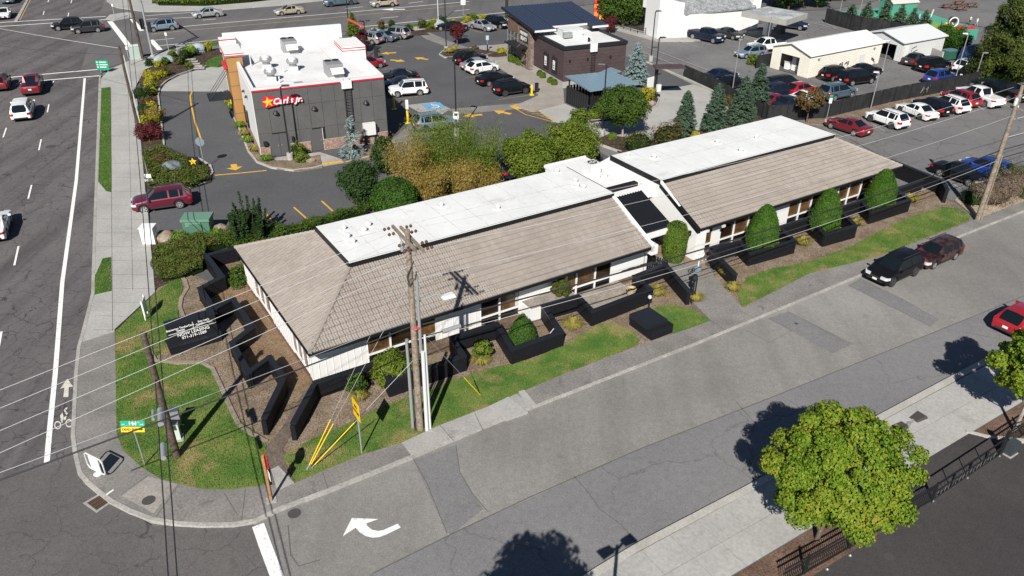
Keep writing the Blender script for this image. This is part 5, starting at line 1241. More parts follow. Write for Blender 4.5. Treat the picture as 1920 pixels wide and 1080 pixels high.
    b = MB().box((L / 2 + .012, 0, clr + .24), (.03, .32, .13)); out.append(('licence_plate', b.mesh('licence_plate', M_plate), None, None))
    if K_.get('bed'):
        xbed = x4 + .08; z = lerp_prof(K_['deck'], 5) + .045
        b = MB().box((L / 2 - (xbed + L - .1) / 2, 0, z), (L - .12 - xbed, Wd * .80, .03)); out.append(('cargo_bed', b.mesh('cargo_bed', [PAINT['white']]), 'bed', None))
    CARMESH[kind] = out; return out

def car(kind, col, label, p, hd, group=None, bed=None, rim=None, name='parked_car', roofcol=None):
    r = thing(name, label, {'pickup': 'pickup truck', 'van': 'van'}.get(kind, 'car'), (p.x, p.y, .012), hd, group)
    for nm, me, role, extra in car_parts(kind):
        o = place(nm, me, r, world=False)
        if role == 'paint' or role == 'bed':
            o.material_slots[0].link = 'OBJECT'; o.material_slots[0].material = PAINT[col] if role == 'paint' else (bed or M_plast)
        if extra:
            o.location = extra[0]
            for sn_, sm in extra[1]:
                q = place(sn_, sm, o, world=False)
                if sn_ == 'rim' and rim: q.material_slots[0].link = 'OBJECT'; q.material_slots[0].material = rim
    return r
def by_wheels(kind, rear, front, near):
    "position from where the two wheels of the near side stand (near = +1: left side seen, -1: right side seen)"
    A, B = g(*rear), g(*front); d = (B - A).normalized(); n = Vector((-d.y, d.x, 0)); K_ = KIND[kind]
    mid = (A + B) / 2 - n * near * (K_['W'] / 2 - .12) + d * 0
    off = K_['fo'] + K_['wb'] / 2 - K_['L'] / 2
    return mid + d * off, atan2(d.y, d.x)
def by_tail(kind, uv, hd, tail=True):
    d = Vector((cos(hd), sin(hd), 0)); return g(*uv) + d * (KIND[kind]['L'] / 2) * (1 if tail else -1), hd
ROADH = atan2((g(50, 300) - g(20, 460)).y, (g(50, 300) - g(20, 460)).x)
_a, _b = g(104, 700), g(143, 340); ROADH = atan2((_b - _a).y, (_b - _a).x)
GR = 'cars driving on the road'; GP = 'cars parked in the lots'
def cw(kind, col, label, rear, front, near, **k): p, h = by_wheels(kind, rear, front, near); return car(kind, col, label, p, h, **k)
def ct(kind, col, label, uv, hd, tail=True, **k): p, h = by_tail(kind, uv, hd, tail); return car(kind, col, label, p, h, **k)
# --- traffic
ct('van', 'white', 'small white van driving away up the left road', (42, 230), ROADH, name='moving_car', group=GR)
t_ = ct('pickup', 'dkred', 'dark red pickup stopped behind the crosswalk line', (60, 182), ROADH, name='moving_car', group=GR, bed=PAINT['navy'])
ct('suv', 'dkred', 'dark red car cut by the left edge beside the red pickup', (0, 174), ROADH, name='moving_car', group=GR)
ct('coupe', 'white', 'white coupe cut by the left edge lower down the road', (-12, 459), ROADH, name='moving_car', group=GR)
ct('sedan', 'white', 'white car waiting at the far left facing the junction', (7, 38), ROADH + pi, False, name='moving_car', group=GR)
ct('pickup', 'teal', 'grey blue truck in the top left corner behind the white car', (16, 9), ROADH + pi, False, name='moving_car', group=GR)
p_, h_ = by_wheels('suv', (185, 61), (147.5, 64), 1)
car('suv', 'dkgrey', 'dark grey suv in the junction nearer the camera', p_, h_, group=GR, name='moving_car')
p_, _ = by_wheels('suv', (147, 55.5), (109, 58), 1)
car('suv', 'black', 'black suv in the junction just ahead of the dark grey one', p_, h_, group=GR, name='moving_car')
cw('suv', 'sky', 'silver blue suv waiting behind the white stop bar', (325.7, 57), (287, 61), 1, group=GR, name='moving_car')
cw('sedan', 'silver', 'pale silver sedan on the highway left of the restaurant', (405.7, 32.5), (377, 35), 1, group=GR, name='moving_car')
cw('sedan', 'beige', 'champagne sedan on the highway behind the restaurant', (561, 27), (528, 30), 1, group=GR, name='moving_car')
cw('pickup', 'teal', 'blue grey truck with big black wheels on the highway', (658, 10), (622, 13.5), 1, group=GR, name='moving_car', rim=M_rimd)
cw('suv', 'beige', 'beige suv on the highway at the top', (736, 12.7), (708, 15), 1, group=GR, name='moving_car')
cw('suv', 'maroon', 'dark red suv leaving the drive beside the pavement', (337.5, 391), (273.3, 400), 1, group=GR, name='moving_car')
# --- restaurant lot
RH = radians(24.1)
hC = by_wheels('boxsuv', (786, 180), (747, 183), 1)[1]
cw('boxsuv', 'white', 'white boxy suv with black lower trim beside the restaurant', (786, 180), (747, 183), 1, group=GP)
for col, lb, q in (('navy', 'dark blue sedan parked next to the white boxy suv', (764, 166)), ('black', 'black sedan farther from the white boxy suv', (762, 151))):
    c = g(*q); car('sedan', col, lb, c + Vector((cos(hC), sin(hC), 0)) * .9, hC, group=GP)
cw('suv', 'sky', 'silver blue suv parked behind the golden bamboo', (798, 249), (846, 243), -1, group=GP, rim=M_rimd)
h_up = radians(165)
for kind, col, lb, q in (('suv', 'silver', 'silver suv nearest the restaurant in the back row', (716, 84)), ('sedan', 'teal', 'grey blue sedan between the two silver suvs', (742, 79)), ('suv', 'silver', 'silver suv at the right end of the back row', (767, 74))):
    ct(kind, col, lb, q, atan2((g(-60, 30) - g(0, 40)).y, (g(676, 66) - g(716, 84)).x) if False else radians(155), group=GP)
cw('suv', 'red', 'red suv partly hidden by the restaurant roof', (678, 134), (713.6, 128), -1, group=GP)
ct('sedan', 'black', 'black sedan behind the lamp post near the highway bed', (874, 60), radians(160), group=GP)
hD = radians(-60)
ct('sedan', 'silver', 'silver sedan facing the lot left of the coffee shop', (925, 60), radians(-42), False, group=GP)
ct('suv', 'black', 'black suv facing the lot beside the silver sedan', (953, 55), radians(-42), False, group=GP)
pW, hW = by_wheels('hatch', (892.5, 141), (927.5, 135), -1)
car('hatch', 'white', 'white hatchback in the middle of the coffee shop row', pW, hW, group=GP)
cw('sedan', 'black', 'black sedan between the white hatchback and the black crossover', (915, 162.5), (955, 156), -1, group=GP)
cw('suv', 'black', 'black crossover with a pale window line by the yellow bollard', (947, 181), (985.6, 175.7), -1, group=GP, rim=M_rimd)
car('sedan', 'silver', 'silver sedan between the white hatchback and the black suv', g(897, 129) , hW, group=GP)
car('suv', 'black', 'black suv at the far end of the coffee shop row', g(882, 119), hW, group=GP)
ct('suv', 'navy', 'navy suv with red tail lights between bamboo and round trees', (962, 341), HB + pi / 2, group=GP)
ct('sedan', 'darkgreen', 'dark car in shade right of the two round trees', (1112, 303), HB + pi / 2, group=GP)
# --- bank lot and dealer yard
cw('pickup', 'navy', 'dark blue pickup in front of the white bank', (1304, 74.5), (1331, 80.5), -1, group=GP)
cw('sedan', 'dkgrey', 'dark grey sedan in front of the white bank', (1348, 69.5), (1371, 74.5), -1, group=GP)
ct('suv', 'navy', 'dark suv parked under the bank canopy', (1513, 57), radians(-35), False, group=GP)
hS = by_wheels('wagon', (1434, 113), (1390.5, 111), 1)[1]
cw('wagon', 'sky', 'pale blue wagon left of the cream garage', (1434, 106), (1391, 111), 1, group=GP)
car('pickup', 'white', 'white pickup behind the pale blue wagon', g(1436, 95), by_wheels('wagon', (1434, 106), (1391, 111), 1)[1], group=GP)
hY = by_wheels('van', (1598, 161.5), (1629, 157.5), -1)[1]
cw('van', 'black', 'black minivan in the yard in front of the cream garage', (1598, 161.5), (1631, 157), -1, group=GP)
cw('suv', 'black', 'black suv nearest the cream garage wall', (1559.5, 153.5), (1592, 149), -1, group=GP)
cw('sedan', 'black', 'black sedan against the cream garage wall', (1612, 145), (1645, 141), -1, group=GP)
cw('bigsuv', 'teal', 'big grey blue suv in the middle of the yard', (1562, 190.5), (1596.5, 183.5), -1, group=GP)
hZ = by_wheels('bigsuv', (1562, 190.5), (1596.5, 183.5), -1)[1]
for kind, col, lb, q in (('van', 'black', 'black van at the end of the yard row behind the spruces', (1466, 168)), ('suv', 'navy', 'navy suv between the black van and the spruces', (1458, 181)), ('hatch', 'red', 'bright red hatchback in the yard row', (1500, 177)), ('coupe', 'white', 'white coupe in the yard behind the rusty leaved tree', (1511, 192)), ('sedan', 'dkred', 'dark red sedan at the fence behind the spruces', (1452, 199)), ('sedan', 'navy', 'navy sedan at the fence left of the rusty leaved tree', (1480, 204)), ('sedan', 'navy', 'dark blue sedan behind the slatted fence end', (1350, 150)), ('sedan', 'black', 'dark sedan behind the fence and spruce', (1371, 164))):
    c = g(*q); car(kind, col, lb, c, hZ if col != 'x' else 0, group=GP)
ct('sedan', 'dkgrey', 'dark grey sedan beside the grey metal garage', (1697, 124), hZ + .1, group=GP)
cw('bigsuv', 'black', 'large black suv right of the grey garage', (1746.7, 136.7), (1772, 132.5), -1, group=GP)
ct('suv', 'blue', 'dark blue suv against the screened fence', (1739, 159), hZ + .05, group=GP)
ct('suv', 'white', 'white suv in the tree shade at the yard end', (1794, 138), hZ + .1, group=GP)
ct('sedan', 'black', 'black car in the deep shade next to the white suv', (1800, 149), hZ + .1, group=GP)
# row outside the fence
hR = by_wheels('sedan', (1599, 255), (1558, 241), 1)[1]
cw('sedan', 'dkred', 'dark red sedan at the left end of the row by the fence', (1599, 255), (1558, 241.5), 1, group=GP)
cw('suv', 'white', 'white suv second in the row by the fence', (1669.6, 242.4), (1630.7, 228.5), 1, group=GP, rim=M_rimd)
cw('sedan', 'white', 'white sedan third in the row by the fence', (1723.5, 225.5), (1686, 211), 1, group=GP, rim=M_rimd)
cw('suv', 'black', 'black suv between the white sedan and white wagon', (1752, 219.5), (1713, 204), 1, group=GP)
cw('suv', 'white', 'white crossover with a dark roof panel in the fence row', (1785, 213.8), (1747, 200), 1, group=GP)
cw('suv', 'red', 'bright red suv in the row by the fence', (1806, 203), (1768, 189), 1, group=GP)
cw('pickup', 'white', 'white pickup truck in the row by the fence', (1845, 202), (1797, 184), 1, group=GP, bed=PAINT['white'])
cw('pickup', 'black', 'black pickup at the right end of the fence row', (1890, 192), (1844, 174), 1, group=GP)
cw('suv', 'silver', 'silver car cut by the right edge beyond the black pickup', (1921, 191), (1880, 176), 1, group=GP)
car('sedan', 'darkgreen', 'dark green car in the shade of the big evergreen', g(1850, 168), hR, group=GP)
cw('sedan', 'black', 'black sedan parked by the utility pole at the side lot', (1761, 330.5), (1814.3, 349.5), -1, group=GP)
p_, h_ = by_wheels('sedan', (1761, 330.5), (1814.3, 349.5), -1)
car('suv', 'blue', 'bright blue suv parked beside the black sedan by the pole', g(1846, 328), h_ + pi, group=GP)
# --- street
cw('suv', 'black', 'black suv parked at the kerb in front of a faded wagon', (1712, 518), (1671, 537), 1, group='cars parked at the kerb', rim=M_rimd)
cw('wagon', 'plum', 'faded plum station wagon parked at the kerb', (1786, 487.5), (1749, 503.8), 1, group='cars parked at the kerb')
ct('hatch', 'red', 'red hatchback at the right edge on the far side of the street', (1878, 630), HB, group='cars parked at the kerb')
# ================================================================== PLANTS
M_bark = mottled('bark', (.09, .065, .05), (.16, .125, .10), 3., fine=14, fa=.6)
M_barkp = mottled('pale_bark', (.22, .19, .165), (.34, .31, .28), 3., fine=14, fa=.5)
LM = dict(
 maple=leafmat('maple_leaf', [(.045, .105, .010), (.10, .19, .015), (.17, .25, .022), (.24, .27, .030), (.32, .24, .05)], .3, .5),
 oak=leafmat('green_leaf', [(.028, .06, .010), (.055, .10, .015), (.10, .15, .025)], .25, .8),
 lime=leafmat('lime_leaf', [(.06, .10, .012), (.12, .17, .02), (.2, .24, .04)], .28, .9),
 dark=leafmat('dark_leaf', [(.014, .032, .010), (.026, .055, .014), (.05, .085, .022)], .15, .9),
 gold=leafmat('gold_leaf', [(.16, .13, .025), (.33, .24, .06), (.47, .36, .14)], .35, .8),
 bamboo=leafmat('bamboo_leaf', [(.04, .085, .010), (.085, .15, .016), (.16, .22, .03), (.30, .27, .06)], .3, .7),
 spruce=leafmat('spruce_needle', [(.028, .055, .036), (.060, .10, .064), (.10, .15, .10)], .05, 1.2),
 blue=leafmat('blue_needle', [(.11, .17, .17), (.19, .26, .26), (.30, .37, .36)], .05, 1.2),
 cedar=leafmat('cedar_leaf', [(.020, .034, .008), (.05, .07, .014), (.10, .12, .022)], .15, .45),
 box=leafmat('clipped_leaf', [(.020, .052, .008), (.042, .10, .014), (.075, .15, .022)], .2, 2.),
 boxm=leafmat('clipped_mid_leaf', [(.028, .075, .008), (.055, .13, .014), (.09, .18, .022)], .25, 2.),
 boxl=leafmat('clipped_light_leaf', [(.05, .09, .010), (.09, .15, .018), (.14, .20, .03)], .2, 2.),
 yellow=leafmat('yellow_leaf', [(.20, .20, .015), (.36, .33, .025), (.5, .44, .05)], .3, 2.),
 ygrass=leafmat('straw_grass_leaf', [(.17, .16, .03), (.29, .25, .06), (.40, .34, .11)], .3, 2.),
 red=leafmat('red_leaf', [(.05, .010, .014), (.10, .018, .022), (.15, .035, .035)], .2, 1.5),
 rust=leafmat('rust_leaf', [(.05, .06, .018), (.11, .075, .03), (.17, .09, .045)], .2, 1.),
 mixed=leafmat('mixed_shrub_leaf', [(.03, .055, .012), (.07, .09, .018), (.16, .075, .035)], .2, 1.2),
 hedge=leafmat('spirea_leaf', [(.04, .07, .014), (.085, .12, .022), (.15, .11, .04)], .2, 1.),
 dry=leafmat('dry_twig', [(.11, .08, .062), (.17, .13, .105), (.22, .17, .13)], .1, 1.),
 grass=leafmat('green_blade', [(.06, .13, .014), (.12, .21, .025), (.20, .29, .05)], .25, 2.),
)
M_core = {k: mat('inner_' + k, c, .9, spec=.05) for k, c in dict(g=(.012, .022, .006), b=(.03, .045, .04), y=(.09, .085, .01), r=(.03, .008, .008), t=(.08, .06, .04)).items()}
def unit(v): return v / (np.linalg.norm(v, axis=1, keepdims=True) + 1e-9)
def leaves(P, out, size, asp=.55, jit=.9, droop=0., along=None):
    "diamond leaves at P, roughly facing out"
    n = len(P); s = size * rng.uniform(.65, 1.3, (n, 1))
    nr = unit(out + rng.normal(0, jit, (n, 3)) * .6 + np.array((0, 0, .25)))
    t = rng.normal(0, 1, (n, 3)) if along is None else along + rng.normal(0, .35, (n, 3))
    t = unit(t - nr * np.sum(t * nr, 1, keepdims=True)); t[:, 2] -= droop; t = unit(t)
    b = np.cross(nr, t); k = nr * s * .12
    return np.stack([P - t * s, P + b * s * asp - k, P + t * s, P - b * s * asp - k], 1)
def lobes_on(c, R, n, rl, flat=.5):
    "sub-clumps spread over an ellipsoid"
    i = np.arange(n) + .5; ph = np.arccos(1 - 2 * i / n); th = pi * (1 + 5 ** .5) * i + rng.uniform(0, 6)
    d = np.stack([np.cos(th) * np.sin(ph), np.sin(th) * np.sin(ph), np.cos(ph)], 1)
    k = rng.uniform(.66, 1.06, (n, 1)); C = np.array(c) + d * np.array(R) * k * (1 - rl * .55)
    rr = rl * np.mean(R) * rng.uniform(.7, 1.25, n)
    return C, rr, d
def crown(c, R, N, size, m, nl=40, rl=.33, keep=None, name='crown', asp=.55, inner=.15):
    C, rr, d = lobes_on(c, R, nl, rl); w = rr ** 2 / np.sum(rr ** 2); V = []
    idx = rng.choice(nl, N, p=w); dirs = unit(rng.normal(0, 1, (N, 3))); dirs[:, 2] += .25; dirs = unit(dirs)
    r = rng.uniform(0, 1, (N, 1)) ** (.33)
    P = C[idx] + dirs * rr[idx][:, None] * r * np.array((1, 1, .85))
    out = unit(dirs * .7 + (P - np.array(c)) / np.array(R) * .6)
    if keep is not None: k = keep(P); P, out = P[k], out[k]
    return leaves(P, out, size, asp), C, rr
def tree(name, label, base, c, R, N, size, m, nl=40, rl=.33, trunk=.16, barkm=None, group=None, cat='tree', asp=.55, keep=None, limbs=9, lean=(0, 0)):
    r = thing(name, label, cat, base, group=group)
    V, C, rr = crown(c, R, N, size, m, nl, rl, keep, asp=asp)
    place('crown', quadmesh('crown', V, LM[m]), r)
    b = Vector(base); top = Vector(c); mb = MB(); mid = b.lerp(top, .55) + Vector((lean[0], lean[1], 0))
    mb.tube([b - Vector((0, 0, .1)), b.lerp(mid, .15) , b.lerp(mid, .6), mid, mid.lerp(top, .6)], trunk * 1.15, 9, trunk * .45, cap=False)
    for k in rng.choice(len(C), min(limbs, len(C)), replace=False):
        e = Vector(C[k]); s = b.lerp(mid, rng.uniform(.65, 1.)); q = s.lerp(e, .5) + Vector((0, 0, -.15))
        mb.tube([s, q, e], trunk * .42, 6, trunk * .08, cap=False)
    mb.build('trunk', barkm or M_bark, r, smooth=True); return r
def blob(name, label, base, R, N, size, m, core='g', group=None, cat='bush', asp=.5, nl=10, rl=.5, z0=0.):
    "low bush: leaf clumps round a dark inner mass"
    base = Vector(base); c = (base.x, base.y, base.z + R[2] * .75 + z0)
    r = thing(name, label, cat, base, group=group)
    V, C, rr = crown(c, R, N, size, m, nl, rl, keep=lambda P: P[:, 2] > base.z, asp=asp)
    place('foliage', quadmesh('foliage', V, LM[m]), r)
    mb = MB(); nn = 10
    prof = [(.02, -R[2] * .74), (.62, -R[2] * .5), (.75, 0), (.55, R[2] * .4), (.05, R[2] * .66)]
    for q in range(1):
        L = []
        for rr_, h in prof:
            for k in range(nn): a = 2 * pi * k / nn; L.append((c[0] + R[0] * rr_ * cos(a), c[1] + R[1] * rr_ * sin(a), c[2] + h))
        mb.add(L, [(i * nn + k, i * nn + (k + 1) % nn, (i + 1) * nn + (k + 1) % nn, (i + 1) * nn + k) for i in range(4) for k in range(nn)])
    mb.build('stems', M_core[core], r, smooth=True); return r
def tuft(name, label, base, R, H_, N, m, wd=.02, group=None, cat='grass clump'):
    "arching grass clump"
    base = Vector(base); r = thing(name, label, cat, base, group=group); V = []
    a = rng.uniform(0, 2 * pi, N); rad = rng.uniform(.0, .35, N) * R; ln = rng.uniform(.6, 1.1, N)
    dx, dy = np.cos(a), np.sin(a); px, py = base.x + dx * rad, base.y + dy * rad
    h = H_ * ln; ex = R * ln * rng.uniform(.4, 1.1, N)
    p0 = np.stack([px, py, np.full(N, base.z)], 1); p1 = np.stack([px + dx * ex * .45, py + dy * ex * .45, base.z + h], 1); p2 = np.stack([px + dx * ex, py + dy * ex, base.z + h * .75], 1)
    sd_ = np.stack([-dy, dx, np.zeros(N)], 1) * wd
    V = np.concatenate([np.stack([p0 - sd_, p0 + sd_, p1 + sd_, p1 - sd_], 1), np.stack([p1 - sd_, p1 + sd_, p2 + sd_ * .2, p2 - sd_ * .2], 1)])
    place('blades', quadmesh('blades', V, LM[m]), r)
    MB().lathe(tuple(base), [(R * .4, 0), (R * .25, H_ * .35), (.02, H_ * .5)], 8).build('crown_base', M_core['y'] if m == 'ygrass' else M_core['g'], r); return r
def conifer(name, label, base, H_, R, N, m, size=.12, power=.8, group=None, base_h=.04, droop=.25, asp=.28, core='g', tiers=26, cat='conifer'):
    base = Vector(base); r = thing(name, label, cat, base, group=group)
    nb = int(tiers * 16); t = rng.uniform(0, 1, nb) ** 1.25; a = rng.uniform(0, 2 * pi, nb); L = R * (1 - t) ** power * rng.uniform(.72, 1.1, nb) + .03
    idx = rng.choice(nb, N, p=L / L.sum()); u = rng.uniform(.25, 1, N) ** .6; q = L[idx] * u
    z = base.z + H_ * (base_h + (1 - base_h) * t[idx]) + q * (.35 - droop * u) + rng.normal(0, size * .35, N)
    P = np.stack([base.x + np.cos(a[idx]) * q + rng.normal(0, size * .5, N), base.y + np.sin(a[idx]) * q + rng.normal(0, size * .5, N), z], 1)
    d = np.stack([np.cos(a[idx]), np.sin(a[idx]), np.full(N, .25)], 1)
    place('crown', quadmesh('crown', leaves(P, d * .3 + np.array((0, 0, .6)), size, asp, 1.0, along=d), LM[m]), r)
    k_ = .5 if tiers > 12 else .12
    mb = MB().tube([base, base + Vector((0, 0, H_ * .97))], .05 + R * .07, 8, .015); mb.build('trunk', M_bark, r, smooth=True)
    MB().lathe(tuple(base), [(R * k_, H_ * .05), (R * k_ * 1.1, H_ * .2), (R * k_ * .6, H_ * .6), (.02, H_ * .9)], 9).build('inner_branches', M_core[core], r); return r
def topiary(name, label, base, prof, N, m, size=.06, group=None, rough=.03, cat='topiary'):
    "clipped bush: prof (radius, height)"
    base = Vector(base); r = thing(name, label, cat, base, group=group)
    P = np.array(prof); z = rng.uniform(0, P[-1, 1], N * 3); rr = np.interp(z, P[:, 1], P[:, 0]); k = rng.uniform(0, 1, N * 3) < (rr + .1) / (P[:, 0].max() + .1); z, rr = z[k][:N], rr[k][:N]
    n = len(z); a = rng.uniform(0, 2 * pi, n); bump = 1 + .03 * np.sin(a * 5 + z * 4) + .02 * np.sin(a * 9 - z * 7)
    rr2 = rr * bump + rng.normal(0, rough, n); slope = np.gradient(P[:, 0], P[:, 1]); nz = -np.interp(z, P[:, 1], slope)
    Q = np.stack([base.x + np.cos(a) * rr2, base.y + np.sin(a) * rr2, base.z + z], 1); o = unit(np.stack([np.cos(a), np.sin(a), nz], 1))
    place('foliage', quadmesh('foliage', leaves(Q, o, size, .5, .8), LM[m]), r)
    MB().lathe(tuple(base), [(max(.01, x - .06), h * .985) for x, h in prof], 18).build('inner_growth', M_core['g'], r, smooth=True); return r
def scatter_hedge(name, label, poly, h, N, size, m, core='g', z0=.1, cat='hedge', kind=None, bumpy=.25):
    "mounded ground cover over a polygon"
    P = np.array([(p.x, p.y) for p in poly]); lo, hi = P.min(0), P.max(0); Q = rng.uniform(lo, hi, (N * 4, 2)); ins = np.zeros(len(Q), bool); j = len(P) - 1
    for i in range(len(P)):
        xi, yi = P[i]; xj, yj = P[j]; c = ((yi > Q[:, 1]) != (yj > Q[:, 1])) & (Q[:, 0] < (xj - xi) * (Q[:, 1] - yi) / (yj - yi + 1e-12) + xi); ins ^= c; j = i
    Q = Q[ins][:N]; n = len(Q); cx, cy = P.mean(0)
    hh = h * (1 + bumpy * np.sin(Q[:, 0] * 1.9 + 1) * np.cos(Q[:, 1] * 1.7) + bumpy * .6 * np.sin(Q[:, 0] * 4.3) * np.sin(Q[:, 1] * 4.9))
    z = z0 + hh * rng.uniform(.55, 1.05, n)
    r = thing(name, label, cat, (cx, cy, 0)) if kind is None else None
    V = leaves(np.stack([Q[:, 0], Q[:, 1], z], 1), np.tile((0, 0, 1.), (n, 1)) + rng.normal(0, .4, (n, 3)), size, .35, .9)
    me = quadmesh('foliage', V, LM[m])
    if kind: o = place(name, me, None, kind); tag(o, label, cat); return o
    place('foliage', me, r); ctr = Vector((cx, cy, 0))
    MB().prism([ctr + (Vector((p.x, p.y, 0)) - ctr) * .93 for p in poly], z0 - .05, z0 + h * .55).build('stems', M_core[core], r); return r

# ---- the big street maple and its neighbours on the south pavement
mc = ray(1583, 882); t_ = (4.5 - CAMH) / mc.z; MC = Vector((mc.x * t_, mc.y * t_, 4.5))
hole = np.array((MC.x + 1.2, MC.y - .45, MC.z + 1.5))
tree('maple_tree', 'round yellow green maple in front of the iron fence on the near pavement', (MC.x - .1, MC.y + .35, .1), tuple(MC), (3.1, 2.9, 2.45), 70000, .066, 'maple', 125, .175, .11, M_bark, asp=.7, limbs=40,
     keep=lambda P: (np.linalg.norm((P - hole) / np.array((1.15, .95, 1.0)), axis=1) > 1) | (rng.uniform(0, 1, len(P)) < .16))
mc = ray(1957, 683); t_ = (4.3 - CAMH) / mc.z; M2 = Vector((mc.x * t_, mc.y * t_, 4.3))
tree('maple_tree', 'yellow green maple cut by the right edge beside the red hatchback', (M2.x - .1, M2.y - .1, .1), tuple(M2), (2.2, 2.2, 2.0), 26000, .075, 'maple', 60, .21, .11, M_barkp, asp=.75, limbs=10)
# a tree and lamp that stand below the frame: only their shadows reach the street
so_ = Vector((cos(SUN_AZ + pi), sin(SUN_AZ + pi), 0)) / tan(SUN_EL)
q = g(1000, 1130) - so_ * 7.6
tree('street_tree', 'tree below the bottom edge casting its shadow on the street', (q.x, q.y, .1), (q.x, q.y, 7.6), (2.6, 2.6, 2.0), 9000, .15, 'oak', 50, .3, .16, limbs=8)

# ---- trees round the offices
b = g(1167, 258); tree('parrotia_tree', 'spreading green tree with a pale trunk in front of the blue roofed enclosure', b, (b.x - .1, b.y + .1, 3.3), (2.9, 2.7, 1.75), 18000, .095, 'oak', 48, .3, .12, M_barkp)
for lb, bq, hz, R_ in (('left of two bright green round trees behind the office roof', (992, 352), 2.9, (2.4, 2.3, 2.1)), ('right of two bright green round trees behind the office roof', (1070, 330), 3.1, (2.8, 2.6, 2.3))):
    b = g(*bq); tree('round_tree', lb, b, (b.x, b.y, hz), R_, 17000, .09, 'lime', 56, .3, .12)
b = g(683, 392); tree('small_tree', 'dark green bushy tree left of the bamboo by the lot', b, (b.x - .2, b.y, 2.4), (1.75, 1.6, 1.9), 8000, .10, 'dark', 36, .32, .09)
b = g(724, 330); tree('small_tree', 'small dark tree tucked between the golden bamboo and the lot', b, (b.x, b.y, 2.0), (1.1, 1.1, 1.6), 5000, .10, 'dark', 24, .35, .08)
b = g(741, 398); topiary('round_bush', 'clipped dark round bush against the office roof edge', b, [(1.3, 0), (1.75, .7), (1.85, 1.4), (1.5, 2.2), (.9, 2.7), (.05, 2.95)], 7000, 'box', .09, rough=.08, cat='bush')
# bamboo: arching culms with hanging leaves
def bamboo(label, base, R, H_, N, m, nc=60):
    base = Vector(base); r = thing('bamboo_clump', label, 'bamboo', base, group='bamboo clumps behind the office')
    a = rng.uniform(0, 2 * pi, nc); s0 = np.sqrt(rng.uniform(0, 1, nc)) * R * .55; hh = H_ * rng.uniform(.65, 1.05, nc); sp_ = rng.uniform(.25, .7, nc) * R
    mb = MB(); Ps = []; Ds = []
    for i in range(nc):
        d = np.array((cos(a[i]), sin(a[i]), 0)); p = np.array(base) + d * s0[i]; pth = [p + d * sp_[i] * t ** 2.2 + np.array((0, 0, hh[i] * (t - .12 * t ** 3))) for t in (0, .35, .65, .85, 1.)]
        if i < 26: mb.tube(pth, .025, 4, .008, cap=False)
        k = N // nc; t = rng.uniform(.22, 1.02, k)
        Q = p + d * sp_[i] * (t ** 2.2)[:, None] + np.stack([0 * t, 0 * t, hh[i] * (t - .12 * t ** 3)], 1) + rng.normal(0, .20, (k, 3)) * (1 + .5 * t[:, None]); Ps.append(Q); Ds.append(np.tile(d, (k, 1)))
    P = np.concatenate(Ps); D = np.concatenate(Ds)
    place('foliage', quadmesh('foliage', leaves(P, D * .5 + np.array((0, 0, .5)), .10, .22, 1.1, droop=.7), LM[m]), r)
    mb.build('culm', mat('culm', (.20, .18, .05), .5), r, kind='stuff')
    MB().lathe(tuple(base), [(R * .5, 0), (R * .5, H_ * .35), (R * .25, H_ * .5), (.05, H_ * .55)], 10).build('inner_culms', M_core['t'] if m == 'gold' else M_core['g'], r); return r
for lb, bq, R_, h, m in (('tall golden bamboo clump at the left end of the grove', (768, 372), 1.7, 5.9, 'gold'), ('golden brown bamboo clump drooping over the office roof edge', (810, 380), 1.3, 3.4, 'gold'), ('yellow green bamboo clump at the back of the grove', (808, 352), 1.8, 6.9, 'bamboo'),
                         ('green and gold bamboo clump in the middle of the grove', (856, 356), 2.0, 7.4, 'bamboo'), ('pale straw coloured bamboo clump low at the front of the grove', (872, 372), 1.2, 3.7, 'gold'), ('green bamboo clump at the right end of the grove', (906, 356), 1.9, 6.8, 'bamboo'), ('small golden bamboo clump at the right front of the grove', (915, 366), .9, 2.6, 'gold')):
    bamboo(lb, g(*bq), R_, h, 9000, m, 90)
# upright shrub and hedges at the west end
b = g(472, 452)
r = thing('tall_shrub', 'tall upright leafy shrub at the back corner of the office', 'bush', b); V = []
for i in range(26):
    a, rr = rng.uniform(0, 2 * pi), sqrt(rng.uniform(0, 1)) * 1.4; hh = rng.uniform(2.2, 4.9) * (1 - rr / 3.4); k = 260
    t = rng.uniform(.05, 1, k); c = np.array((b.x + cos(a) * rr, b.y + sin(a) * rr, b.z))
    P = c + np.stack([cos(a) * .3 * t, sin(a) * .3 * t, hh * t], 1) + rng.normal(0, .13, (k, 3)) * (1.25 - t[:, None]); V.append(leaves(P, unit(P - c + np.array((0, 0, .01))), .10, .55))
place('foliage', quadmesh('foliage', np.concatenate(V), LM['dark']), r)
mb = MB()
for i in range(8): a = i * pi / 4; mb.tube([b, b + Vector((cos(a) * .5, sin(a) * .5, 1.2)), b + Vector((cos(a) * .9, sin(a) * .9, 2.6))], .03, 5, .01)
mb.build('stem', M_bark, r, kind='stuff'); MB().lathe(tuple(b), [(.9, 0), (1.1, .8), (.6, 1.9), (.05, 2.6)], 10).build('inner_growth', M_core['g'], r)
hz = [g(u, v, .5) for u, v in ((283, 500), (290, 470), (320, 462), (345, 445), (395, 448), (438, 430), (425, 455), (388, 468), (380, 500), (340, 516), (300, 522))]
scatter_hedge('spreading_hedge', 'broad mounded green and russet shrub bed left of the black brick wall', hz, .75, 15000, .10, 'hedge', z0=.1)
hz = [g(u, v, .4) for u, v in ((395, 452), (440, 432), (470, 440), (500, 432), (540, 428), (600, 410), (640, 398), (690, 388), (700, 395), (600, 425), (460, 470), (441, 470))]
scatter_hedge('boundary_hedge', 'low dark hedge along the back edge of the corner office', hz, .8, 9000, .10, 'oak', z0=.05)
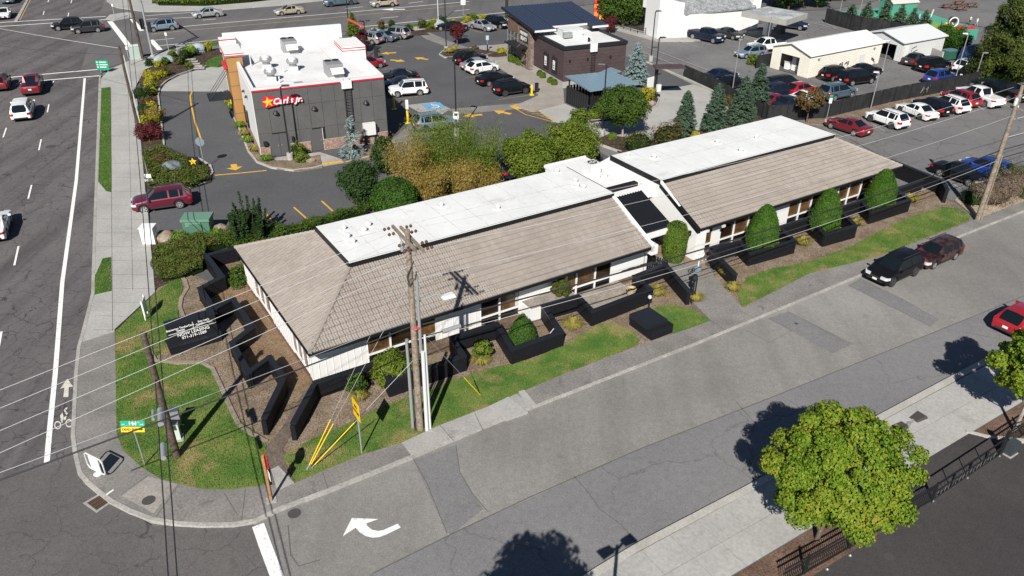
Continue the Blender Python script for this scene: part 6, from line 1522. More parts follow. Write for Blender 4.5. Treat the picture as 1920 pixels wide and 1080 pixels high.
for lb, q, R_, h in (('bright green ornamental grass in front of the green transformer', (337, 455), .65, .8), ('bright green ornamental grass right of the green transformer', (408, 448), .6, .75), ('small bright grass clump at the foot of the transformer', (378, 452), .5, .6)):
    tuft('ornamental_grass', lb, g(*q), R_, h, 420, 'grass', group='ornamental grasses')
# clipped cones in the planters
cone = lambda s, h: [(.6 * s, 0), (.92 * s, h * .18), (1. * s, h * .36), (.93 * s, h * .52), (.74 * s, h * .72), (.48 * s, h * .88), (.22 * s, h * .97), (.03, h)]
for lb, q, s, h in (('first clipped green cone from the entry walk in the black planters', wp(33.1, -2.3), 1.1, 4.0), ('second clipped green cone from the entry walk in the black planters', wp(39.5, -2.7), 1.08, 3.95), ('clipped green cone nearest the side lot in the black planters', wp(46.8, -2.25), 1.15, 3.85)):
    topiary('clipped_cone', lb, q, cone(s, h), 20000, 'boxm', .05, 'clipped cones in the planters', .035)
topiary('clipped_column', 'tall rounded column bush against the white gable wall', wp(26.9, .15), [(.5, 0), (.72, .5), (.82, 1.4), (.80, 2.4), (.6, 2.95), (.3, 3.15), (.05, 3.2)], 14000, 'boxl', .045)
topiary('clipped_egg', 'small pointed clipped bush inside the corner office planter', wp(11.9, -3.05), [(.62, 0), (.82, .4), (.80, .9), (.58, 1.4), (.28, 1.9), (.12, 2.15), (.03, 2.3)], 9000, 'box', .04)
b = wp(3.9, -2.35); blob('leafy_bush', 'full green bush in the first planter left of the utility pole', b, (1.15, 1.05, 1.2), 11000, .07, 'lime', nl=30, rl=.38)
b = wp(16.4, -.75, 1.0); blob('potted_shrub', 'reddish green shrub on the white planter box', b, (.75, .6, .62), 3800, .075, 'mixed', nl=16, rl=.42)
# straw coloured grasses along the planter walls
for i, (lb, a, b_, R_) in enumerate((('straw grass clump between the second and third black planters', 15.5, -3.2, .75), ('straw grass clump left of the entry walk wall', 22.7, -2.9, .7), ('straw grass clump at the tip of the left entry wall', 24.3, -4.9, .5), ('straw grass clump beside the right entry wall', 28.6, -3.5, .6), ('straw grass clump at the tip of the right entry wall', 27.4, -5.2, .55), ('straw grass clump between the first and second cone planters', 36.9, -3.0, .7), ('straw grass clump between the second and third cone planters', 43.2, -2.9, .65), ('straw grass clump near the end screen wall', 51.0, -2.4, .75))):
    tuft('straw_grass', lb, wp(a, b_, .1), R_, .55, 520, 'ygrass', .016, 'straw grasses along the planters')
r = blob('flowering_shrub', 'green shrub with yellow grass between the first two black planters', wp(9.1, -3.1, .1), (.6, .55, .75), 1800, .08, 'lime', nl=9); tuft('straw_grass', 'straw grass clump at the foot of the flowering shrub', wp(8.8, -3.5, .1), .6, .5, 420, 'ygrass', .016, 'straw grasses along the planters')
blob('loose_shrub', 'thin green shrub behind the yellow warning sign', wp(1.7, -2.3, .1), (.65, .55, .75), 1000, .07, 'oak', nl=9); tuft('straw_grass', 'straw grass clump behind the yellow warning sign', wp(1.5, -2.9, .1), .5, .45, 380, 'ygrass', .016, 'straw grasses along the planters')
blob('climbing_shrub', 'green shrub inside the west brick wall by the eaves', wp(-.35, 13.2, .1), (.6, 1.2, .6), 2600, .08, 'oak', nl=12)
# columnar spruces at the loop
for lb, q, h, R_ in (('leftmost of the four dark spruces at the drive loop', (1281, 256), 4.7, 1.25), ('second dark spruce from the left at the drive loop', (1337, 247), 5.0, 1.4), ('third dark spruce from the left at the drive loop', (1387, 234), 5.1, 1.6), ('tallest and rightmost dark spruce at the drive loop', (1416, 211), 5.3, 1.5)):
    conifer('spruce_tree', lb, g(*q), h, R_, 13000, 'spruce', .125, .62, 'spruces at the drive loop', tiers=34)
conifer('blue_spruce', 'pale blue spruce at the corner of the plum coffee shop', g(1190, 160), 5.0, 1.7, 9000, 'blue', .14, .7, core='b')
b = g(663, 294); conifer('weeping_cedar', 'thin pale blue weeping cedar against the restaurant wall', b, 4.2, 1.6, 2200, 'blue', .13, 1.0, core='b', droop=.7, tiers=5)
conifer('pyramid_tree', 'green pyramid shaped tree behind the restaurant roof', g(663, 67), 3.4, 1.1, 3000, 'lime', .14, .7)
# shrubs of the drive bed behind the east office
for lb, q, R_, m in (('green and rust shrub left in the bed behind the east office', (1195, 285), (1.7, 1.3, 1.3), 'mixed'), ('rusty shrub right in the bed behind the east office', (1250, 272), (1.9, 1.4, 1.4), 'rust'), ('small yellow shrub beside the leftmost spruce', (1303, 262), (.5, .5, .5), 'yellow'), ('small green tuft in the bed by the pale trunk', (1148, 262), (.45, .45, .4), 'lime'), ('yellow green shrub in front of the refuse enclosure', (1113, 222), (.9, .7, .6), 'lime'), ('bright yellow shrub by the order board', (1212, 190), (.9, .8, 1.1), 'yellow'), ('orange shrub on the kerb of the drive loop', (1211, 206), (.45, .45, .4), 'gold'),
                     ('yellow shrub under the right spruce', (1400, 222), (.9, .8, .6), 'lime'), ('rusty shrub at the slatted fence end', (1362, 200), (.8, .6, .8), 'rust'), ('yellow topped shrub behind the right round tree', (1085, 232), (1.1, .9, 1.0), 'lime')):
    blob('shrub', lb, g(*q), R_, 1800, .09, m, group='bed shrubs', nl=12)
b = g(1512, 230); tree('rust_tree', 'sparse rusty leaved tree by the dark fence', b, (b.x, b.y, 2.5), (1.9, 1.6, 1.2), 2600, .12, 'rust', 26, .3, .07, limbs=12)
# ---- street corner garden of the restaurant
gard = [('yellow', (355, 103), .75, .7), ('yellow', (360, 92), .5, .5), ('yellow', (391, 97), .8, .85), ('lime', (325, 110), .8, .7), ('dark', (347, 112), .9, .9), ('yellow', (298, 127), .55, .6), ('mixed', (311, 143), .7, .7), ('yellow', (302, 146), .7, .6), ('lime', (355, 128), .7, .5), ('yellow', (286, 153), .9, .65), ('yellow', (277, 145), .65, .55), ('lime', (285, 168), .9, .6), ('yellow', (282, 168), .8, .7),
        ('yellow', (288, 177), .5, .5), ('dark', (265, 185), 1.1, .9), ('mixed', (277, 183), .8, .7), ('rust', (278, 196), .8, .5), ('yellow', (286, 204), .6, .5), ('dark', (271, 214), .8, .7), ('mixed', (283, 219), .9, .7), ('gold', (292, 229), 1.2, .9), ('yellow', (272, 239), .8, .8), ('rust', (290, 262), .6, .5), ('lime', (311, 122), .7, .6), ('dark', (281, 125), .6, .7), ('mixed', (338, 122), .9, .7), ('rust', (303, 308), .9, .6)]
names = {'yellow': 'bright yellow', 'lime': 'yellow green', 'dark': 'dark green', 'mixed': 'green and russet', 'rust': 'rusty', 'gold': 'golden'}
GL = ['yellow mound behind the flat stone steps', 'second small yellow mound by the yucca', 'large bright yellow bush near the short lawn', 'yellow green bush right of the left boulder', 'dark bush between the boulder and the stone steps', 'small yellow bush next to the purple red tree side of the corner', 'russet green bush in the middle of the corner bed', 'yellow bush in the middle of the corner bed', 'yellow green bush at the drive kerb of the corner bed', 'bright yellow mound at the drive kerb bend', 'bright yellow mound at the pavement side of the bend', 'yellow green mound just below the garden path', 'bright yellow mound just below the garden path', 'small yellow tuft near the bed kerb', 'dark green bush at the top of the long bed', 'russet green bush at the top of the long bed', 'rusty bush halfway down the long bed', 'small yellow bush halfway down the long bed', 'dark green bush above the golden mound', 'russet green bush above the golden mound', 'large golden mound by the bed kerb', 'bright yellow bush crossed by the yellow guy guard', 'rusty low bush under the purple red maple', 'yellow green bush left of the stone steps', 'dark green bush at the pavement corner of the bed', 'russet green bush above the stone steps', 'rusty bush in front of the star sign']
for i, (m, q, R_, h) in enumerate(gard):
    blob('garden_shrub', GL[i], g(*q), (R_, R_ * .9, h), int(900 * R_ + 400), .08, m, 'y' if m in ('yellow', 'gold') else 'g', 'corner garden shrubs', nl=8)
hz = [g(u, v, .4) for u, v in ((266, 285), (300, 272), (330, 288), (365, 298), (390, 318), (392, 335), (362, 348), (300, 352), (275, 345))]
scatter_hedge('ground_hedge', 'low green shrub bed round the yellow star sign', hz, .6, 9000, .10, 'hedge', z0=.08)
tree('red_maple', 'low purple red maple at the edge of the drive bed', g(281, 268), (*g(281, 264).xy, 1.0), (1.5, 1.3, .8), 4200, .08, 'red', 22, .36, .06)
tree('red_maple', 'round purple red tree in the lot island by the lamp post', g(857, 87), (*g(858, 84).xy, 2.0), (1.25, 1.2, 1.2), 4000, .09, 'red', 22, .36, .07)
tree('red_maple', 'purple red tree against the east side of the restaurant', g(680, 100), (*g(680, 97).xy, 1.6), (1.2, 1.2, 1.5), 3500, .09, 'red', 20, .36, .07)
tree('red_maple', 'small purple red tree behind the coffee shop roof', g(1143, 62), (*g(1143, 62).xy, 1.5), (1.1, 1.0, 1.2), 2500, .09, 'red', 20, .36, .07)
tuft('ornamental_grass', 'spiky green yucca beside the blue boulder in the corner garden', g(357, 107), 1.3, 1.3, 300, 'grass', .05, 'ornamental grasses')
WL = ['bright yellow bush under the drive awning', 'yellow green bush below the drive awning', '', '', '', '', '', 'taller yellow green bush beside the restaurant lamp post', 'lower yellow green bush beside the restaurant lamp post', 'small round yellow bush near the weeping cedar', 'russet bush at the end of the weeping cedar bed']
for i, (m, q, R_, h) in enumerate([('yellow', (430, 196), .5, .5), ('lime', (437, 208), .5, .4), ('grass', (450, 240), 0, 0), ('grass', (458, 255), 0, 0), ('grass', (466, 268), 0, 0), ('grass', (478, 285), 0, 0), ('grass', (500, 303), 0, 0), ('lime', (560, 295), .8, .9), ('lime', (566, 305), .7, .6), ('yellow', (704, 287), .4, .35), ('mixed', (722, 282), .6, .6)]):
    if m == 'grass': tuft('border_grass', 'pale green grass clump in the strip along the restaurant drive', g(*q), .7, .6, 220, 'ygrass' if i % 2 else 'grass', .03, 'grasses along the restaurant drive')
    else: blob('border_shrub', WL[i], g(*q), (R_, R_, h), 1100, .08, m, 'y' if m == 'yellow' else 'g', 'wall foot bushes', nl=8)
BL = ['', '', 'left yellow mound by the coffee shop paving', 'right yellow mound by the coffee shop paving', 'low rusty cover beyond the lot island', 'russet bush at the left end of the highway bed', 'rusty bush below the pyramid tree', 'yellow bush above the grey blue sedan', 'yellow green bush left of that yellow bush', 'yellow bush above the right silver suv', 'tall rusty bush by the pale blue boulder', 'tall dark bush above the grey blue sedan', 'russet bush right of the highway path', 'yellow green bush left of the white flag pole', 'yellow bush behind the white flag pole', 'dark bush right of the white flag pole', 'yellow bush left of the road sign', 'yellow green bush under the road sign', 'yellow bush at the right end of the highway bed', '', 'russet bush at the end of the silver suv row']
for i, (m, q, R_, h) in enumerate([('ygrass', (842, 100), .9, .6), ('ygrass', (850, 96), .9, .6), ('yellow', (940, 100), .7, .5), ('yellow', (953, 101), .6, .5), ('rust', (890, 93), .6, .3), ('mixed', (700, 68), .8, .7), ('rust', (684, 70), .8, .7), ('yellow', (740, 62), .7, .7), ('lime', (727, 62), .6, .5), ('yellow', (752, 62), .8, .6), ('rust', (716, 58), .6, 1.), ('dark', (736, 56), .6, 1.0), ('mixed', (793, 54), 1., .9), ('lime', (806, 55), .8, .7), ('yellow', (812, 49), .8, .7), ('dark', (830, 47), .9, .9), ('yellow', (876, 44), 1., .7), ('lime', (888, 40), 1., .8), ('yellow', (905, 38), .9, .6), ('ygrass', (850, 44), .9, .6), ('mixed', (765, 60), .9, .8)]):
    if m == 'ygrass': tuft('border_grass', 'straw grass clump in the lot planting beds', g(*q), R_, h, 260, m, .035, 'lot bed grasses')
    else: blob('bed_shrub', BL[i], g(*q), (R_, R_ * .8, h), 900, .09, m, 'y' if m == 'yellow' else 'g', 'lot bed shrubs', nl=8)
for i, q in enumerate(((959, 117), (967, 119), (974, 123))): topiary('clipped_ball', '%s clipped round bush from the left in front of the coffee shop glazing' % ('first', 'second', 'third')[i], g(*q), [(.35, 0), (.5, .3), (.5, .7), (.3, 1.0), (.03, 1.1)], 900, 'boxl', .07, 'clipped balls by the coffee shop', cat='bush')
for i, q in enumerate(((1012, 143), (1018, 147), (1032, 156), (1039, 160))): topiary('clipped_ball', '%s small clipped bush from the stone entrance along the plum wall' % ('first', 'second', 'third', 'fourth')[i], g(*q), [(.3, 0), (.4, .2), (.4, .5), (.2, .75), (.03, .8)], 700, 'boxl', .06, 'clipped balls along the plum wall', cat='bush')
# ---- far trees
b = g(1168, 50); tree('round_tree', 'big dense round tree between the coffee shop and the bank', b, (b.x, b.y + 1, 3.8), (4.6, 4.0, 3.6), 16000, .16, 'oak', 60, .28, .22)
for i, (u, v, zc, R_, m, lb) in enumerate(((1478, 18, 3.2, (3.4, 3., 3.), 'dark', 'dark tree behind the bank canopy'), (1505, 12, 3.6, (3.6, 3., 3.), 'oak', 'green tree behind the right end of the bank canopy'), (1532, 14, 3., (3., 3., 2.6), 'dark', 'dark tree left of the side road at the top'), (1450, 10, 4, (3, 3, 3.5), 'dark', 'dark tree right behind the white bank'), (1560, 2, 2.6, (3.4, 2.6, 2.), 'lime', 'bright green bush across the side road at the top'), (1590, -6, 3., (4, 3, 2.6), 'oak', 'green tree at the top edge above the side road'))):
    b = g(u, v); tree('background_tree', lb, b, (b.x, b.y, zc), R_, 6500, .18, m, 34, .32, .2, group='trees behind the bank')
for i, (u, v, h, lb) in enumerate(((1593, 42, 3.0, 'first'), (1622, 40, 3.2, 'second'), (1655, 46, 4.6, 'third and tallest'), (1684, 50, 3.4, 'fourth'), (1707, 54, 3.2, 'fifth'), (1729, 58, 3.2, 'sixth'))):
    conifer('young_conifer', '%s feathery young conifer from the left along the playground fence' % lb, g(u, v), h, 1.4, 2200, 'spruce', .17, .8, 'young conifers at the playground', tiers=14)
hz = [g(u, v, .8) for u, v in ((1738, 82), (1760, 62), (1800, 72), (1820, 92), (1800, 98), (1765, 88))]
scatter_hedge('tall_hedge', 'tall green hedge beside the grey metal garage', hz, 2.2, 9000, .16, 'box', z0=.05)
# the great evergreen at the right edge
def evergreen(label, base, H_, R, N):
    base = Vector(base); r = thing('evergreen_tree', label, 'tree', base); n = 210
    t = np.sort(rng.uniform(.02, 1, n)); a = rng.uniform(0, 2 * pi, n); rad = R * (1 - t) ** .55 * rng.uniform(.75, 1.05, n)
    C = np.stack([base.x + np.cos(a) * rad, base.y + np.sin(a) * rad, base.z + H_ * t], 1); rr = rng.uniform(.5, 1.15, n) * (1.15 - .6 * t) * R / 4.4
    idx = rng.choice(n, N); d = unit(rng.normal(0, 1, (N, 3))); P = C[idx] + d * rr[idx][:, None] * rng.uniform(.3, 1, (N, 1)) * np.array((1, 1, 1.25))
    place('crown', quadmesh('crown', leaves(P, d + unit(P - np.array(base) - np.array((0, 0, H_ * .4))), .15, .45, .9), LM['cedar']), r)
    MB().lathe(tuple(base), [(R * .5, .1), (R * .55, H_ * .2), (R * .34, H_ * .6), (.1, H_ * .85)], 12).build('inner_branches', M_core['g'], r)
    MB().tube([base, base + Vector((0, 0, H_ * .9))], .45, 9, .08).build('trunk', M_bark, r)
evergreen('huge dark gold green evergreen at the right edge above the yard', g(1888, 150), 13.5, 5.0, 46000)
evergreen('dark evergreen behind the huge one in the top right corner', g(1935, 95), 13, 4.5, 14000)
# verge by the right pole: dry shrubs
for lb, q, R_, m in (('dry greyish brown shrub at the foot of the right utility pole', (1850, 378), (2.4, 1.8, 1.2), 'dry'), ('dry twiggy shrub with green tips right of the utility pole', (1905, 362), (2.6, 1.8, 1.2), 'dry'), ('green shrub behind the dry shrubs near the blue suv', (1895, 343), (2.4, 1.2, 1.0), 'hedge'), ('small green shrub at the right edge of the verge', (1925, 372), (.9, .8, .7), 'oak'), ('dark green low growth left of the dry shrub', (1822, 382), (1.1, .9, .7), 'dark')):
    blob('verge_shrub', lb, g(*q), R_, 5200, .075, m, 't' if m == 'dry' else 'g', 'verge shrubs', nl=26, rl=.36, asp=.3)
# far hedge across the highway
hz = [g(u, v, .5) for u, v in ((287, 7), (380, 8), (470, 1), (560, -9), (540, -20), (290, -20))]
scatter_hedge('highway_hedge', 'yellow green grassy hedge across the highway at the top', hz, 1.0, 9000, .2, 'lime', z0=.1)
blob('fence_bush', 'green bush at the dark fence left of the cream garage', g(1413, 121), (.9, .7, .9), 1500, .1, 'lime', nl=10)

# ---- lawn blades: short tufts over each lawn
V = []
for i, (P, h, dens, lush, bl) in LAWN.items():
    A = np.array([(p.x, p.y) for p in P]); lo, hi = A.min(0), A.max(0); n = int(np.prod(hi - lo) * dens * .5); Q = rng.uniform(lo, hi, (n, 2)); ins = np.zeros(n, bool); j = len(A) - 1
    for k in range(len(A)):
        xi, yi = A[k]; xj, yj = A[j]; ins ^= ((yi > Q[:, 1]) != (yj > Q[:, 1])) & (Q[:, 0] < (xj - xi) * (Q[:, 1] - yi) / (yj - yi + 1e-12) + xi); j = k
    Q = Q[ins]; n = len(Q); a = rng.uniform(0, 2 * pi, n); s = bl * rng.uniform(.5, 1.2, (n, 1)); t = np.stack([np.cos(a), np.sin(a), np.zeros(n)], 1) * .022
    c = np.stack([Q[:, 0], Q[:, 1], np.full(n, h)], 1); up_ = np.concatenate([rng.normal(0, .45, (n, 2)), np.ones((n, 1))], 1) * s
    V.append(np.stack([c - t, c + t, c + t * .4 + up_, c - t * .4 + up_], 1))
LT = leafmat('leaf_litter', [(.05, .032, .02), (.13, .085, .05), (.24, .17, .10), (.36, .28, .17)], 0., 2.); VB = []
for A_, h in BEDS:
    A = np.array([(p.x, p.y) for p in A_]); lo, hi = A.min(0), A.max(0); n = int(np.prod(hi - lo) * 55); Q = rng.uniform(lo, hi, (n, 2)); ins = np.zeros(n, bool); j = len(A) - 1
    for k in range(len(A)):
        xi, yi = A[k]; xj, yj = A[j]; ins ^= ((yi > Q[:, 1]) != (yj > Q[:, 1])) & (Q[:, 0] < (xj - xi) * (Q[:, 1] - yi) / (yj - yi + 1e-12) + xi); j = k
    Q = Q[ins]; n = len(Q); VB.append(leaves(np.stack([Q[:, 0], Q[:, 1], h + .02 + 0 * Q[:, 0]], 1), np.tile((0, 0, 1.5), (n, 1)), .045, .5, .5))
o = place('leaf_litter', quadmesh('leaf_litter', np.concatenate(VB), LT), None, 'stuff'); tag(o, 'dry leaves and bark chips lying on the planting beds', 'leaf litter')
o = place('grass', quadmesh('grass', np.concatenate(V), M_turf), None, 'stuff'); tag(o, 'short mown grass of the lawns round the offices', 'grass')
# ================================================================== POLES, WIRES, SIGNS, SMALL THINGS
M_pole = mottled('weathered_pole', (.17, .135, .105), (.27, .225, .18), 2.5, fine=10, fa=.5)
M_poled = mottled('old_dark_pole', (.055, .040, .032), (.11, .082, .065), 2.5, fine=10, fa=.5)
M_galv = mat('galvanised', (.42, .44, .46), .4, .5)
M_pvc = mat('white_conduit', (.55, .56, .56), .5)
M_ylw = mat('safety_yellow', (.72, .48, .02), .45)
M_ins = mat('insulator', (.10, .05, .04), .3)
M_wirew = mat('bright_wire', (.5, .5, .5), .5)
M_wired = mat('dark_wire', (.02, .02, .022), .6)
M_green = MATS['shed_green']; M_sgreen = mat('sign_green', (.0, .30, .16), .4); M_sy = mat('sign_yellow', (.80, .50, .0), .4); M_sred = mat('stop_red', (.45, .01, .015), .4)
Z = Vector((0, 0, 1))
def TB(path, r, name, m, root, n=8, r2=None, **k): return MB().tube(path, r, n, r2).build(name, m, root, smooth=True, **k)

# ---- main utility pole at the street
PB = g(788, 808); Hm = 11.5
mp = thing('utility_pole', 'tall wooden utility pole with twin crossarms and a street lamp at the kerb', 'utility pole', PB)
TB([PB, PB + Z * Hm], .19, 'pole', M_pole, mp, 12, .12)
AD = (g(780, 478, 11.2) - g(737, 432, 11.2)); AD.normalize()
arms = []
for s, z in ((-.14, 11.15), (.14, 11.0)):
    c = PB + Z * z + LV * s * 1.4; a = MB().bar(c - AD * 1.35, c + AD * 1.35, .11, .13).build('crossarm', M_pole, mp); arms.append(c)
    for t in (-1.2, -.6, .6, 1.2):
        sg_ = -1 if s < 0 else 1
        for k in (0, 1): MB().lathe(tuple(c + AD * t + LV * sg_ * (.25 + .2 * k)), [(.03, -.07), (.075, -.02), (.075, .03), (.03, .08)], 8).build('insulator', M_ins, a)
for s in (-1, 1): MB().bar(PB + Z * 10.2, arms[0] + AD * .8 * s, .04, .04).build('brace', M_galv, mp)
for i, (dx, dy, z) in enumerate(((.3, -.1, 10.4), (-.3, .15, 10.35), (.1, .3, 10.5))): MB().lathe(tuple(PB + Vector((dx, dy, z))), [(.08, 0), (.09, .1), (.09, .4), (.05, .5)], 8).build('cutout', M_galv, mp)
TB([PB + Vector((.2, 0, 9.9)), PB + Vector((-.1, -.3, 9.3)), PB + Vector((-.05, -.3, 8.8)), PB + Vector((.25, -.1, 9.1)), PB + Vector((.3, 0, 9.4))], .03, 'drip_loop', M_wired, mp, 6)
TB([PB + Vector((.28, .02, 4.9)), PB + Vector((.28, .02, 9.2))], .075, 'conduit', M_galv, mp); TB([PB + Vector((.36, -.06, .1)), PB + Vector((.38, -.06, 5.0))], .10, 'conduit', M_pvc, mp); TB([PB + Vector((.52, .05, .1)), PB + Vector((.50, .05, 5.9))], .06, 'conduit', M_pvc, mp)
TB([PB + Vector((-.38, .1, .1)), PB + Vector((-.38, .1, 5.6))], .085, 'conduit', M_galv, mp); TB([PB + Vector((-.2, -.12, .1)), PB + Vector((-.3, -.05, 5.5))], .03, 'ground_wire', M_wired, mp, 5)
MB().lathe(tuple(PB + Vector((.1, 0, 6.35))), [(.22, 0), (.235, .03), (.22, .06)], 10).build('red_band', mat('red_tape', (.5, .06, .07), .5), mp)
la = TB([PB + Z * 7.6, PB + Z * 7.75 + LV * .7, PB + Z * 7.85 + LV * 1.2 - PV * .1, PB + Z * 7.75 + LV * 1.55 - PV * .2], .04, 'lamp_arm', M_galv, mp)
c = PB + Z * 7.72 + LV * 1.75 - PV * .25; MB().hexa([c + LV * a + PV * b - Z * .12 for a, b in ((-.3, -.14), (.35, -.2), (.35, .2), (-.3, .14))], [c + LV * a + PV * b + Z * .05 for a, b in ((-.25, -.1), (.28, -.14), (.28, .14), (-.25, .1))]).build('lamp_head', M_vent, la)

def wood_pole(label, b, h, r=.16, m=None, arm=None):
    p = thing('utility_pole', label, 'utility pole', b); TB([b, b + Z * h], r, 'pole', m or M_pole, p, 10, r * .7)
    for k in range(int(arm or 0)): MB().lathe(tuple(b + Z * (h - .3 - k * .5) + Vector((r, 0, 0))), [(.05, 0), (.07, .08), (.05, .16)], 8).build('insulator', M_ins, p)
    return p
PL = g(333, 860); pl = wood_pole('short dark old wooden pole standing on the corner lawn', PL, 7.4, .19, M_poled, 1)
PR = g(1832, 413); pr_ = wood_pole('brown wooden utility pole with pale top near the right edge', PR, 10.9, .2, M_pole, 3)
MB().bar(PR + Z * 9.2 + AD * -.9, PR + Z * 9.2 + AD * .9, .1, .12).build('crossarm', M_pole, pr_)
TB([PR + Vector((.25, -.1, 0)), PR + Vector((.2, -.1, 5.5))], .05, 'conduit', M_pole, pr_)
for dz, s in ((9.4, -1), (8.8, 1), (9.6, .4)): MB().lathe(tuple(PR + Z * dz + LV * .22 * s), [(.08, 0), (.12, .15), (.12, .5), (.06, .6)], 8).build('cutout', M_vent, pr_)
PC = g(263, 255); pc = wood_pole('wooden pole leaning over the west pavement by the garden bed', PC, 8.8, .15, M_poled, 2)
PD = g(268, 112); pd = wood_pole('tall dark wooden pole behind the grey control cabinet', PD, 10.5, .2, M_poled, 2)
TB([PC + Vector((.25, .1, 0)), PC + Vector((.2, .1, 8))], .04, 'conduit', M_pvc, pc, 6)
# ---- wires
def cable(label, pts, sag, r, m, group=None, name='power_line', wraps=0):
    o = []
    for (p, q) in zip(pts, pts[1:]):
        L = (q - p).length; n = 14
        for i in range(n if q != pts[-1] else n + 1):
            t = i / n; o.append(p.lerp(q, t) - Z * sag * (L / 40) ** 1.5 * 4 * t * (1 - t))
    ob = MB().tube(o, r, 5).build(name, m, None); tag(ob, label, 'cable', group)
    return ob
def at(u, v, z): return g(u, v, z)
GW = 'wires of the street poles'
west = lambda u, v, z: at(u, v, z)
for i, (uv, z1, k, lb) in enumerate((((-60, 755), 10.9, -1.2, 'uppermost bright wire crossing the corner lawn to the main pole'), ((-60, 790), 10.7, -.6, 'second bright wire from the top crossing the corner lawn'), ((-60, 833), 10.6, .6, 'third bright wire from the top crossing the corner lawn'), ((-60, 876), 10.4, 1.2, 'fourth bright wire from the top crossing the corner lawn'))):
    cable(lb, [at(*uv, 9.6), PB + Z * z1 + AD * k - LV * .4], .12, .011, M_wirew, GW)
cable('thin grey wire above the thick cable over the corner lawn', [at(-60, 908, 6.3), PB + Z * 6.9], .15, .014, M_galv, GW)
cable('thick dark lashed cable from the left edge to the main pole', [at(-60, 922, 6.1), PB + Z * 6.45], .15, .036, M_wired, GW)
cable('thick dark cable with splice boxes from the main pole past the planters', [PB + Z * 6.4, PR + Z * 5.9], .5, .045, M_wired, GW)
cable('lower dark cable from the main pole past the planters', [PB + Z * 5.7, PR + Z * 5.3], .45, .032, M_wired, GW)
cable('pale thin cable hanging just below the dark ones in front of the cones', [PB + Z * 5.6, PR + Z * 5.05], .6, .012, M_wirew, GW)
for z0, z1, k, lb in ((11.0, 10.6, -1.0, 'upper bright wire from the crossarms over the long roof'), (10.95, 10.5, 1.0, 'lower bright wire from the crossarms over the long roof'), (8.9, 8.6, 0, 'pale wire from the pole middle over the east office roof')):
    cable(lb, [PB + Z * z0 + AD * k + LV * .4, PR + Z * z1 + AD * k * .6], .5, .009, M_wirew, GW)
far = at(2100, 100, 9); 
for z, lb in ((10.6, 'bright wire leaving the top of the right pole for the right edge'), (8.3, 'grey wire leaving the right pole above its middle'), (6.9, 'white bar like wire leaving the right pole at its middle'), (5.9, 'thick dark cable leaving the right pole for the right edge'), (5.2, 'lower dark cable leaving the right pole for the right edge')):
    cable(lb, [PR + Z * z, PR + Z * z + LV * 38], .4, .022 if 'dark' not in lb else .035, M_wirew if 'dark' not in lb else M_wired, GW)
E1, E2 = at(318, 1090, 5.0), at(334, 1090, 5.0)
w1 = cable('left of the two dark wires running down the west pavement', [PD + Z * 9.9 + Vector((-.6, 0, 0)), E1 + (E1 - PD) .normalized() * 3], .5, .026, M_wired, GW)
w2 = cable('right of the two dark wires running down the west pavement', [PD + Z * 9.6, E2 + (E2 - PD).normalized() * 3], .45, .026, M_wired, GW)
for nm, (u, v), L, R_, m, lb in (('splice_case', (301, 782), 1.15, .12, M_galv, 'upper grey splice canister on the right dark wire'), ('splice_case', (306, 846), .95, .1, M_galv, 'lower grey splice canister on the right dark wire'), ('splice_case', (287, 778), .7, .06, M_galv, 'slim grey splice sleeve on the left dark wire')):
    p = at(u, v, 5.4); d = (E2 - PD).normalized(); o = MB().tube([p - d * L / 2, p - d * L * .42, p + d * L * .42, p + d * L / 2], R_, 10).build(nm, m, None, smooth=True); tag(o, lb, 'cable splice')
p = PB + Z * 5.6 + LV * 2.0; o = MB().tube([p - LV * .5, p + LV * .5], .11, 10).build('splice_case', M_galv, None); tag(o, 'grey splice canister on the cable right of the main pole', 'cable splice')
d_ = (PR + Z * 5.9 - (PB + Z * 6.4)).normalized(); p = (PB + Z * 6.4).lerp(PR + Z * 5.9, .255) - Z * .48
for k in range(5): o = MB().tube([p + d_ * (k * .45), p + d_ * (k * .45 + .4)], .07 if k % 2 else .05, 8).build('splice_case', M_wired, None); tag(o, '%s dark splice along the cable above the white planter box' % ('first', 'second', 'third', 'fourth', 'last')[k], 'cable splice', 'dark splices above the planter box')
cable('bright span wire from the old pole across the junction to the left edge', [PC + Z * 8.6, at(-30, 48, 6.5)], .1, .02, M_wirew, 'wires of the junction')
cable('dark drooping wire across the junction below the bright one', [PC + Z * 8.0, at(-30, 82, 6.5)], .5, .012, M_wired, 'wires of the junction')
# guys with yellow guards
def guy(label, foot, top, guard):
    r = thing('guy_wire', label, 'guy wire', foot); TB([foot, top], .010, 'wire', M_galv, r, 5)
    d = (top - foot).normalized(); TB([foot + d * guard[0], foot + d * guard[1]], .027, 'guard', M_ylw, r, 6)
A0 = g(574, 884); 
guy('guy wire with yellow guard at the left of three fanning from the lawn anchor', A0, PB + Z * 10.3, (.4, 3.0)); guy('guy wire with yellow guard in the middle of three fanning from the lawn anchor', A0 + Vector((.06, 0, 0)), PB + Z * 8.9, (.45, 2.8)); guy('guy wire with yellow guard at the right of three fanning from the lawn anchor', A0 + Vector((.1, 0, 0)), PB + Z * 4.6, (.45, 3.2))
TB([A0 - Vector((.1, .1, .1)), A0 + (PB + Z * 9 - A0).normalized() * .5], .03, 'rod', M_galv, thing('guy_anchor', 'steel anchor rod in the corner lawn under the yellow guards', 'anchor', A0), 6)
guy('guy wire with one yellow guard right of the main pole on the lawn', g(903, 743), PB + Z * 6.6, (.1, 2.2)); guy('guy wire with yellow guard beside the yellow garden shrubs', g(279, 245), PC + Z * 6.2, (.2, 2.4))
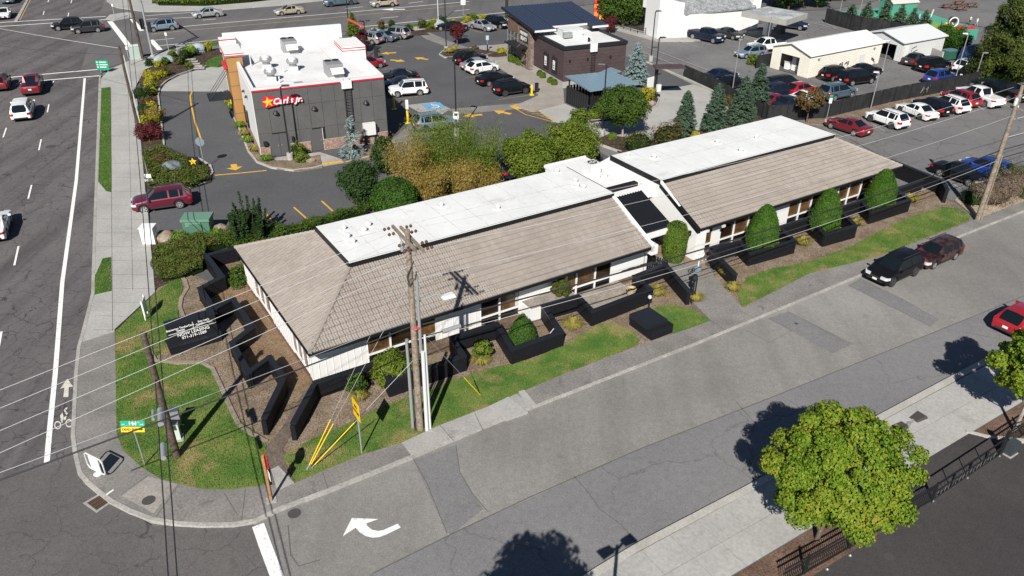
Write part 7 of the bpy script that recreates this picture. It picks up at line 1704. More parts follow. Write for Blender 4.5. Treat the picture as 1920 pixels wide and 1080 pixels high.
# ---- traffic signal gear
SG = g(287, 107); sp_ = thing('signal_pole', 'grey steel traffic signal pole with dark signal heads at the corner', 'signal pole', SG)
TB([SG, SG + Z * 9.5], .17, 'pole', M_galv, sp_, 12, .11); MB().lathe(tuple(SG), [(.3, 0), (.3, .25), (.2, .3)], 10).build('base', M_conc, sp_)
for dx, z in ((-.45, 4.3), (.4, 3.9)):
    h_ = MB().box(tuple(SG + Vector((dx, -.1, z))), (.4, .35, 1.3)).build('signal_head', M_dark, sp_)
    for k, m in enumerate((M_sred, M_ylw, M_sgreen)): MB().lathe(tuple(SG + Vector((dx - .22, -.1, z + .4 - k * .4))), [(.12, 0), (.13, .05)], 8).build('lens', m, h_)
TB([SG + Z * 9.2, SG + Z * 9.4 + Vector((-3, 4, 0)), SG + Z * 9.4 + Vector((-8, 11, 0))], .09, 'mast_arm', M_galv, sp_)
cbn = g(255, 111); r = thing('control_cabinet', 'pale green grey traffic control cabinet beside the tall dark pole', 'cabinet', cbn); MB().box((cbn.x, cbn.y, .95), (1.3, .9, 1.6), .5).build('body', mat('cabinet_green', (.36, .43, .40), .5), r); MB().box((cbn.x, cbn.y, 1.78), (1.4, 1.0, .06), .5).build('lid', M_vent, r); MB().box((cbn.x, cbn.y, .08), (1.5, 1.1, .15), .5).build('plinth', M_conc, r)
for u, v, h, lb in ((245, 124, 2.6, 'thin grey push button post left of the control cabinet'), (318, 102, 3.0, 'thin grey push button post right of the signal pole'), (217, 38, 2.6, 'thin push button post on the triangular island')):
    b = g(u, v); r = thing('pedestrian_post', lb, 'post', b); TB([b, b + Z * h], .06, 'post', M_galv, r); MB().box(tuple(b + Z * (h - .3) + Vector((.1, -.1, 0))), (.3, .15, .4)).build('push_button', M_vent, r)
b = g(340, 96); r = thing('bus_bench', 'pale tubular stand on the pavement at the corner garden', 'bench', b)
for dx in (-.5, .5): TB([b + Vector((dx, 0, 0)), b + Vector((dx, 0, .8))], .05, 'leg', M_galv, r)
MB().box((b.x, b.y, .82), (1.4, .5, .08)).build('seat', M_galv, r)

# ---- parking lot lamps
def lot_lamp(label, b, h, hd=0., m=None, base=True, heads=1, r=.075, hl=.7, group='lot lamp posts'):
    m = m or M_dark; t = thing('lamp_post', label, 'lamp post', b, group=group)
    if base: MB().lathe((b.x, b.y, 0), [(.3, 0), (.3, .75)], 14).build('concrete_base', M_conc, t, smooth=True)
    TB([b + Z * (.75 if base else 0), b + Z * h], r, 'pole', m, t, 8, r * .85)
    for k in range(heads):
        a = hd + k * pi; d = Vector((cos(a), sin(a), 0)); n = Vector((-d.y, d.x, 0)); c = b + Z * (h + .02)
        MB().hexa([c + d * .1 - n * .2, c + d * (hl + .1) - n * .2, c + d * (hl + .1) + n * .2, c + d * .1 + n * .2], [c + d * .1 - n * .16 + Z * .12, c + d * (hl + .05) - n * .16 + Z * .1, c + d * (hl + .05) + n * .16 + Z * .1, c + d * .1 + n * .16 + Z * .12]).build('lamp_head', m, t)
        MB().bar(c - Z * .1, c + d * .2 + Z * .05, .08).build('bracket', m, t)
    return t
lot_lamp('black lamp post on a concrete base in front of the restaurant sign', g(545, 301), 6.9, radians(15))
lot_lamp('black lamp post with a white notice behind the golden bamboo', g(856, 254), 7.6, radians(160))
lot_lamp('black lamp post in the lot island by the purple red tree', g(837, 97), 7.6, radians(20)); lot_lamp('black lamp post behind the restaurant roof near the highway', g(655, 62), 7.4, radians(200)); lot_lamp('black lamp post beside the row of silver suvs', g(688, 108), 4.6, radians(150), base=False)
lot_lamp('black lamp post in front of the plum coffee shop', g(1128, 256), 7.2, radians(170)); lot_lamp('left of two dark lamp posts by the bank drive', g(1220, 115), 6.4, radians(10)); lot_lamp('right of two dark lamp posts by the bank drive', g(1226, 172), 6.2, radians(15), base=False)
for (u, v), h, hd, lb in (((1632, 205), 4.1, 170, 'thin grey lamp post rising from the dark fence'), ((1372, 177), 6.2, 60, 'thin grey lamp post among the spruces'), ((1791, 148), 5.5, 160, 'thin grey lamp post at the yard end by the evergreen'), ((1826, 157), 3.7, 20, 'short grey lamp post beside the huge evergreen'), ((1605, 56), 6.2, 160, 'thin grey lamp post by the green dumpsters'), ((1436, 95), 5.2, 180, 'thin grey lamp post in front of the bank canopy'), ((1653, 138), 4.1, 165, 'thin grey lamp post between the two garages'), ((1573, 30), 6.0, 200, 'thin grey lamp post on the side road at the top')):
    lot_lamp(lb, g(u, v), h, radians(hd), M_steel, False, r=.06, hl=.55)
fl = thing('flag_pole', 'white flagless pole in the highway planting bed', 'pole', g(822, 44)); b = g(822, 44); TB([b, b + Z * 9], .07, 'pole', M_pvc, fl, 8, .05); MB().lathe(tuple(b), [(.2, 0), (.2, .15)], 10).build('base', M_conc, fl)
b = g(869, 36); r = thing('road_sign', 'small white road sign on a thin post by the highway', 'sign', b); TB([b, b + Z * 3], .04, 'post', M_galv, r, 6); MB().box((b.x, b.y - .05, 2.7), (.75, .04, .9)).build('plate', M_white, r)
# street lamps with twin heads on the south pavement
def twin_lamp(label, b, h=5.6):
    t = thing('street_lamp', label, 'street lamp', b); TB([b, b + Z * h], .09, 'pole', M_steel, t, 10, .075); MB().lathe(tuple(b), [(.2, 0), (.2, .1), (.12, .2)], 12).build('base', M_steel, t)
    for s in (-1, 1):
        c = b + Z * h + LV * s * .2
        MB().bar(b + Z * (h - .15), c + LV * s * .1, .08).build('bracket', M_steel, t)
        MB().hexa([c + LV * s * a + PV * q - Z * .02 for a, q in ((.1, -.2), (.75, -.27), (.75, .27), (.1, .2))][::s], [c + LV * s * a + PV * q + Z * .09 for a, q in ((.12, -.15), (.68, -.2), (.68, .2), (.12, .15))][::s]).build('lamp_head', mat('bronze', (.09, .075, .065), .45, .3), t)
tl = ray(1703, 795); t_ = (5.6 - CAMH) / tl.z; twin_lamp('twin headed street lamp rising behind the round maple', Vector((tl.x * t_, tl.y * t_, .1)))
q = g(1157, 1028) - so_ * 5.6; twin_lamp('twin headed street lamp below the bottom edge, shown by its shadow', Vector((q.x, q.y, .1)))

# ---- monument sign on the corner
mn = thing('monument_sign', 'black low monument sign with white leasing lettering on the corner bed', 'sign', wp(-4.7, 7))
MB().fbox(wp, -6.17, -3.23, 6.68, 7.75, 0, .55).build('plinth', M_brickb, mn); MB().fbox(wp, -6.22, -3.18, 6.63, 7.8, .551, .60).build('plinth_cap', M_cap, mn)
MB().fbox(wp, -6.05, -3.3, 7.05, 7.7, .601, 1.78).build('panel', mat('sign_black', (.012, .012, .014), .45), mn); MB().fbox(wp, -6.08, -3.27, 7.02, 7.73, 1.781, 1.83).build('top', M_cap, mn)
sgn = lambda a, z: wp(a, 7.04, z)
for tx, s, a, z in (('Beaverton TenderCare', .165, -5.32, 1.52), ('Dental', .165, -5.32, 1.36), ('Summer\'s', .165, -3.98, 1.60), ('Comfort Care', .165, -3.98, 1.43), ('NOW LEASING', .27, -4.65, 1.05), ('971-319-1589', .25, -4.65, .80)): text(tx, s, sgn(a, z), LV, Z, M_white, mn, bold=.004)
MB().fbox(wp, -6.02, -3.33, 7.025, 7.045, 1.225, 1.25).build('rule', M_white, mn); MB().fbox(wp, -4.62, -4.595, 7.025, 7.045, 1.25, 1.7).build('rule', M_white, mn)
# ---- street name sign
b = g(273, 875); r = thing('street_sign', 'green street name sign over a yellow dead end plate on a leaning post', 'sign', b); tp = b + Z * 2.75 + Vector((.12, -.25, 0))
TB([b, tp], .035, 'post', M_galv, r, 8)
ux = Vector((1, .02, 0)).normalized(); fy = Vector((0, .35, .94)).normalized()
def plate(c, w_, h_, m, nm='plate', t=.02):
    n = ux.cross(fy); P = [c + ux * x + fy * y for x, y in ((-w_ / 2, -h_ / 2), (w_ / 2, -h_ / 2), (w_ / 2, h_ / 2), (-w_ / 2, h_ / 2))]; return MB().hexa([p - n * t for p in P], P).build(nm, m, r)
c1 = tp + fy * .12; plate(c1, 1.12, .27, M_sgreen); text('144', .25, c1 + fy * .0 + ux.cross(fy) * .008, ux, fy, M_white, r, bold=.008, depth=.004); text('SW', .10, c1 - ux * .42 - fy * .05 + ux.cross(fy) * .008, ux, fy, M_white, r, depth=.004); text('AVE', .10, c1 + ux * .42 - fy * .05 + ux.cross(fy) * .008, ux, fy, M_white, r, depth=.004); text('TH', .09, c1 + ux * .27 + fy * .06 + ux.cross(fy) * .008, ux, fy, M_white, r, depth=.004)
c2 = tp - fy * .17; plate(c2, 1.08, .25, M_sy); text('DEAD END', .15, c2 - ux * .12 + ux.cross(fy) * .008, ux, fy, M_dark, r, bold=.004, depth=.004)
MB().add([c2 + ux * x + fy * y + ux.cross(fy) * .009 for x, y in ((.28, -.025), (.40, -.025), (.40, -.06), (.48, 0), (.40, .06), (.40, .025), (.28, .025))], [tuple(range(7))]).build('arrow', M_dark, r)
# ---- stop sign on a timber post (its face looks along the street)
b = g(510, 942); r = thing('stop_sign', 'stop sign seen edge on, on a weathered timber post at the corner', 'sign', b)
MB().bar(b, b + Z * 2.85, .12, .12, up=(0, 1, 0)).build('post', mottled('orange_timber', (.24, .12, .06), (.38, .21, .11), 4, fine=10), r); MB().box((b.x, b.y, .13), (.45, .4, .05), .3).build('footing', M_conc, r)
oct_ = [(cos(pi / 8 + k * pi / 4) * .42, sin(pi / 8 + k * pi / 4) * .42) for k in range(8)]; sc = b + Z * 2.5 + LV * .075
vs = [sc + PV * x + Z * y for x, y in oct_] + [sc + LV * .02 + PV * x + Z * y for x, y in oct_]
MB().add(vs, [tuple(range(8))[::-1], tuple(range(8, 16))] + [(i, (i + 1) % 8, (i + 1) % 8 + 8, i + 8) for i in range(8)]).build('octagon', M_sred, r); text('STOP', .28, sc + LV * .03, PV, Z, M_white, r, bold=.008, depth=.004)
MB().box(tuple(b + Z * 1.72 + LV * .08), (.02, .55, .5), HB).build('lower_plate', M_white, r)
# ---- yellow warning sign
b = g(679, 853); r = thing('warning_sign', 'yellow warning sign on a grey post on the street lawn', 'sign', b); TB([b, b + Z * 3.3], .04, 'post', M_galv, r, 8)
un = Vector((cos(radians(-58)), sin(radians(-58)), 0)); c = b + Z * 2.85; nn = un.cross(Z)
P = [c + un * x + Z * y + nn * .05 for x, y in ((-.42, -.5), (.42, -.5), (.42, .5), (-.42, .5))]; MB().hexa([p - nn * .02 for p in P], P).build('plate', M_sy, r)
for tx, z in (('NO', .2), ('OUTLET', -.1)): text(tx, .22, c + Z * z + nn * .06, un, Z, M_dark, r, bold=.005, depth=.004)
# ---- leasing board, pedestals, transformer, cabinet
b = g(276, 597); r = thing('leasing_board', 'white double sided board on the narrow corner lawn by the pavement', 'sign', b)
dd = Vector((cos(radians(104)), sin(radians(104)), 0))
for s in (-1, 1): MB().bar(b + dd * .42 * s, b + dd * .42 * s + Z * 1.5, .06).build('post', M_white, r)
P = [b + dd * x + Z * y + Vector((.05, -.03, 0)) for x, y in ((-.45, .45), (.45, .45), (.45, 1.45), (-.45, 1.45))]; MB().hexa(P, [p + Vector((.04, -.02, 0)) for p in P]).build('panel', M_white, r)
b = g(334, 826); r = thing('utility_pedestal', 'pale green utility pedestal beside the old pole on the corner lawn', 'utility box', b); MB().box((b.x, b.y, .62), (.38, .34, 1.0), .3).build('body', mat('pale_pedestal', (.50, .56, .48), .5), r); MB().box((b.x, b.y, 1.15), (.42, .38, .06), .3).build('cap', M_steel, r); MB().box((b.x, b.y, .14), (.6, .6, .1), .3).build('pad', M_conc, r)
b = g(334, 800); r = thing('meter_pedestal', 'dark topped meter pedestal behind the pale green one', 'utility box', b); MB().box((b.x, b.y, .6), (.4, .3, 1.0), .3).build('body', M_steel, r); MB().box((b.x, b.y, 1.13), (.44, .34, .05), .3).build('cap', mat('slate', (.05, .08, .12), .4), r)
A_, B_ = g(347, 447), g(388, 446); d_ = (B_ - A_).normalized(); n_2 = Vector((-d_.y, d_.x, 0)); tf = lambda a, b, z=0: A_ + d_ * a + n_2 * b + Z * z
r = thing('transformer', 'green padmount transformer beside the drive and ornamental grasses', 'transformer', A_); MG = mat('utility_green', (.07, .155, .11), .45)
MB().fbox(tf, 0, 1.95, 0, 1.2, .12, 1.35).build('body', MG, r); MB().fbox(tf, -.08, 2.03, -.08, 1.3, 1.351, 1.55).build('lid', mat('utility_green_light', (.12, .23, .17), .45), r); MB().fbox(tf, .5, 1.4, -.12, -.01, .5, 1.2).build('door', MG, r); MB().fbox(tf, -.3, 2.2, -.3, 1.5, 0, .118).build('pad', M_conc, r); MB().fbox(tf, .25, 1.35, -.095, -.082, .95, 1.33).build('hood', mat('utility_green_light', (.12, .23, .17)), r)
b = g(271, 462); r = thing('utility_cabinet', 'white square utility cabinet at the inner edge of the west pavement', 'utility box', b); MB().box((b.x + .3, b.y + .5, .75), (.95, .8, 1.25), .05).build('body', M_white, r); MB().box((b.x + .3, b.y + .5, 1.41), (1.05, .9, .06), .05).build('lid', M_white, r); MB().box((b.x + .3, b.y + .5, .13), (1.0, .85, .02), .05).build('pad', M_conc, r)
# ---- black sign base by the street, entry lantern
r = thing('black_sign_base', 'square black stepped box on the street lawn near the entry walk', 'pedestal', wp(19.5, -5.9)); MB().fbox(wp, 18.75, 20.45, -6.85, -4.75, 0, .72).build('body', M_brickb, r); MB().fbox(wp, 18.6, 20.2, -6.55, -4.85, .721, 1.0).build('top', M_cap, r)
b = wp(20.9, -4.1); r = thing('path_light', 'short black path light behind the square black box', 'lamp', b); TB([b, b + Z * 1.0], .05, 'post', M_dark, r); MB().lathe(tuple(b + Z * 1.0), [(.09, 0), (.13, .08), (.1, .2)], 10).build('head', M_vent, r)
b = g(1296, 569); r = thing('entry_lantern', 'black post with a round grey lantern and white scroll bracket at the entry walk', 'lamp post', b)
TB([b, b + Z * 2.1], .07, 'post', M_dark, r); TB([b + LV * .22, b + LV * .22 + Z * 1.75], .05, 'post', M_dark, r); MB().lathe(tuple(b + Z * 1.75), [(.15, 0), (.2, .15), (.15, .4)], 10).build('collar', M_dark, r)
MB().lathe(tuple(b + Z * 2.35 + LV * .15), [(.12, 0), (.24, .06), (.26, .3), (.12, .42)], 14).build('lantern', mat('slate_grey', (.14, .20, .24), .3), r, smooth=True); MB().bar(b + Z * 2.3 - LV * .35, b + Z * 2.36 + LV * .45, .1, .06).build('arm', M_galv, r)
TB([b + Z * 2.75 + LV * .15, b + Z * 3.55 + LV * .15], .04, 'bracket', M_white, r, 6)
for dx in (-.2, .2): TB([b + Z * 3.55 + LV * (.15 + dx + .17 * cos(k * pi / 5)) + Z * .17 * sin(k * pi / 5) for k in range(11)], .035, 'scroll', M_white, r, 5)
TB([b + Z * 3.2 + LV * -.25, b + Z * 3.25 + LV * .9], .05, 'bracket', M_white, r, 6)
for t in (.3, .6): TB([b + Z * 3.25 + LV * t, b + Z * 3.05 + LV * (t + .15)], .04, 'bracket', M_white, r, 5)
# terrace things and planter pieces
b = wp(21.0, -2.2, .17); r = thing('terrace_pot', 'tan plant pot on the brick terrace behind the black wall', 'pot', b); MB().lathe(tuple(b), [(.22, 0), (.34, .55), (.36, .6), (.28, .6), (.26, .45)], 16).build('pot', mat('tan_pot', (.45, .36, .22), .7), r, smooth=True); MB().lathe(tuple(b), [(.25, .40), (.25, .46)], 14).build('soil', M_soil, r)
r = thing('yellow_tray', 'yellow tray lying on the brick terrace', 'tray', wp(19.1, -2.6, .2)); MB().fbox(wp, 18.8, 19.4, -2.8, -2.45, .18, .24).build('tray', M_ylw, r); MB().fbox(wp, 18.85, 19.35, -2.77, -2.48, .241, .25).build('soil', M_soil, r)
r = thing('garden_hose', 'dark coiled hose on the brick terrace at the planter corner', 'hose', wp(17.6, -2.4)); TB([wp(17.7 + .3 * cos(t), -2.5 + .3 * sin(t), .2 + t * .004) for t in np.linspace(0, 14, 40)], .03, 'coil', M_dark, r, 5); MB().lathe(tuple(wp(17.7, -2.5, .17)), [(.1, 0), (.1, .1)], 8).build('reel', M_green, r)
r = thing('trash_lid', 'grey round lid with a pale stick inside the second black planter', 'lid', wp(13.1, -3.7)); MB().lathe(tuple(wp(13.0, -3.7, .12)), [(.35, 0), (.38, .3), (.2, .38)], 14).build('lid', M_steel, r); TB([wp(12.9, -3.9, .5), wp(14.0, -3.5, .9)], .025, 'stick', M_pvc, r, 5)
# ---- corner sign frame: tube frame with a panel on a curved foot
b = g(186, 893); r = thing('sign_frame', 'white tubular sign frame with a round foot on the corner pavement', 'sign', b); d0 = Vector((cos(radians(-28)), sin(radians(-28)), 0)); c0 = b + Z * .13
fp = [c0 + d0 * x + Z * y for x, y in ((-.62, .35), (-.5, .2), (.5, .2), (.62, .35), (.62, 1.0), (.5, 1.12), (-.5, 1.12), (-.62, 1.0), (-.62, .35))]; TB(fp, .04, 'frame', M_pvc, r, 6)
MB().hexa([c0 + d0 * x + Z * y for x, y in ((-.35, .28), (.35, .28), (.35, 1.04), (-.35, 1.04))], [c0 + d0 * x + Z * y + d0.cross(Z) * .03 for x, y in ((-.35, .28), (.35, .28), (.35, 1.04), (-.35, 1.04))]).build('panel', M_vent, r)
MB().lathe(tuple(b + Z * .13), [(.2, 0), (.22, .05), (.08, .1), (.04, .3)], 14).build('foot', M_pvc, r)
struct(MB().strip([g(199, 928, .15), g(213, 918, .15)], .1, .152), 'curb_mark', P_white)
# ---- restaurant lot small things
b = g(366, 322); r = thing('star_sign', 'small black sign with a yellow star in the low shrub bed', 'sign', b); MB().box((b.x, b.y, .75), (.95, .2, 1.2), radians(10)).build('panel', M_dark, r)
un = Vector((cos(radians(10)), sin(radians(10)), 0)); c = b + Z * 1.0 - Vector((-un.y, un.x, 0)) * .11
MB().add([c + un * cos(pi / 2 + k * pi / 5) * (.36 if k % 2 == 0 else .16) + Z * sin(pi / 2 + k * pi / 5) * (.36 if k % 2 == 0 else .16) for k in range(10)], [tuple(range(10))]).build('star', M_ylw, r); MB().box(tuple(c - Z * .55), (.5, .01, .12), radians(10)).build('print', M_ylw, r)
b = g(384, 316); r = thing('stop_sign', 'grey back of a stop sign on a thin post at the drive exit', 'sign', b); TB([b, b + Z * 2.9], .035, 'post', M_galv, r, 6); c = b + Z * 2.5 + Vector((0, .04, 0))
vs = [c + Vector((x, 0, y)) for x, y in oct_] + [c + Vector((x, .02, y)) for x, y in oct_]; MB().add(vs, [tuple(range(8)), tuple(range(15, 7, -1))] + [(i, i + 8, (i + 1) % 8 + 8, (i + 1) % 8) for i in range(8)]).build('octagon', mat('sign_back', (.25, .30, .32), .4, .4), r)
b = g(282, 348); r = thing('small_sign', 'small pale sign on a slim post at the end of the shrub bed', 'sign', b); TB([b, b + Z * 2.6], .035, 'post', M_galv, r, 6); MB().box((b.x, b.y - .04, .9), (.55, .03, .35)).build('plate', M_vent, r); MB().box((b.x, b.y - .04, .5), (.7, .03, .25)).build('plate', M_vent, r)
b = g(196, 137); r = thing('guide_sign', 'green guide sign with white lettering at the corner of the junction', 'sign', b); 
for dx in (-.4, .5): TB([b + Vector((dx, 0, 0)), b + Vector((dx, 0, 1.0))], .04, 'post', M_galv, r, 6)
MB().box((b.x, b.y - .05, 1.0), (1.5, .04, 1.15)).build('plate', M_sgreen, r)
for k, (w_, x) in enumerate(((.85, 0), (1.0, .05), (.8, -.05))): 
    MB().box((b.x + .12 + x, b.y - .075, 1.36 - k * .3), (w_, .01, .11)).build('print', M_white, r); MB().box((b.x - .58, b.y - .075, 1.36 - k * .3), (.16, .01, .14)).build('print', M_white, r)
def boulder(label, b, R, m):
    r = thing('boulder', label, 'rock', b); me = bpy.data.meshes.new('stone'); bm = bmesh.new(); bmesh.ops.create_icosphere(bm, subdivisions=3, radius=1)
    s = rng.uniform(0, 9, 3)
    for v in bm.verts:
        k = 1 + .13 * sin(v.co.x * 3 + s[0]) * cos(v.co.y * 3.3 + s[1]) + .07 * sin(v.co.z * 6 + v.co.x * 5 + s[2]); v.co = Vector((v.co.x * R[0], v.co.y * R[1], v.co.z * R[2])) * k + Vector((b.x, b.y, b.z + R[2] * .45))
    bm.to_mesh(me); bm.free(); me.materials.append(m); place('stone', me, r)
    MB().lathe((b.x, b.y, .05), [(R[0] * .9, 0), (R[0] * .8, .12)], 12).build('rubble', M_soil, r)
M_rk = mottled('blue_grey_rock', (.20, .24, .26), (.36, .40, .41), 1.8, fine=9, fa=.5); M_rk2 = mottled('brown_rock', (.17, .13, .10), (.30, .25, .20), 1.8, fine=9, fa=.5)
for lb, q, R_, m in (('blue grey boulder in the shrub bed by the star sign', (325, 322), (.95, .75, .7), mottled('dark_rock', (.07, .09, .10), (.16, .19, .20), 1.8, fine=9, fa=.5)), ('blue grey boulder left in the corner garden', (309, 118), (1.3, 1.0, .7), M_rk), ('blue grey boulder behind the yucca', (367, 100), (1.4, 1.0, .9), M_rk), ('pale blue boulder in the highway bed', (703, 64), (1.1, .8, .6), M_rk), ('pale blue boulder at the foot of the white flag pole', (822, 48), (1.1, .8, .6), M_rk), ('brown boulder by the white utility cabinet', (315, 453), (.75, .6, .55), M_rk2), ('brown boulder right of the green transformer', (416, 440), (.7, .6, .6), M_rk2), ('brown boulder beside the restaurant lamp post', (582, 305), (.5, .4, .3), M_rk2), ('orange brown rock on the kerb of the drive loop', (1221, 199), (.5, .4, .45), M_rk2)): boulder(lb, g(*q), R_, m)
r = thing('stepping_stones', 'flat stone steps in the corner garden bed', 'steps', g(368, 128))
for i in range(5): p = g(358 + i * 4, 113 + i * 4.5); MB().box((p.x, p.y, .14 + .02 * i), (1.3, .5, .1), .2).build('stone', M_conc3, r)
for lb, q, h in (('yellow bollard beside the restaurant drive awning', (441, 214), 1.7), ('yellow bollard at the restaurant corner in the sun', (765, 231), 1.4), ('yellow bollard in the shade by the white boxy suv', (739, 205), 1.4), ('yellow bollard in front of the plum coffee shop', (997, 178), 1.2), ('yellow bollard beyond the awning', (437, 205), 1.5)):
    b = g(*q); r = thing('bollard', lb, 'bollard', b); MB().lathe(tuple(b), [(.13, 0), (.13, h - .1), (.09, h)], 12).build('post', M_ylw, r, smooth=True); MB().box((b.x, b.y, .03), (.5, .5, .06)).build('foot', M_ylw, r)
    if q in ((765, 231), (739, 205)): MB().box((b.x, b.y, h + .6), (.3, .04, 1.0)).build('plate', M_vent, r)
b = g(1006, 174); r = thing('charging_post', 'small black charging post beside the yellow bollard', 'charger', b); MB().box((b.x, b.y, .55), (.35, .3, 1.1), .4).build('body', M_dark, r); MB().box((b.x, b.y, 1.13), (.4, .34, .05), .4).build('cap', M_cap, r)
b = g(855, 214); 
r = thing('notice_plate', 'white notice on the lamp post behind the bamboo', 'sign', g(856, 252)); c = g(856, 254) + Z * 2.1 - Vector((0, .1, 0)); MB().box(tuple(c), (.55, .03, .75)).build('plate', M_white, r); MB().box(tuple(c + Vector((0, -.02, .1))), (.35, .01, .25)).build('print', mat('ink_blue', (.03, .04, .10), .5), r)
b = g(706, 112); r = thing('order_speaker', 'black order speaker post with a red clearance bar by the silver suvs', 'order post', b); MB().box((b.x, b.y, .9), (.45, .4, 1.5)).build('post', M_dark, r); MB().box((b.x + .3, b.y, 1.1), (.5, .15, .25)).build('arm', M_dark, r)
b = g(688, 108); r = thing('clearance_bar', 'red clearance bar arm at the restaurant drive', 'barrier', b); MB().bar(b + Z * 4.0, b + Z * 4.9 + Vector((-2.2, .4, 0)), .22, .22).build('bar', mat('faded_red', (.42, .06, .04), .6), r); MB().bar(b + Z * 3.6, b + Z * 4.2, .1).build('bracket', M_dark, r)
b = g(1226, 186); r = thing('order_board', 'white drive through order board under a plum canopy on a black post', 'order board', b)
MB().box((b.x, b.y, 1.9), (.28, .28, 3.8), .4).build('post', M_dark, r); MB().box((b.x - .5, b.y + .3, 1.6), (1.1, .12, 1.7), .7).build('board', M_white, r); MB().box((b.x + 1.3, b.y - .2, 3.8), (3.4, 1.7, .14), .1).build('canopy', M_plum, r); MB().box((b.x + .35, b.y - .3, 1.4), (.5, .3, .8), .4).build('speaker', M_vent, r)
for q, lb in (((914, 97), 'blue parking sign post near the coffee shop bed'), ): b = g(*q); r = thing('parking_sign', lb, 'sign', b); TB([b, b + Z * 2.2], .04, 'post', M_galv, r, 6); MB().box((b.x, b.y - .04, 1.9), (.4, .03, .6)).build('plate', mat('sky_plate', (.30, .45, .55), .4), r); TB([b, b + Z * 1.0], .09, 'sleeve', M_dark, r, 8)
b = g(950, 36); r = thing('pylon_sign', 'black pylon sign with a white box behind the coffee shop', 'sign', b); MB().box((b.x, b.y, 2.5), (.5, .4, 5)).build('post', M_dark, r); MB().box((b.x - .6, b.y, 4.6), (1.3, .3, 2)).build('box', M_white, r)
for i, (u, m, lb) in enumerate(((1112, mat('flag_red', (.60, .04, .05), .7), 'red and orange feather banner behind the coffee shop roof'), (1122, mat('flag_gold', (.75, .42, .02), .7), 'golden feather banner right of the red one'))):
    b = g(u, 44); r = thing('feather_banner', lb, 'banner', b); TB([b, b + Z * 4.4], .04, 'pole', M_dark, r, 6)
    for k in range(6): MB().box((b.x + .38, b.y, .9 + k * .6), (.7, .03, .56)).build('cloth', m if k % 2 == 0 else mat('flag_orange', (.75, .20, .02), .7), r)
# green-white handicap posts by the dealer fence
for q, lb in (((1550, 222), 'green and white sign post at the left end of the fence row'), ((1512, 226), 'green and white sign post in the rusty leaved tree')): b = g(*q); r = thing('parking_sign', lb, 'sign', b); TB([b, b + Z * 2.4], .035, 'post', M_galv, r, 6); MB().box((b.x, b.y - .04, 2.1), (.32, .03, .85)).build('plate', M_white, r); MB().box((b.x, b.y - .06, 2.38), (.32, .02, .28)).build('header', M_sgreen, r)
# ---- screened fences
M_scr = mottled('black_screen', (.016, .016, .018), (.028, .028, .030), .8, fine=5, fa=.3)
def screen_fence(label, pts, h, panels=2.6, slat=False):
    P = [Vector((p.x, p.y, 0)) for p in pts]; r = thing('screen_fence', label, 'fence', P[0])
    for p, q in zip(P, P[1:]):
        L = (q - p).length; n = max(1, int(round(L / panels))); d = (q - p).normalized(); nn = Vector((-d.y, d.x, 0))
        for i in range(n):
            a, b = p.lerp(q, i / n), p.lerp(q, (i + 1) / n)
            MB().box((a.x, a.y, h / 2), (.08, .08, h + .05), atan2(d.y, d.x)).build('post', M_dark, r)
            if slat:
                for k in range(7): s = a.lerp(b, (k + .5) / 7); MB().box((s.x, s.y, h / 2), (L / n / 7 * .82, .03, h - .1), atan2(d.y, d.x)).build('slat', M_scr, r)
            else:
                k_ = 6; vs = []; w_ = rng.uniform(-.05, .05, k_ + 1); w_[0] = w_[-1] = 0
                for j in range(k_ + 1): s = a.lerp(b, (j + .03 if j == 0 else j - .03 if j == k_ else j) / k_) + nn * w_[j]; vs += [s + Z * .06, s + Z * (h - .03 - abs(w_[j]) * .5)]
                MB().add(vs, [(2 * j, 2 * j + 2, 2 * j + 3, 2 * j + 1) for j in range(k_)]).build('screen', M_scr, r)
            MB().bar(a + Z * h, b + Z * h, .05).build('rail', M_dark, r)
    return r
screen_fence('dark slatted fence stretch beside the drive loop', X((1282, 142), (1330, 164), (1372, 188), (1412, 214)), 1.35, 2.0, True)
sf = screen_fence('long black screened fence behind the row of parked cars', X((1414, 216), (1437, 228), (1545, 222), (1574, 215), (1675, 191), (1760, 175), (1812, 165), (1840, 158)), 1.75)
screen_fence('black screened fence at the far side of the yard by the playground', X((1546, 42), (1575, 50), (1612, 60), (1665, 68), (1690, 74)), 2.2)
screen_fence('short black fence panel left of the cream garage', X((1417, 128), (1448, 122)), 1.6)
q = X((1675, 191), (1760, 175)); d = (q[1] - q[0]).normalized(); o = q[0] + d * 4.2 + Vector((d.y, -d.x, 0)) * .12
gr = MB()
for st in (((0, .5), (.4, 1.2), (.6, 1.0), (.2, .75), (.7, .45)), ((.85, .9), (1.2, 1.1), (1.1, .5)), ((1.2, .85), (.85, .8)), ((1.45, 1.3), (1.5, 1.15))): gr.tube([o + d * x + Z * y for x, y in st], .02, 5)
gg = gr.build('graffiti', M_steel, sf)
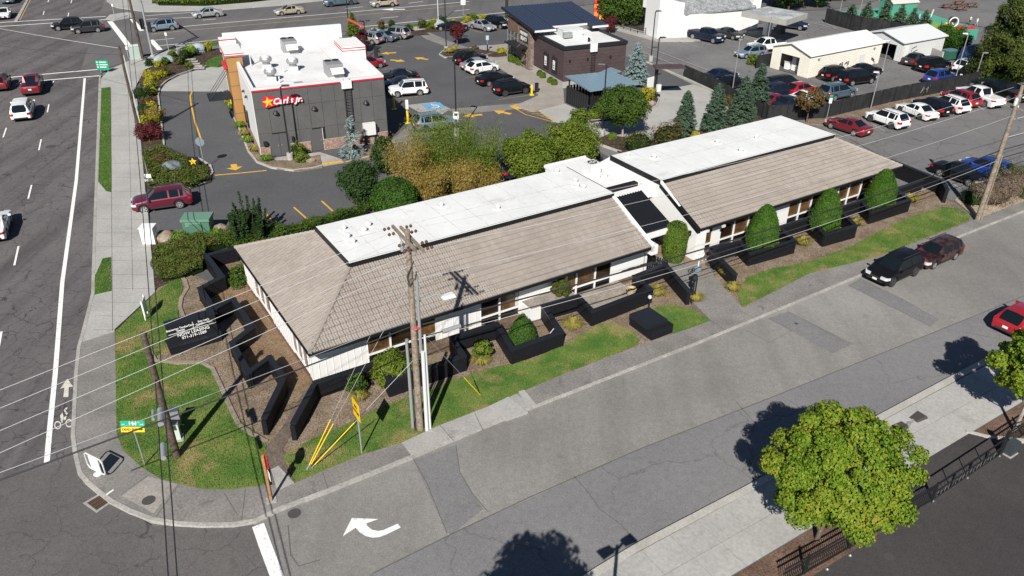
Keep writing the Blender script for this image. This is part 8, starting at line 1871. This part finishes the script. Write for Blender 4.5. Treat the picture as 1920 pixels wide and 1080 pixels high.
# ---- iron fence and gate at the lower right
FA, FB_ = g(1507, 1078), g(1728, 951.5); fd = (FB_ - FA).normalized(); fp = lambda t: FA + fd * t
ifn = thing('iron_fence', 'black iron picket fence along the fresh asphalt yard below the maple', 'fence', FA); L1 = (g(1745, 941) - FA).length
for t in (0, L1 * .33, L1 * .66, L1): MB().box((*fp(t).xy, .62), (.09, .09, 1.24), HB).build('post', M_dark, ifn)
for z in (.12, .9, 1.14): MB().bar(fp(-1.4) + Z * z, fp(L1) + Z * z, .045, .05).build('rail', M_dark, ifn)
for i in range(int((L1 + 1.4) / .115)): MB().bar(fp(-1.35 + i * .115) + Z * .14, fp(-1.35 + i * .115) + Z * 1.12, .022).build('picket', M_dark, ifn)
gtA = fp(L1 + .08); gtB = g(1872, 856); gd = (gtB - gtA).normalized(); Lg = (gtB - gtA).length
ig = thing('rolling_gate', 'black rolling gate with diagonal braces across the yard entrance', 'gate', gtA)
for z in (.14, .6, 1.16): MB().bar(gtA + Z * z, gtB + Z * z, .05).build('rail', M_dark, ig)
for i in range(5):
    t = Lg * i / 4; MB().bar(gtA + gd * t + Z * .14, gtA + gd * t + Z * 1.16, .045).build('upright', M_dark, ig)
    if i < 4: MB().bar(gtA + gd * t + Z * .14, gtA + gd * (t + Lg / 8) + Z * .6, .04).build('brace', M_dark, ig)
for i in range(int(Lg / .3)): MB().tube([gtA + gd * (i * .3) + Z * .16, gtA + gd * (i * .3) + Z * .6], .008, 4).build('mesh_wire', M_steel, ig)
for t in (0, .5, 1): MB().lathe(tuple(gtA + gd * Lg * t + Vector((.02, -.06, .06))), [(.05, 0), (.05, .05)], 8, axis='y').build('wheel', M_steel, ig)
gp = thing('gate_operator', 'black gate post with grey operator box at the end of the rolling gate', 'gate post', gtB); MB().box((gtB.x + .15, gtB.y + .15, .75), (.14, .14, 1.5), HB).build('post', M_dark, gp); MB().box((gtB.x + .65, gtB.y + .2, .45), (.6, .4, .7), HB).build('operator', mat('operator_grey', (.04, .05, .06), .5), gp); MB().box((gtB.x + .65, gtB.y + .2, .05), (.7, .5, .06), HB).build('pad', M_conc, gp)
i2 = thing('iron_fence', 'black iron fence beyond the gate running to the right edge', 'fence', gtB); q0 = gtB + gd * .3 + Vector((.1, .25, 0))
for z in (.12, .9, 1.14): MB().bar(q0 + Z * z, q0 + gd * 6 + Z * z, .045, .05).build('rail', M_dark, i2)
for t in (0, 2, 4, 6): MB().box((*(q0 + gd * t).xy, .62), (.08, .08, 1.24), HB).build('post', M_dark, i2)
for i in range(40): MB().bar(q0 + gd * (.1 + i * .15) + Z * .14, q0 + gd * (.1 + i * .15) + Z * 1.12, .02).build('picket', M_dark, i2)
for u, v in ((1551, 1068), (1594, 1042)):
    b = g(u, v); r = thing('wheel_stop_light', 'small white ground marker at the foot of the iron fence, %s' % ('left one' if u == 1551 else 'right one'), 'marker', b); MB().lathe((b.x, b.y, 0), [(.035, 0), (.035, .05), (.015, .06)], 8).build('cap', M_vent, r); MB().lathe((b.x, b.y, -.02), [(.07, 0), (.07, .03)], 8).build('foot', M_steel, r)
# ---- dumpsters, bins, picnic tables, play things
def dumpster(label, b, hd, m, lid):
    r = thing('dumpster', label, 'dumpster', b); F_ = fr(b, hd); MB().hexa([F_(x, y, .15) for x, y in ((-.8, -.5), (.8, -.5), (.8, .5), (-.8, .5))], [F_(x, y, 1.3) for x, y in ((-.9, -.7), (.9, -.7), (.9, .6), (-.9, .6))]).build('body', m, r)
    MB().fbox(F_, -.92, -.01, -.72, .62, 1.305, 1.38).build('lid', lid, r); MB().fbox(F_, .01, .92, -.72, .62, 1.305, 1.38).build('lid', lid, r)
    for x in (-.6, .6): MB().lathe(tuple(F_(x, 0, 0)), [(.1, 0), (.1, .14)], 8).build('wheel', M_tyre, r)
dumpster('green dumpster with a yellow lid behind the cream garage', g(1619, 58), .5, M_green, M_ylw); dumpster('plain green dumpster right of the yellow lidded one', g(1636, 58), .5, mat('bin_green', (.03, .12, .08), .5), mat('bin_green', (.03, .12, .08))); dumpster('dark green dumpster beside the grey garage and concrete wall', g(1777, 112), .4, mat('bin_green', (.03, .12, .08)), mat('lid_blue', (.10, .18, .22), .4))
r = thing('concrete_wall', 'low concrete enclosure wall beside the grey garage', 'wall', g(1750, 100)); q = X((1733, 100), (1765, 113)); MB().seg(q[0], q[1], .25, 0, 1.1).build('wall', M_conc3, r); q = X((1733, 99), (1750, 92)); MB().seg(q[0], q[1], .25, 0, 1.1).build('wall', M_conc3, r)
r = thing('tarp_stack', 'blue tarpaulin covered stack in the shade of the evergreen', 'tarp', g(1812, 118)); b = g(1812, 118); MB().hexa([b + Vector(v) for v in ((-1, -.8, 0), (1, -.8, 0), (1, .8, 0), (-1, .8, 0))], [b + Vector(v) for v in ((-.8, -.5, 2.3), (.6, -.6, 2.6), (.7, .6, 2.4), (-.9, .5, 2.0))]).build('cover', mat('tarp_blue', (.06, .14, .32), .5), r); MB().box((b.x, b.y - 1.0, .15), (1.8, .3, .3)).build('timber', M_bark, r)
for i, (u, v) in enumerate(((1775, 16), (1797, 10), (1800, 20), (1820, 14))):
    b = g(u, v); r = thing('picnic_table', ('left front', 'left rear', 'right front', 'right rear')[i] + ' brown picnic table in the paved play yard', 'table', b, .3, 'picnic tables in the play yard'); mk = lambda mb, n, m: place(n, mb.mesh(n, m), r, world=False); MW = mat('brown_timber', (.16, .07, .04), .7)
    for k in range(3): mk(MB().box((0, -.27 + k * .27, .75), (2.2, .25, .05)), 'plank', MW)
    for s in (-1, 1): mk(MB().box((0, s * .75, .45), (2.2, .28, .05)), 'bench', MW)
    for x in (-.8, .8): mk(MB().bar((x, -.8, 0), (x, .25, .72), .09), 'leg', MW); mk(MB().bar((x + .1, .8, 0), (x + .1, -.25, .72), .09), 'leg', MW)
b = g(1786, 50); r = thing('play_tunnel', 'white ring play tunnel on the playground', 'play equipment', b); MB().tube([b + Vector((cos(k * pi / 10) * .7, 0, .7 + sin(k * pi / 10) * .7)) for k in range(21)], .1, 8).build('ring', M_white, r); MB().lathe(tuple(b + Vector((0, .1, .9))), [(.5, 0), (.5, .8)], 14, axis='y').build('barrel', M_dark, r)
b = g(1800, 54); r = thing('play_blocks', 'red play blocks beside the white ring', 'play equipment', b)
for dx, dy, s in ((0, 0, .9), (1.2, -.2, .7), (2.1, .1, .6)): MB().lathe(tuple(b + Vector((dx, dy, 0))), [(s * .5, 0), (s * .55, s * .4), (s * .3, s * .6)], 10).build('block', M_red, r)
b = g(1773, 50); r = thing('play_animals', 'small yellow and pink ride toys on the play lawn', 'toy', b)
for dx, m in ((0, M_ylw), (.9, mat('toy_pink', (.7, .3, .3), .5))): MB().lathe(tuple(b + Vector((dx, 0, .05))), [(.2, 0), (.3, .3), (.15, .6)], 8).build('toy', m, r)
b = g(1740, 42); r = thing('leaning_board', 'white leaning board on the playground', 'board', b); MB().bar(b, b + Vector((.5, .3, 2.0)), .3, .08).build('board', M_white, r); MB().box((b.x, b.y, .05), (.5, .4, .1)).build('foot', M_white, r)
# ---- people at the playground: one skinned body each
M_skin = mat('skin', (.45, .28, .20), .6); M_hair = mat('hair', (.03, .02, .015), .6)
def person(label, b, hd, h, top, legs, armup=0., stride=.12):
    J = {'pel': (0, 0, .53), 'ch': (.0, 0, .74), 'nk': (0, 0, .83), 'hd': (.02, 0, .93), 'sl': (0, .115, .80), 'sr': (0, -.115, .80), 'el': (.02, .15, .63), 'er': (.02, -.15, .63), 'hl': (.10, .14, .49 + armup * .3), 'hr': (.08, -.14, .49),
         'tl': (0, .06, .50), 'tr': (0, -.06, .50), 'kl': (stride * .6, .06, .28), 'kr': (-stride * .4, -.06, .28), 'al': (stride, .06, .035), 'ar': (-stride, -.06, .035), 'fl': (stride + .07, .065, .015), 'fr': (-stride + .07, -.065, .015)}
    R_ = dict(pel=.075, ch=.085, nk=.032, hd=.062, sl=.04, sr=.04, el=.026, er=.026, hl=.022, hr=.022, tl=.055, tr=.055, kl=.036, kr=.036, al=.026, ar=.026, fl=.022, fr=.022)
    E_ = [('pel', 'ch'), ('ch', 'nk'), ('nk', 'hd'), ('ch', 'sl'), ('ch', 'sr'), ('sl', 'el'), ('sr', 'er'), ('el', 'hl'), ('er', 'hr'), ('pel', 'tl'), ('pel', 'tr'), ('tl', 'kl'), ('tr', 'kr'), ('kl', 'al'), ('kr', 'ar'), ('al', 'fl'), ('ar', 'fr')]
    ks = list(J); me = bpy.data.meshes.new('body'); me.from_pydata([Vector(J[k]) * h for k in ks], [(ks.index(a), ks.index(c)) for a, c in E_], [])
    o = bpy.data.objects.new('tmp', me); COL.objects.link(o); o.modifiers.new('skin', 'SKIN'); s = o.modifiers.new('sub', 'SUBSURF'); s.levels = 1; s.render_levels = 1
    for k, v in zip(ks, me.skin_vertices[0].data): v.radius = (R_[k] * h, R_[k] * h); v.use_root = (k == 'pel')
    dg = bpy.context.evaluated_depsgraph_get(); m2 = bpy.data.meshes.new_from_object(o.evaluated_get(dg)); bpy.data.objects.remove(o)
    m2.materials.clear()
    for m in (M_skin, top, legs, M_hair): m2.materials.append(m)
    for p in m2.polygons:
        z = p.center.z / h; p.use_smooth = True; p.material_index = 3 if z > .95 or (z > .90 and p.center.x < .0) else 0 if z > .845 else 2 if z < .53 and abs(p.center.y) < .115 * h else 1 if z > .6 or abs(p.center.y) < .1 * h else 0
    r = thing('person', label, 'person', b, hd); place('body', m2, r, world=False); return r
cl = lambda n, c: mat('cloth_' + n, c, .8)
person('person in a white top and dark trousers among the playground conifers', g(1683, 40), 1.0, 1.7, cl('white', (.7, .7, .7)), cl('navy', (.03, .05, .09)))
person('person in orange clothes at the playground fence', g(1697, 49), 2.0, 1.5, cl('peach', (.55, .35, .22)), cl('orange', (.6, .22, .03)))
person('person in a light blue top and pale trousers on the play lawn', g(1721, 43), -1.0, 1.6, cl('sky', (.18, .4, .6)), cl('pale', (.6, .6, .55)), .5)
person('child in a pale top and dark trousers at the far end of the playground', g(1817, 46), .5, 1.4, cl('cream', (.6, .5, .45)), cl('dark', (.03, .03, .03)))
person('child in a white top at the right corner of the playground', g(1830, 49), 2.5, 1.4, cl('white', (.7, .7, .7)), cl('grey', (.3, .3, .3)), .8)
